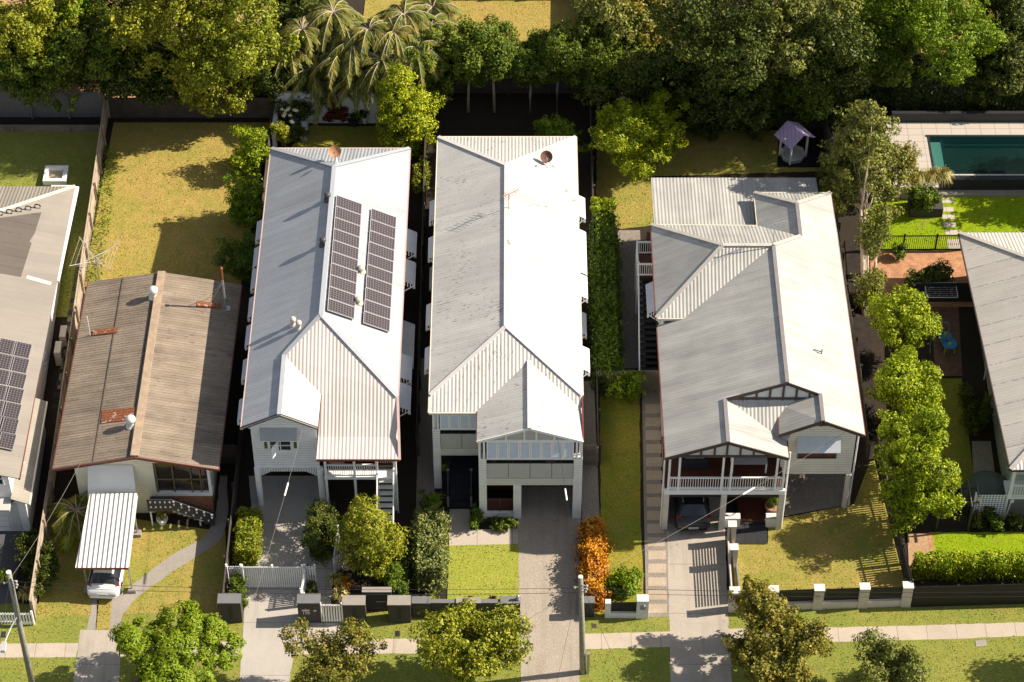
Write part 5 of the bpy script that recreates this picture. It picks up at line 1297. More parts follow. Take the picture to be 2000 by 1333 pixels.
m = MB(); m.box(xA-.15, y1, zt-.6, xA+18, y1+.15, zt+.05); m.build('coping', CHARCOAL, pool); m = MB(); m.box(xA-.05, y0, zt-.6, xA+.05, y1, zt+.045); m.build('side_coping', CHARCOAL, pool)
m = MB(); m.box(xA+.2, y0-.5, -.2, xA+18, y0, zt+.06); m.build('spill_wall', plain('black_tile', (.025, .024, .024), .4, .15), pool); m = MB(); m.box(xA+.2, y0-.95, -.2, xA+18, y0-.5, T(y0)+.1); m.build('catch_ledge', plain('stone_ledge', (.26, .24, .20), .7, .1), pool)
m = MB(); m.box(xA+.2, y0-.14, zt+.062, xA+5.5, y0-.02, zt+.08); m.build('spill_lip', PAVER, pool)
m = MB(); a = P(1776, 425); b = P(1840, 425); m.box(a.x, a.y, a.z-.1, b.x, a.y+1.2, a.z+.7); tag(m.build('planter_box', plain('brown_planter', (.06, .052, .048), .7, .1)), 'brown planter box under the straw grass by the pool', 'planter')
# wishing well play house
ww_ = P(1548, 305); wl = empty('wishing_well', ww_, 'white wishing well with a lilac gabled roof on the dim lawn', 'wishing well', rz=R(35))
m = MB(); m.lathe((0, 0, 0), [(.75, 0), (.78, .28), (.70, .28), (.66, .05)], 8); m.build('basin', plain('dull_white_boards', (.50, .49, .48), .7, .12), wl, world=False)
for (x, y) in ((-.62, -.5), (.62, -.5), (-.62, .5), (.62, .5)):
    m = MB(); m.box(x-.05, y-.05, 0, x+.05, y+.05, 1.75); m.build('post', WHITE, wl, world=False)
for s in (-1, 1):
    m = MB(); m.slab([(s*.0, -.8, 2.3), (s*.95, -.8, 1.65), (s*.95, .8, 1.65), (s*.0, .8, 2.3)][::s], .06); m.build('roof_panel', LILAC, wl, world=False)
m = MB(); m.box(-.8, -.05, 1.7, .8, .05, 1.8); m.build('cross_beam', WHITE, wl, world=False)
sheet('play_bed', [(1518, 328), (1520, 275), (1600, 275), (1602, 328)], plain('black_mulch', (.012, .011, .012), .9, .3), a3)
# pergola, lattice, netted dome
pg = empty('pergola', (*X(1880, 1030), 0), 'grey timber arch pergola over a wrought iron gate', 'pergola')
gx0, gx1, gy0 = P(1828, 1036).x, P(1890, 1036).x, P(1890, 1036).y
for x in (gx0, gx1):
    for y in (gy0, gy0+1.0):
        m = MB(); m.box(x-.06, y-.06, 0, x+.06, y+.06, 2.3); m.build('post', TIMBER_DARK, pg)
for y in (gy0, gy0+1.0):
    m = MB(); m.beam((gx0-.3, y, 2.34), (gx1+.3, y, 2.34), .06, .12); m.build('beam', TIMBER_DARK, pg)
for k in range(6):
    x = gx0-.2+k*.45; m = MB(); m.beam((x, gy0-.4, 2.46), (x, gy0+1.4, 2.46), .05, .1); m.build('rafter', plain('grey_timber', (.12, .11, .11), .7, .15), pg)
gt = MB()
for (xa_, xb_) in ((gx0+.08, (gx0+gx1)/2-.02), ((gx0+gx1)/2+.02, gx1-.08)):
    n = 6
    for k in range(n+1): gt.tube([(xa_+(xb_-xa_)*k/n, gy0, .05), (xa_+(xb_-xa_)*k/n, gy0, 1.0+.2*math.sin(math.pi*k/n))], .012, 4)
    gt.tube([(xa_+(xb_-xa_)*k/n, gy0, 1.0+.2*math.sin(math.pi*k/n)) for k in range(n+1)], .018, 4); gt.tube([(xa_, gy0, .1), (xb_, gy0, .1)], .018, 4); gt.tube([(xa_, gy0, .7), (xb_, gy0, .7)], .014, 4)
tag(gt.build('iron_gate', BLACK), 'black wrought iron double gate under the grey pergola', 'gate')
lt = empty('lattice_screen', (*X(1928, 1010), 0), 'white square lattice screen beside the low pale-green house', 'lattice screen')
lx0, lx1, ly = P(1898, 1012).x, P(1958, 1012).x, P(1898, 1012).y
m = MB()
for k in range(11): x = lx0+(lx1-lx0)*k/10; m.box(x-.03, ly-.015, .1, x+.03, ly+.015, 1.95)
m.build('upright_slat', WHITE, lt); m = MB()
for k in range(12): z = .1+1.8*k/11; m.box(lx0, ly-.035, z-.03, lx1, ly-.017, z+.03)
m.build('cross_slat', WHITE, lt); m = MB(); m.box(lx0-.08, ly-.06, 0, lx0, ly+.06, 2.1); m.build('post', WHITE, lt); m = MB(); m.box(lx1, ly-.06, 0, lx1+.08, ly+.06, 2.1); m.build('post', WHITE, lt)
dm = empty('netted_frame', (*X(1927, 975), 0), 'rounded garden frame draped in grey-green netting', 'plant netting')
m = MB(); m.lathe((0, 0, 0), [(1.4, 0), (1.38, .5), (1.2, 1.0), (.8, 1.4), (.3, 1.55), (.02, 1.58)], 18); nm, nnt, nb = newmat('green_netting'); nb.inputs['Base Color'].default_value = (.12, .155, .13, 1); nb.inputs['Roughness'].default_value = .9
ntp = nd(nnt, 'ShaderNodeBsdfTransparent'); nmx = nd(nnt, 'ShaderNodeMixShader'); nmx.inputs[0].default_value = .72; lk(nnt, ntp.outputs[0], nmx.inputs[1]); lk(nnt, nb.outputs[0], nmx.inputs[2]); lk(nnt, nmx.outputs[0], nnt.nodes['Material Output'].inputs[0])
m.build('netting', nm, dm, world=False, smooth=True); m = MB()
for k in range(5):
    a = k*math.pi/5; m.tube([(1.36*math.cos(a)*math.cos(t), 1.36*math.sin(a)*math.cos(t), 1.55*math.sin(t)) for t in [i*math.pi/10 for i in range(11)]], .02, 4)
m.build('hoop', GALV, dm, world=False)
# children's water table, airer, swing frame
wt = P(1852, 686); w_ = empty('water_table', wt, 'bright blue plastic water play table with lime legs', 'play table', rz=R(10)); BL = plain('blue_plastic', (.02, .24, .52), .35, .05); LM = plain('lime_plastic', (.30, .42, .03), .4, .05)
m = MB(); m.lathe((0, 0, .5), [(.34, 0), (.44, .14), (.40, .14), (.33, .05)], 20); m.lathe((-.05, .62, .5), [(.28, 0), (.36, .14), (.32, .14), (.26, .05)], 18); m.build('basin', BL, w_, world=False, smooth=False)
for (x, y) in ((-.26, -.18), (.26, -.18), (-.2, .75), (.14, .75)):
    m = MB(); m.tube([(x*1.15, y, 0), (x, y, .52)], .055, 8); m.build('leg', LM, w_, world=False)
m = MB(); m.lathe((-.05, .66, .52), [(.1, 0), (.06, .2), (.12, .3), (.02, .34)], 10); m.lathe((.05, .05, .54), [(.14, 0), (.1, .08), (.02, .1)], 10); m.build('spinner', LM, w_, world=False)
ar = P(1835, 612); ai = empty('clothes_airer', (ar.x, ar.y, ar.z), 'fold-down white clothesline rack with pegs on the dark fence', 'clothesline')
m = MB()
for a, b in (((-.9, 0, 1.3), (.9, 0, 1.3)), ((-.9, 1.1, 1.4), (.9, 1.1, 1.4)), ((-.9, 0, 1.3), (-.9, 1.1, 1.4)), ((.9, 0, 1.3), (.9, 1.1, 1.4))): m.tube([a, b], .03, 6)
for k in range(6): m.tube([(-.9, .15+k*.16, 1.32), (.9, .15+k*.16, 1.32)], .008, 4)
m.build('rack', plain('pale_frame', (.5, .5, .48), .5, .05), ai, world=False)
m = MB(); rng = random.Random(3)
for k in range(26): x = rng.uniform(-.8, .8); y = .15+.16*rng.randint(0, 5); m.box(x-.02, y-.01, 1.28, x+.02, y+.01, 1.36)
m.build('peg', plain('pale_pegs', (.5, .5, .5), .6, .2), ai, world=False); m = MB(); m.tube([(-.9, 1.1, 0), (-.9, 1.1, 1.4)], .03, 6); m.build('upright', GALV, ai, world=False); m = MB(); m.tube([(.9, 1.1, 0), (.9, 1.1, 1.4)], .03, 6); m.build('upright', GALV, ai, world=False)
gl = P(1830, 668); go_ = empty('swing_frame', gl, 'thin grey metal swing frame beside the blue play table', 'swing frame')
m = MB()
for x in (-.5, .5): m.tube([(x, -.9, 0), (x, 0, 1.6)], .03, 6); m.tube([(x, .9, 0), (x, 0, 1.6)], .03, 6)
m.tube([(-.5, 0, 1.6), (.5, 0, 1.6)], .035, 6); m.build('frame', plain('grey_steel', (.2, .2, .22), .4, .1), go_, world=False); m = MB(); m.tube([(-.2, 0, 1.6), (-.2, .05, .5)], .01, 4); m.tube([(.2, 0, 1.6), (.2, .05, .5)], .01, 4); m.box(-.22, -.05, .47, .22, .15, .5); m.build('seat', BLACK, go_, world=False)
# rotary clothesline behind the old house
rc = P(196, 560); ro = empty('rotary_clothesline', rc, 'pale rotary clothesline behind the old brown roof', 'clothesline')
m = MB(); m.tube([(0, 0, -.2), (0, 0, 2.5)], .035, 7); m.build('mast', GALV, ro, world=False); m = MB()
for k in range(4):
    a = R(38)+k*math.pi/2; d = Vector((math.cos(a), math.sin(a), 0)); m.tube([Vector((0, 0, 2.1)), d*1.7+Vector((0, 0, 2.75))], .02, 5); m.tube([Vector((0, 0, 2.5)), d*.9+Vector((0, 0, 2.43))], .02, 5)
m.build('arm', plain('pale_alloy', (.55, .52, .48), .4, .06, metal=.3), ro, world=False); m = MB()
for r in (.6, 1.0, 1.35, 1.65):
    q = [Vector((math.cos(R(38)+k*math.pi/2)*r, math.sin(R(38)+k*math.pi/2)*r, 2.1+.38*r)) for k in range(5)]
    for a, b in zip(q, q[1:]): m.tube([a, b], .006, 4)
m.build('line', plain('pale_alloy', (0, 0, 0)), ro, world=False)
# air conditioners and outdoor bits
for (u, v, lab, h) in ((118, 705, 'beige air conditioner unit nearer the street beside the far-left house', 1.15), (127, 668, 'beige air conditioner unit farther from the street beside the far-left house', .9)):
    p = P(u, v); r_ = empty('air_conditioner', p, lab, 'air conditioner'); m = MB(); m.box(-.18, -.45, .06, .18, .45, h); m.build('case', plain('beige_case', (.50, .45, .38), .5, .05), r_, world=False)
    m = MB(); m.lathe((0, 0, 0), [(.3, 0), (.3, .03), (.05, .04)], 16); f = m.build('fan_grille', CHARCOAL, r_, world=False); f.rotation_euler = (0, R(90), 0); f.location = (.181, 0, h*.55)
    m = MB(); m.box(-.2, -.4, 0, .2, -.3, .06); m.build('foot', BLACK, r_, world=False); m = MB(); m.box(-.2, .3, 0, .2, .4, .06); m.build('foot', BLACK, r_, world=False)
p = P(110, 347); sp_ = empty('sandpit', p, 'white-framed square sandpit in the far-left yard', 'sandpit')
m = MB()
m.box(-.7, -.7, 0, .7, -.45, .35); m.box(-.7, .45, 0, .7, .7, .35); m.box(-.7, -.45, 0, -.45, .45, .35); m.box(.45, -.45, 0, .7, .45, .35); m.build('rim', WHITE, sp_, world=False); m = MB(); m.box(-.45, -.45, 0, .45, .45, .15); m.build('sand', plain('sand', (.42, .34, .24), .9, .1), sp_, world=False)
# carport
cpz0, cpz1 = 2.35, 2.75
ca, cb, cc_, cd_ = G(147, 1109, cpz0), G(250, 1109, cpz0), G(268, 964, cpz1), G(176, 963, cpz1)
cpt = empty('carport', ((ca.x+cb.x)/2, (ca.y+cc_.y)/2, 0), 'carport with pale ribbed roof above the white hatchback', 'carport')
m = MB(); m.slab([ca, cb, cc_, cd_], .05); m.build('roof', CARPORT, cpt); m = MB(); m.beam(ca+Vector((0, 0, -.08)), cb+Vector((0, 0, -.08)), .06, .14); m.build('front_beam', REDTRIM, cpt)
for a, b in ((ca, cd_), (cb, cc_)): m = MB(); m.beam(a+Vector((0, .1, -.12)), b+Vector((0, -.1, -.12)), .05, .12); m.build('side_beam', CREAMTRIM, cpt)
for (x, y) in ((ca.x+.35, ca.y+.35), (cb.x-.05, cb.y+.3), (cc_.x-.2, cc_.y-.6), (cd_.x+.3, cd_.y-.6)):
    m = MB(); m.tube([(x, y, 0), (x, y, 2.3+.08*(y-ca.y))], .045, 8); q = m.build('post', GALV, cpt); m = MB(); m.box(x-.2, y-.2, 0, x+.2, y+.2, .22); m.build('footing', PATHC, q)
# pots and small things
def pot(label, p, r, h, mat, plant=None, ph=.6, seed=1, n=40, cat='pot plant'):
    root = empty('potted_plant', p, label, cat); m = MB(); m.lathe((0, 0, 0), [(r*.65, 0), (r*.95, h*.85), (r*1.08, h*.88), (r*1.05, h), (r*.88, h), (r*.85, h*.9)], 16); m.build('pot', mat, root, world=False)
    if plant:
        t = tuft('plant', None, None, (0, 0, h*.9), plant, n, ph, ph*.8, seed, wd=.035); t.parent = root
    return root
TERRA = plain('terracotta', (.36, .20, .13), .7, .1)
pot('large terracotta pot with an upright plant under the right verandah', P(1508, 1006), .42, .85, TERRA, L_MID, 1.0, 5)
pot('small white pot with a wispy plant under the old house stairs', P(318, 1022), .3, .42, WHITE, L_OLIVE, .7, 6)
pot('white planter urn by the low planter wall in the dim yard', P(597, 240), .3, .75, RENDERW, L_MID, .8, 7)
pot('round dark pot at the foot of the pale back wall', P(691, 244), .36, .45, CHARCOAL, L_DHEDGE, .5, 8); pot('small grey pot beside the round dark pot', P(703, 241), .2, .42, GALV, L_HEDGE, .7, 9); pot('small pale pot at the right end of the wall pots', P(713, 240), .22, .48, RENDERW, L_DHEDGE, .7, 10)
pot('cream vase with a fern on the second house verandah', (-6.8, -11.2, 3.1), .22, .75, CREAMTRIM, L_HEDGE, .9, 11)
# verandah things
bq = empty('barbecue', (9.75, -12.3, 3.24), 'black hooded barbecue with a silver handle on the brown verandah', 'barbecue')
m = MB(); m.box(-.75, -.3, .1, .75, .3, .85); m.build('cabinet', CHARCOAL, bq, world=False); m = MB(); m.prism([(-.55, -.32, .87), (-.55, -.32, 1.1), (-.55, -.1, 1.3), (-.55, .3, 1.25), (-.55, .3, .87)], (1.1, 0, 0)); m.build('hood', plain('black_enamel', (.03, .03, .03), .25, .1), bq, world=False); m = MB(); m.box(-.5, -.36, 1.0, .5, -.33, 1.06); m.build('handle', GALV, bq, world=False)
tb = empty('table', (12.7, -12.4, 3.24), 'white-framed outdoor table on the brown verandah', 'table'); m = MB(); m.box(-.95, -.45, .72, .95, .45, .77); m.build('tabletop', plain('grey_tabletop', (.38, .38, .40), .4, .05), tb, world=False)
for (x, y) in ((-.9, -.4), (.9, -.4), (-.9, .4), (.9, .4)): m = MB(); m.box(x-.04, y-.04, 0, x+.04, y+.04, .715); m.build('leg', WHITE, tb, world=False)
# ---------------------------------------------------------------- cars
def car(name, label, p, rz, body, L=4.3, W=.87, H=1.47, glass=GLASS, rails=False, suv=False):
    root = empty(name, p, label, 'car', rz=rz)
    h = L/2; zb = .30 if not suv else .38; bl = .95 if not suv else 1.08
    st = [(-h, .80, .55, .62, .66, .7), (-h+.06, .92, .36, .80, .84, .74), (-h+.22, .99, zb-.06, bl-.02, bl+.03, .80), (-h+.42, 1, zb-.08, bl, bl+.10, .84), (-h+.85, 1, zb-.08, bl+.01, H-.05, .68), (-.35, 1, zb-.08, bl, H, .70), (.45, 1, zb-.08, bl-.02, H-.05, .69), (1.15, 1, zb-.06, bl-.06, bl+.03, .82), (h-.35, .97, zb-.04, bl-.16, bl-.12, .76), (h-.08, .88, .38, .68, .72, .66), (h, .76, .5, .6, .62, .55)]
    B = MB(); Gm = MB(); rings = []
    for (y, wf, z0, zbelt, zr_, wr) in st:
        w = W*wf; r = W*wr*.92
        half = [(w*.72, z0), (w*.97, z0+.10), (w, (z0+zbelt)/2), (w*.985, zbelt-.04), (w*.94, zbelt), (max(r, .2) if zr_ > zbelt+.15 else w*.86, zr_-.05 if zr_ > zbelt+.15 else zbelt+.02), (r*.8, zr_-.005), (r*.35, zr_+.012)]
        rings.append([(x, y, z) for x, z in half]+[(-x, y, z) for x, z in reversed(half)])
    n = 16
    for i in range(len(rings)-1):
        for k in range(n):
            q = [rings[i][k], rings[i][(k+1) % n], rings[i+1][(k+1) % n], rings[i+1][k]]
            side = k in (4, 10); rear = i == 3 and 5 <= k <= 9; front = i == 6 and 5 <= k <= 9
            (Gm if ((side and 3 <= i <= 6) or rear or front) else B).poly(q)
    B.poly(rings[0][::-1]); B.poly(rings[-1])
    import bmesh as _b
    o = B.build('body', body, root, world=False, smooth=True); g = Gm.build('window_glass', glass, root, world=False, smooth=True)
    bm = _b.new(); bm.from_mesh(o.data); _b.ops.remove_doubles(bm, verts=bm.verts, dist=.001); _b.ops.recalc_face_normals(bm, faces=bm.faces); bm.to_mesh(o.data); bm.free()
    bm = _b.new(); bm.from_mesh(g.data); _b.ops.remove_doubles(bm, verts=bm.verts, dist=.001); _b.ops.recalc_face_normals(bm, faces=bm.faces); bm.to_mesh(g.data); bm.free()
    RED = plain('red_lens', (.35, .02, .02), .25, .1)
    for s in (-1, 1):
        m = MB(); m.hex([(s*W*.62, -h+.18, bl-.22), (s*W*1.0, -h+.34, bl-.22), (s*W*1.0, -h+.46, bl-.2), (s*W*.62, -h+.4, bl-.2)], [(s*W*.66, -h+.24, bl+.03), (s*W*.98, -h+.42, bl+.05), (s*W*.98, -h+.6, bl+.06), (s*W*.66, -h+.5, bl+.04)]); m.build('tail_light', RED, root, world=False)
        m = MB(); m.hex([(s*(W+.02), .75, bl+.02), (s*(W+.2), .75, bl+.04), (s*(W+.2), .93, bl+.04), (s*(W+.02), .93, bl+.02)], [(s*(W+.02), .75, bl+.16), (s*(W+.2), .75, bl+.18), (s*(W+.2), .93, bl+.18), (s*(W+.02), .93, bl+.16)]); m.build('mirror', body, root, world=False)
        if rails:
            m = MB(); m.tube([(s*W*.58, -h+1.0, H-.02), (s*W*.6, -h+1.1, H+.06), (s*W*.6, .3, H+.06), (s*W*.58, .4, H-.02)], .022, 6); m.build('roof_rail', GALV, root, world=False)
        for y in (-h+.78, h-.85):
            m = MB(); m.lathe((0, 0, 0), [(.33, -.1), (.33, .1), (.2, .11)], 20); wh = m.build('wheel', plain('tyre_rubber', (.02, .02, .02), .9, .1), root, world=False); wh.rotation_euler = (0, R(90), 0); wh.location = (s*(W-.09), y, .33)
            m = MB(); m.lathe((0, 0, .1*s), [(.2, .0), (.2, .02), (.05, .03)], 12); m.build('rim', GALV, wh, world=False)
    m = MB(); m.box(-.26, -h-.012, .60, .26, -h+.05, .72); pl = m.build('number_plate', plain('plate_white', (.6, .6, .55), .5, .04), root, world=False); m = MB()
    for k in range(6): m.box(-.2+k*.068, -h-.016, .63, -.155+k*.068, -h-.0125, .69)
    m.build('plate_characters', BLACK, pl, world=False)
    m = MB(); m.box(-W*.8, -h-.03, .40, W*.8, -h+.03, .52); m.build('bumper', CHARCOAL if suv else body, root, world=False)
    m = MB(); m.beam((-.05, -h+.5, bl+.14), (.3, -h+.68, bl+.3), .02, .02); m.build('wiper', BLACK, root, world=False)
    return root
WCAR = plain('white_car_paint', (.78, .78, .77), .2, .02, spec=.5); BCAR = plain('black_car_paint', (.02, .02, .022), .15, .1, spec=.6)
pc = P(207, 1176); car('parked_car', 'white hatchback parked half under the pale carport', (pc.x, pc.y+2.05, 0), R(-3), WCAR, 4.2, .86, 1.5)
pc = P(1352, 1048); car('parked_car', 'black wagon with roof rails parked under the right-hand house', (pc.x, pc.y+2.4, 0), R(1), BCAR, 4.75, .93, 1.68, rails=True, suv=True)
# ---------------------------------------------------------------- power poles and wires
def pole(label, base, top, r0, r1):
    root = empty('power_pole', base, label, 'power pole'); t = Vector(top)-Vector(base)
    m = MB(); m.tube([Vector((0, 0, -.5)), t*.5, t], r0, 12, r1); m.build('shaft', plain('weathered_pole', (.27, .26, .20), .85, .25, 3), root, world=False, smooth=True)
    m = MB(); m.tube([t-Vector((0, 0, .02)), t+Vector((0, 0, .06))], r1*1.04, 12); m.build('cap', plain('pole_cap', (.55, .53, .50), .6, .1), root, world=False)
    m = MB()
    for k, (dx, dz) in enumerate(((.2, -.5), (.2, -.75), (-.18, -.6), (.16, -.95))): m.tube([t+Vector((dx*.4, -.1, dz)), t+Vector((dx*1.6, -.16, dz))], .035, 6); m.lathe(t+Vector((dx*1.6, -.16, dz-.05)), [(.05, 0), (.07, .05), (.05, .12)], 8)
    m.build('insulator', plain('insulator_grey', (.40, .38, .36), .4, .15), root, world=False)
    return root, t
pb = P(64, 1343); tz = GY(17, 1119, pb.y).z; pt = GY(17, 1119, pb.y)
pA_, tA = pole('greenish leaning power pole with a street lamp at the left edge', pb, pt, .17, .13)
m = MB(); m.tube([tA*.97+Vector((.1, -.12, 0)), tA*.62+Vector((.16, -.13, 0)), tA*.60+Vector((.05, -.25, 0))], .03, 6); m.build('cable_guard', GALV, pA_, world=False)
la = MB(); lp = tA*.64; e = lp+Vector((-.35, -2.0, .35)); la.tube([lp, lp.lerp(e, .5)+Vector((0, 0, .1)), e], .035, 7); arm = la.build('lamp_arm', GALV, pA_, world=False)
m = MB(); m.hex([e+Vector((-.13, -.5, -.08)), e+Vector((.13, -.5, -.08)), e+Vector((.13, .1, -.1)), e+Vector((-.13, .1, -.1))], [e+Vector((-.1, -.45, .06)), e+Vector((.1, -.45, .06)), e+Vector((.1, .1, .08)), e+Vector((-.1, .1, .08))]); lh = m.build('lamp_head', plain('lamp_head', (.4, .4, .42), .4, .05), pA_, world=False); m = MB(); m.box(e.x-.11, e.y-.46, e.z-.12, e.x+.11, e.y-.1, e.z-.081); m.build('lens', WHITE, lh, world=False)
pb = P(1139, 1313); ptc = GY(1134, 1128, pb.y)
pC_, tC = pole('grey power pole with a conduit beside the main driveway', pb, ptc, .17, .12)
m = MB(); m.box(.16, -.14, 0, .3, .0, 1.7); m.build('conduit_cover', GALV, pC_, world=False)
WIRE = plain('cable_black', (.02, .02, .02), .6, .1); WIREP = plain('cable_pale', (.22, .20, .17), .6, .1)
def wire(label, a, b, sag, r=.012, mat=WIRE, group=None, spacer=None):
    a = Vector(a); b = Vector(b); n = 18
    pts = [a.lerp(b, k/n)+Vector((0, 0, -sag*4*(k/n)*(1-k/n))) for k in range(n+1)]
    m = MB(); m.tube(pts, r, 5)
    if spacer is None: return tag(m.build('power_line', mat), label, 'power line', group)
    root = empty('power_line', a, label, 'power line', group); m.build('cable', mat, root)
    k = spacer; s = MB(); f = k*n; i = int(f); q = pts[i].lerp(pts[i+1], f-i); d = (pts[i+1]-pts[i]).normalized(); s.tube([q-d*.4, q+d*.4], .045, 8); s.build('insulator', WHITE, root)
    return root
tw = ptc+Vector((.0, -.1, 0)); lw_ = pt+Vector((.1, -.1, 0)); rp = G(2300, 1150, 6.0); yw_ = tw.y
for dz, du, lab in ((-.72, 0, 'upper'), (-1.1, 0, 'lower')):
    wire('black overhead line, %s of the pair, between the two power poles' % lab, lw_+Vector((0, 0, dz+.15)), tw+Vector((0, 0, dz)), .35)
    wire('black overhead line, %s of the pair, right of the grey pole' % lab, tw+Vector((0, 0, dz)), (42, tw.y-.2, tw.z+dz+.55), .5)
wire('pale service cable from the left pole to the old house gable', lw_+Vector((0, .1, -.3)), (-22.9, -12.95, 4.45), .25, .009, WIREP)
wire('service cable with a white insulator to the white weatherboard gable', G(500, 1160, 5.5), (-11.0, -12.35, 6.6), .2, .008, WIREP, spacer=.62)
wire('service cable with a white insulator to the main house gable', tw+Vector((0, .1, -.4)), (2.4, -13.45, 6.75), .3, .008, WIRE, spacer=.62)
wire('service cable with a white insulator to the brown-trimmed gable', tw+Vector((.1, .1, -.35)), (17.6, -12.5, 6.15), .35, .008, WIREP, spacer=.62)
wire('thin cable from the grey pole down across the main driveway', tw+Vector((-.1, 0, -.3)), tw+Vector((-2.4, -11, -1.5)), .3, .008, WIRE); wire('thin cable from the grey pole across the right verge', tw+Vector((.1, 0, -.6)), tw+Vector((4.5, -12, -1.3)), .3, .008, WIRE)
wire('thin cable hanging beside the left power pole lamp', lw_+Vector((-.1, 0, -.4)), lw_+Vector((-.4, -9, -1.6)), .2, .008, WIRE)
# ---------------------------------------------------------------- street trees
VG = 'street trees on the verge'
def flat(n, seed, r=(.45, .8), zz=(-.3, .5), s=(.25, .42), sz=.28):
    rng = random.Random(seed); o = [(0, 0, .25, .4, .4, .3)]
    for k in range(n):
        a = 6.283*k/n+rng.uniform(-.3, .3); q = rng.uniform(*r); o.append((math.cos(a)*q, math.sin(a)*q, rng.uniform(*zz), rng.uniform(*s), rng.uniform(*s), sz*rng.uniform(.7, 1.3)))
    return o
tree('street_tree', 'bright green feathery street tree by the cracked left driveway', 'tree', (338, 1272), 3.0, (3.1, 2.9, 1.5), L_BRIGHT, 24000, .24, 11, blobs=flat(9, 2), Wd=.34, nclump=80, clump=.42, base=(-19.6, -24.2), group=VG, tr=.13, limbn=10, rough=.35, up=.7)
tree('street_tree', 'small reddish-tipped street tree by the grey driveway', 'tree', (632, 1293), 2.7, (2.5, 2.3, 1.9), L_OLIVE, 9500, .21, 12, blobs=flat(7, 5, (.35, .7), (-.5, .7), (.28, .45), .4), nclump=70, clump=.4, base=(-9.9, -24.3), group=VG, tr=.1)
tree('street_tree', 'round yellow-green street tree left of the main driveway', 'tree', (908, 1262), 3.2, (2.95, 2.5, 2.3), L_GOLD, 17000, .22, 13, nclump=110, clump=.32, base=(-2.4, -23.6), group=VG)
tree('street_tree', 'open olive street tree with pale limbs before the cream rendered wall', 'tree', (1512, 1248), 3.2, (3.0, 2.6, 2.0), L_OLIVE, 20000, .22, 14, blobs=flat(9, 7, (.4, .78), (-.5, .6), (.28, .42), .4), nclump=90, clump=.4, bark=BARKP, base=(13.9, -24.0), group=VG, limbn=12)
tree('street_tree', 'thin taller sprig of olive tree rising over the cream wall', 'tree', (1480, 1172), 3.2, (1.5, 1.2, 1.5), L_OLIVE, 4200, .2, 15, blobs=flat(6, 9, (.3, .7), (-.6, .8), (.25, .4), .35), nclump=36, clump=.4, bark=BARKP, base=(13.6, -21.8), tr=.07, group=VG)
tree('street_tree', 'low grey-green street tree at the bottom right', 'tree', (1738, 1308), 1.9, (2.1, 1.9, 1.5), L_SILVER, 8500, .19, 16, nclump=70, clump=.34, base=(19.6, -24.2), group=VG, tr=.08)
tree('street_tree', 'street tree beyond the bottom right corner of the view', 'tree', (31.5, -24.5, 0), 4.2, (3.4, 3, 2.4), L_GOLD, 9000, .28, 17, group=VG)
# ---------------------------------------------------------------- front gardens
tree('garden_tree', 'tall golden-green bush beside the white front stairs', 'tree', (722, 1050), 2.7, (1.55, 1.5, 2.6), L_GOLD, 17000, .17, 21, blobs=[(0, 0, .45, .7, .7, .55), (-.1, 0, -.2, .95, .95, .6), (.25, -.2, .1, .7, .7, .5), (-.35, .2, .1, .6, .6, .5), (.1, .1, -.55, .9, .9, .4)], nclump=140, clump=.3, inner=.6)
tree('shrub', 'dark green shrub between the grey driveway and the golden bush', 'shrub', (628, 1030), 1.2, (1.0, 2.0, 1.2), L_DARK, 7500, .15, 22, nclump=70, clump=.34, trunk=False)
hedge('hedge', 'yellow-green hedge along the left edge of the grey driveway', 'hedge', (-14.75, -16.6, -13.65, -13.6, 1.25), L_GOLD, 5200, .16, 23)
tree('shrub', 'leafy low shrub left of the white driveway gate', 'shrub', (463, 1160), .6, (.55, 1.1, .7), L_MID, 2600, .15, 24, trunk=False, nclump=30)
tree('shrub', 'small dark shrub right of the swung gate leaf', 'shrub', (608, 1152), .4, (.35, .7, .45), L_DARK, 1200, .12, 25, trunk=False, nclump=20)
for i, (u, v, m_, lab) in enumerate(((656, 1142, L_STRAW, 'pale strappy plant beside the paved entry path'), (676, 1150, L_CROTON, 'reddish strappy plant right of the paved entry path'), (662, 1170, L_STRAW, 'low strappy clump near the dark slotted pillar'), (52, 1170, L_STRAW, 'yellow strappy plant beside the leaning power pole'), (12, 1136, L_MID, 'tufty plant behind the leaning power pole'), (862, 940, L_MID, 'spiky dracaena by the left column of the main house'))):
    p = P(u, v, .0); tuft('strappy_plant', lab, 'plant', (p.x, p.y, p.z+(.9 if i == 5 else 0)), m_, 90, .75, .65, 30+i, wd=.035)
tree('shrub', 'white-flowered bush behind the niche wall', 'shrub', (770, 1140), .9, (.7, .8, .9), L_HEDGE, 2600, .15, 26, trunk=False, nclump=34)
tree('shrub', 'dark shrubbery between the golden bush and the alley fence', 'shrub', (792, 1098), .7, (.5, 2.4, .8), L_DARK, 3200, .15, 27, trunk=False, nclump=40)
hedge('hedge', 'glossy variegated hedge along the left of the main front lawn', 'hedge', (-5.0, -18.2, -3.65, -14.1, 1.75), L_GLOSS, 8500, .19, 28, lump=.24)
tree('shrub', 'dark green shrub behind the variegated hedge near the steps', 'shrub', (838, 985), .9, (.7, .8, .8), L_HEDGE, 2600, .15, 29, trunk=False, nclump=30)
tree('shrub', 'yellow-green low shrub in front of the variegated hedge', 'shrub', (838, 1183), .4, (.8, .6, .4), L_GOLD, 1700, .13, 30, trunk=False, nclump=24)
hedge('hedge', 'orange croton hedge along the right of the main driveway', 'hedge', (4.0, -19.5, 4.8, -14.3, 1.25), L_CROTON, 6200, .2, 31, lump=.36)
tree('shrub', 'clipped dark green shrub under the main house entry bay', 'shrub', (982, 1024), .35, (.85, .4, .4), L_MID, 2200, .12, 32, trunk=False, nclump=26)
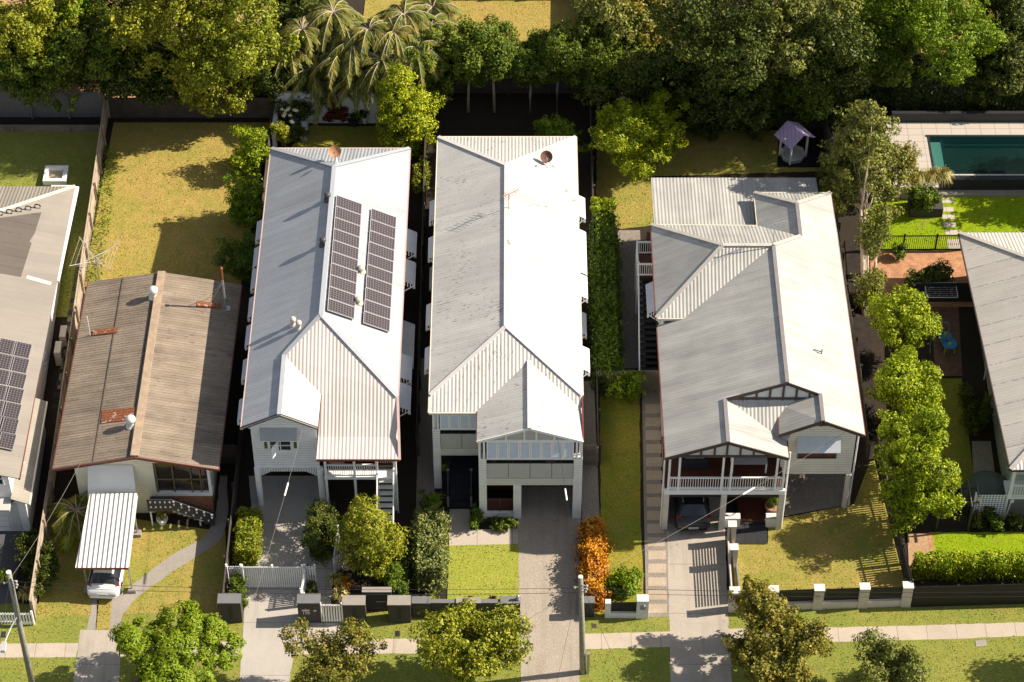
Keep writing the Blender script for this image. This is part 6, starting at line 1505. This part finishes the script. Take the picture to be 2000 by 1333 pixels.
tree('shrub', 'dark green shrub between the front steps and entry bay', 'shrub', (928, 1012), .5, (.4, .9, .55), L_HEDGE, 1800, .12, 33, trunk=False, nclump=22)
for i, (u, v) in enumerate(((917, 1176), (962, 1177))): tuft('grass_clump', 'reddish grass clump behind the charcoal garden wall, %s one' % ('left', 'right')[i], 'plant', P(u, v), L_RED, 70, .4, .4, 40+i, wd=.02)
tree('shrub', 'leafy green shrub behind the short white slatted wall', 'shrub', (1212, 1140), .95, (1.2, 1.0, .95), L_BRIGHT, 5200, .17, 34, trunk=True, tr=.06, nclump=50, clump=.36)
hedge('hedge', 'long leafy green hedge down the right of the middle house alley', 'hedge', (4.95, -4.4, 5.95, 7.0, 2.3), L_HEDGE, 17000, .2, 35, lump=.34)
tree('shrub', 'bright leafy top at the rear end of the long green hedge', 'shrub', (1176, 412), 2.4, (.9, .9, .7), L_LIME, 2600, .18, 36, trunk=False, nclump=30)
tree('shrub', 'twiggy green shrub before the short cross fence', 'shrub', (1222, 752), 1.2, (1.25, .9, 1.1), L_BRIGHT, 2600, .17, 37, tr=.05, stems=3, nclump=26, clump=.34)
tree('shrub', 'low leafy shrub by the timber fence at far left', 'shrub', (88, 1110), .7, (.9, 2.2, .8), L_DARK, 4200, .17, 38, trunk=False, nclump=44)
tree('shrub', 'dark shrub at the left edge of the old house garden', 'shrub', (55, 1075), .6, (.7, 1.6, .7), L_DARK, 2600, .17, 39, trunk=False, nclump=30)
r_ = palm('garden_palm', 'bushy palm left of the pale carport roof', (150, 1000), 1.5, 60, 16, 1.9, mat=L_PALM); r2 = palm('garden_palm', 'smaller shaded palm against the old house wall', (196, 960), 1.7, 61, 12, 1.3, mat=L_HEDGE); palm('garden_palm', 'sunlit young palm beside the bushy palm', (140, 1030), 1.0, 62, 10, 1.2, mat=L_LIME)
# ---------------------------------------------------------------- lime tree row and far right garden
LR = 'row of lime-green trees beside the low pale-green house'
for i, (u, v, rx, ry, rz, lab) in enumerate(((1762, 632, 2.0, 2.1, 2.1, 'rearmost lime-green tree of the row, beside the blue play table'), (1772, 752, 2.0, 2.1, 2.2, 'second lime-green tree of the row from the rear'), (1784, 862, 2.1, 2.1, 2.3, 'third lime-green tree of the row from the rear'), (1790, 965, 2.3, 2.2, 2.5, 'frontmost lime-green tree of the row, over the bark bed'))):
    tree('lime_tree', lab, 'tree', (u, v), 3.1, (rx, ry, rz), L_LIME, 15000, .2, 50+i, nclump=130, clump=.27, inner=.6, group=LR, tr=.11)
tree('tall_tree', 'tall grey-green tree with bare multiple trunks behind the lime row', 'tree', (1683, 300), 6.4, (2.4, 2.2, 3.7), L_SILVER, 19000, .24, 56, blobs=[(0, 0, .55, .55, .6, .45), (-.2, 0, 0, .8, .8, .5), (.35, .1, -.3, .7, .7, .45), (-.4, 0, -.5, .5, .6, .4), (.1, 0, .8, .3, .3, .3), (.5, -.3, -.75, .6, .6, .3)], nclump=150, clump=.28, bark=BARKP, base=(20.3, 1.2), stems=6, limbn=18, tr=.12)
tree('shrub', 'grey leafy regrowth around the bare trunks of the tall tree', 'shrub', (1700, 565), 1.6, (1.0, 1.5, 1.5), L_SILVER, 3600, .19, 57, trunk=True, tr=.05, stems=4, bark=BARKP, nclump=40, clump=.35)
tree('shrub', 'vine-like grey foliage climbing the bare trunks of the tall tree', 'shrub', (1708, 468), 3.0, (1.0, 1.0, 2.2), L_SILVER, 3400, .19, 571, trunk=True, tr=.07, stems=5, bark=BARKP, nclump=36, clump=.36)
tree('shrub', 'shorter bronze-leaved tree right of the tall tree crown', 'tree', (1765, 315), 3.2, (1.0, .9, 1.7), L_OLIVE, 3600, .18, 58, nclump=40, bark=BARKP)
tree('shrub', 'dark rounded shrub on the terracotta patio', 'shrub', (1822, 545), 1.0, (1.5, 1.2, 1.0), L_DARK, 5200, .19, 59, trunk=False, nclump=60)
tree('shrub', 'small green shrub against the black pool fence', 'shrub', (1755, 488), .6, (.5, .45, .6), L_HEDGE, 1500, .14, 60, trunk=False, nclump=20)
tree('shrub', 'green shrub spilling over the brown planter box', 'shrub', (1800, 385), 1.3, (1.4, .9, .8), L_MID, 4200, .18, 61, trunk=False, nclump=46)
for i, (u, v) in enumerate(((1790, 362), (1815, 358), (1838, 356))): tuft('ornamental_grass', ('left', 'middle', 'right')[i]+' clump of straw-coloured grass beside the pool', 'ornamental grass', P(u, v, .5), L_STRAW, 220, .95, .95, 70+i, wd=.018, droop=.7)
hedge('hedge', 'clipped lime hedge behind the black front fence', 'hedge', (*X(1784, 1134), P(2150, 1122).x, P(2000, 1112).y, 1.5), L_LIME, 9500, .17, 63, lump=.2)
for i, (u, v, m_) in enumerate(((1910, 1020, L_DARK), (1945, 1022, L_HEDGE), (1985, 1018, L_DARK), (1932, 1002, L_DARK))): tree('shrub', ('low dark shrub beside the pergola', 'leggy shrub before the white lattice', 'dark shrub under the grey block wall', 'slender climber on the white lattice')[i], 'shrub', (u, v), .5, (.5, .4, .55), m_, 1200, .14, 64+i, trunk=False, nclump=18)
tree('shrub', 'dark garden shrubs along the wall of the pale-green house', 'shrub', (1895, 800), .6, (.6, 2.4, .8), L_DARK, 3000, .17, 69, trunk=False, nclump=36); tree('shrub', 'thin climber against the pale-green house wall', 'shrub', (1925, 800), 1.8, (.3, .8, 1.2), L_DARK, 900, .14, 70, trunk=False, nclump=14)
# ---------------------------------------------------------------- rear yards
tree('shrub', 'bright green round bush at the rear-left corner of the second house', 'shrub', (488, 300), 1.5, (1.5, 1.3, 1.75), L_LIME, 8000, .17, 80, tr=.08, nclump=80, clump=.3, inner=.6); tree('shrub', 'dark green round bush second from the rear by the alley', 'shrub', (480, 398), 1.7, (1.6, 1.5, 1.8), L_BRIGHT, 8000, .17, 81, tr=.08, nclump=80, clump=.3, inner=.6)
tree('shrub', 'round green bush beside the end of the old brown roof', 'shrub', (465, 502), 1.6, (1.4, 1.35, 1.6), L_HEDGE, 7000, .15, 82, tr=.08, nclump=70, clump=.3, inner=.6); tree('shrub', 'small yellow-green bush by the narrow white side wall', 'shrub', (545, 262), 1.0, (.75, .6, .9), L_GOLD, 2800, .15, 83, trunk=False, nclump=34)
tree('shrub', 'dark flowering bush with white petals before the pale wall', 'shrub', (572, 215), 1.2, (1.1, .8, 1.3), L_DARK, 4200, .17, 84, trunk=False, nclump=46)
m = MB(); rng = random.Random(5)
for k in range(12):
    p = P(566+rng.uniform(-14, 16), 207+rng.choice((-8, 2, 16))+rng.uniform(-3, 3), 2.0)+Vector((0, -.7, 0)); 
    for j in range(5): a = j*1.2566; m.add([p, p+Vector((.1*math.cos(a-.4), -.03, .1*math.sin(a-.4))), p+Vector((.15*math.cos(a), -.02, .15*math.sin(a))), p+Vector((.1*math.cos(a+.4), -.03, .1*math.sin(a+.4)))], [(0, 1, 2, 3)])
o = m.build('flowers', L_WHITE); o.parent = bpy.data.objects['shrub'] if False else None; tag(o, 'cluster of white blossoms on the dark bush in the dim yard', 'flowers')
tree('shrub', 'dark red-leaved bush under the gecko ornament', 'shrub', (654, 216), .9, (.85, .6, .95), L_RED, 3800, .19, 85, trunk=False, nclump=44)
tree('shrub', 'dark plants beside the low white planter wall', 'shrub', (578, 262), .5, (.8, .6, .6), L_DARK, 2200, .15, 86, trunk=False, nclump=26)
tree('columnar_tree', 'tall bushy yellow-green tree at the rear-left of the middle house', 'tree', (790, 226), 3.0, (1.75, 1.5, 3.3), L_LIME, 15000, .2, 87, blobs=[(0, 0, -.3, .9, .9, .6), (-.15, 0, .3, .75, .8, .5), (.3, .1, -.1, .75, .8, .6), (-.1, .2, .7, .45, .5, .35)], nclump=130, clump=.3, inner=.6)
tree('shrub', 'leafy shrubs in the narrow gap behind the twin alley', 'shrub', (822, 350), .9, (.5, 1.6, 1.0), L_GOLD, 2600, .16, 88, trunk=False, nclump=30)
tree('garden_tree', 'fine-leaved tree tip showing above the rear eave of the flecked roof', 'tree', (1088, 268), 2.6, (1.9, 1.0, 1.3), L_BRIGHT, 5600, .2, 89, Wd=.3, nclump=60)
tree('garden_tree', 'spreading bright yellow-green tree on the rear lawn', 'tree', (1254, 258), 2.9, (3.4, 3.1, 2.4), L_LIME, 19000, .24, 90, blobs=flat(10, 4, (.4, .75), (-.5, .6), (.28, .45), .4), Wd=.36, nclump=120, clump=.32)
# lilly-pilly screen behind the middle house: seven trees with bare stems
for i in range(7):
    x = -5.0+i*1.95+(.3 if i % 2 else 0)
    tree('screen_tree', ('leftmost', 'second from left', 'third from left', 'middle', 'third from right', 'second from right', 'rightmost')[i]+' tree of the dark screen behind the middle house', 'tree', (x, 17.9, 0), 4.1+(.35 if i % 3 else -.2), (1.95, 2.0, 2.2), L_MID, 13000, .22, 100+i, group='screen trees behind the middle house', nclump=80, clump=.34, inner=.55, bark=BARKP, tr=.1)
# ---------------------------------------------------------------- the leafy backdrop
BK = 'big trees behind the back fences'
big = [
 # u, v, zc, rx, ry, rz, mat, n, L, label
 (40, 60, 6.0, 3.6, 3.2, 3.2, L_GOLD, 'golden-leaved tree at the top left corner'),
 (75, 128, 4.2, 3.6, 2.5, 2.7, L_MID, 'dark spreading tree over the grey steel fence at far left'),
 (195, 108, 4.6, 3.2, 2.4, 2.8, L_MID, 'dark green tree beside the bare earth slope'),
 (150, 20, 6.0, 2.2, 2.0, 1.8, L_BRIGHT, 'fine-leaved light green tree with pale limbs near the top left'),
 (260, 55, 5.0, 3.0, 2.6, 3.0, L_DARK, 'very dark tree left of the big golden crown'),
 (290, 145, 3.4, 3.0, 1.9, 2.3, L_DARK, 'dark low tree hanging over the shaded paling fence'),
 (348, 68, 7.0, 3.7, 3.3, 4.0, L_GOLD, 'big golden-green tree behind the dry golden yard'),
 (458, 62, 7.8, 3.6, 3.3, 4.2, L_GOLD, 'tallest golden-green tree left of the palms'),
 (415, 138, 4.0, 3.0, 2.2, 2.6, L_GOLD, 'low golden-green crown touching the shaded paling fence'),
 (500, 140, 3.6, 2.0, 1.8, 2.2, L_DARK, 'dark tree between the golden crowns and the palms'),
 (1190, 60, 5.2, 2.6, 2.4, 3.0, L_SILVER, 'pale wispy gum tree behind the screen trees'),
 (1270, 55, 4.5, 3.0, 2.6, 2.8, L_OLIVE, 'olive-coloured tree right of the pale gum'),
 (1210, 140, 3.2, 2.6, 2.0, 2.4, L_SILVER, 'pale leafy crown near the spreading bright tree'),
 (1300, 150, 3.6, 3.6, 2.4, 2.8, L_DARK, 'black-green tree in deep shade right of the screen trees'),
 (1405, 62, 9.0, 3.9, 3.4, 4.4, L_DARK, 'largest dark evergreen at the top centre right'),
 (1540, 40, 9.0, 3.5, 3.2, 4.0, L_SILVER, 'vine-hung pale tree beside the largest evergreen'),
 (1430, 180, 3.8, 3.2, 2.0, 2.7, L_DARK, 'dark tree with sunlit tips above the dim lawn'),
 (1560, 160, 3.8, 2.8, 1.8, 2.6, L_MID, 'mid green tree above the lilac-roofed well'),
 (1625, 110, 6.5, 3.2, 2.8, 3.8, L_DARK, 'dark tree left of the bright feathery canopy'),
 (1720, 100, 4.6, 3.2, 2.8, 2.8, L_MID, 'broad green tree above the pool hedge'),
 (1850, 60, 8.0, 3.8, 3.4, 2.6, L_BRIGHT, 'bright feathery tree at the top right'),
 (1760, 20, 6.5, 3.0, 2.8, 2.6, L_BRIGHT, 'green feathery crown at the top edge left of the bright one'),
 (585, 18, 4.0, 2.6, 2.4, 2.8, L_DARK, 'dark tree at the top edge between the golden crown and the palms'),
 (1690, 12, 4.5, 2.8, 2.6, 2.6, L_MID, 'mid green tree at the top edge right of the vine-hung tree'),
 (1965, 40, 5.6, 3.0, 2.8, 3.0, L_DARK, 'dark twisted tree at the top right corner'),
 (1950, 140, 3.0, 2.6, 1.6, 1.8, L_DARK, 'shaded tree before the pale far fence')]
for i, (u, v, zc, rx, ry, rz, mt, lab) in enumerate(big):
    fern = mt is L_BRIGHT; cc_ = P(u, v, zc); back = 25.5 if u > 1680 else 19.4
    bs_ = (cc_.x, max(cc_.y+.8, back))
    tree('backdrop_tree', lab, 'tree', (u, v), zc, (rx, ry, rz), mt, 15000 if rx > 2.5 else 9000, .26, 200+i, group=BK, nclump=110, clump=.30, inner=.5, Wd=.36 if fern else .55, tr=.2, base=bs_, bark=BARKP if mt in (L_SILVER, L_BRIGHT) else BARK)
for i, (u, v) in enumerate(((1380, 235), (1470, 232), (1590, 215), (1640, 218))):
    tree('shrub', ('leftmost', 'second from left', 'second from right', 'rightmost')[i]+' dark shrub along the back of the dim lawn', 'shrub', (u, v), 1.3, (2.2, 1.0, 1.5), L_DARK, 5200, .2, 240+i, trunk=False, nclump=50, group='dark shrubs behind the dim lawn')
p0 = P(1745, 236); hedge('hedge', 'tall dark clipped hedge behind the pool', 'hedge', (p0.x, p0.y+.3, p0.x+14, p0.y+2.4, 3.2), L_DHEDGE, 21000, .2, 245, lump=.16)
tree('backdrop_tree', 'tree beyond the right edge beside the pool', 'tree', (36.0, 11.0, 0), 5.0, (3.4, 3.0, 3.0), L_MID, 9000, .3, 270, group=BK)
# palms
PG = 'palms behind the pale back wall'
pl_ = [(625, 100, 4.4), (720, 130, 4.2), (770, 150, 3.4), (670, 55, 5.8), (565, 95, 5.0), (640, 165, 2.6), (690, 85, 5.6), (770, 65, 6.2), (845, 15, 5.0), (590, 60, 6.0), (650, 25, 6.6), (665, 110, 5.0), (720, 60, 6.2), (745, 120, 5.2), (790, 30, 6.4), (812, 95, 5.6), (610, 140, 3.6), (700, 150, 3.6), (840, 55, 5.2)]
nm_ = ['mid-height palm between the gecko wall and the cluster', 'palm with a drooping skirt above the dim yard', 'low palm behind the tall bushy yellow-green tree', 'crowded palm near the upper middle of the cluster', 'slim palm beside the golden-green crown', 'low palm with fronds over the gecko wall', 'palm with yellowing lower fronds in mid cluster', 'palm with upright pale new frond', 'palm at the top edge next to the far sunny lawn', 'palm with a pale trunk at the left of the cluster', 'tall palm at the top of the cluster left of centre', 'leaning-fronded palm near the gecko wall', 'silvery palm in the middle of the cluster', 'palm with an orange dead frond sheath', 'tall palm at the top right of the cluster', 'fan-topped palm beside the screen trees', 'low shaded palm over the left of the pale wall', 'low shaded palm over the right of the pale wall', 'sunlit palm at the edge of the far sunny lawn']
for i, (u, v, h) in enumerate(pl_): palm('palm', nm_[i], (u, v), h, 300+i, 20, 2.0, PG)
p = P(745, 140, 2.6); m = MB(); m.tube([p+Vector((-.05, -.1, 1.0)), p+Vector((0, -.15, .4)), p+Vector((.05, -.2, -.3))], .22, 8, .12); tag(m.build('palm_sheath', plain('orange_sheath', (.55, .22, .04), .6, .2)), 'orange hanging dead palm sheath', 'palm sheath')
for i, (u, v, rx) in enumerate(((600, 175, 1.6), (680, 165, 1.8), (735, 175, 1.5), (560, 150, 1.5))): tree('shrub', ('left', 'middle', 'right', 'far left')[i]+' dark understorey bush beneath the palms', 'shrub', (u, v), 1.6, (rx, 1.2, 1.5), L_DARK, 4200, .22, 260+i, trunk=False, nclump=44, group='bushes beneath the palms')
# low growth under the backdrop: nobody could count it
def cover(name, pts, n, L, mat, h=.35, seed=1):
    rng = np.random.default_rng(seed); q = [P(*p) for p in pts]; xs = [p.x for p in q]; ys = [p.y for p in q]
    c = np.stack([rng.uniform(min(xs), max(xs), n), rng.uniform(min(ys), max(ys), n), rng.random(n)*h], 1)
    c[:, 2] += np.array([T(y) for y in c[:, 1]])+np.maximum(0, np.sin(c[:, 0]*1.3)*np.sin(c[:, 1]*1.7))*h
    o = put(name, quad_mesh(name, leaf_arrays(c, rng.normal(size=(n, 3))+np.array([0, 0, .8]), L, .5, rng), mat)); return tag(o, kind='stuff')
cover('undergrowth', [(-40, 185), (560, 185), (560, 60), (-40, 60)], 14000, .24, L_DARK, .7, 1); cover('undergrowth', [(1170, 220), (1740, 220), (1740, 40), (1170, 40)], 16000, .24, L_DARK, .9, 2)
cover('weeds_along_fence', [(205, 300), (222, 300), (190, 555), (200, 555)], 1300, .13, L_BRIGHT, .45, 3)

# standing blades on every lawn so the turf has a real surface
def inside(px, py, poly):
    r = np.zeros(len(px), bool); n = len(poly)
    for i in range(n):
        (x0, y0), (x1, y1) = poly[i], poly[(i+1) % n]
        c = ((y0 > py) != (y1 > py)); 
        if y1 != y0: r ^= c & (px < (x1-x0)*(py-y0)/(y1-y0)+x0)
    return r
SOLID = [o for o in COL.objects if o.get('kind') == 'structure' and o.data.materials and not o.data.materials[0].name.endswith(('lawn', 'grass', 'soil', 'earth'))]
def paved_polys():
    r = []
    for o in SOLID:
        if o.name.startswith(('ground', 'road')): continue
        for p in o.data.polygons: r.append([(o.data.vertices[i].co.x+o.location.x, o.data.vertices[i].co.y+o.location.y) for i in p.vertices])
    return r
PAVED = paved_polys()
for k, (nm, poly, mt) in enumerate(LAWNS):
    rng = np.random.default_rng(900+k); xs = [p[0] for p in poly]; ys = [p[1] for p in poly]
    x0, x1, y0, y1 = max(min(xs), -34), min(max(xs), 36), max(min(ys), -26.5), min(max(ys), 36)
    if x1 <= x0 or y1 <= y0: continue
    n = int((x1-x0)*(y1-y0)*36); px = rng.uniform(x0, x1, n); py = rng.uniform(y0, y1, n)
    s = inside(px, py, poly)
    for q in PAVED:
        if s.any(): s &= ~inside(px, py, q)
    px, py = px[s], py[s]; n = len(px)
    if n < 20: continue
    h = rng.uniform(.015, .042, n)*(1+.3*np.sin(px*1.9+k)*np.sin(py*2.3+px)); a = rng.uniform(0, 6.283, n); wd = rng.uniform(.02, .045, n); z = np.array([T(y) for y in py])+.01
    v = np.empty((n, 4, 3)); cx, sx_ = np.cos(a)*wd, np.sin(a)*wd; lx_, ly_ = rng.normal(0, .03, n), rng.normal(0, .03, n)
    v[:, 0] = np.stack([px-cx, py-sx_, z], 1); v[:, 1] = np.stack([px+cx, py+sx_, z], 1); v[:, 2] = np.stack([px+cx*.4+lx_, py+sx_*.4+ly_, z+h], 1); v[:, 3] = np.stack([px-cx*.4+lx_, py-sx_*.4+ly_, z+h], 1)
    tag(put('grass', quad_mesh(nm+'_blades', v.reshape(-1, 3), mt)), kind='stuff')
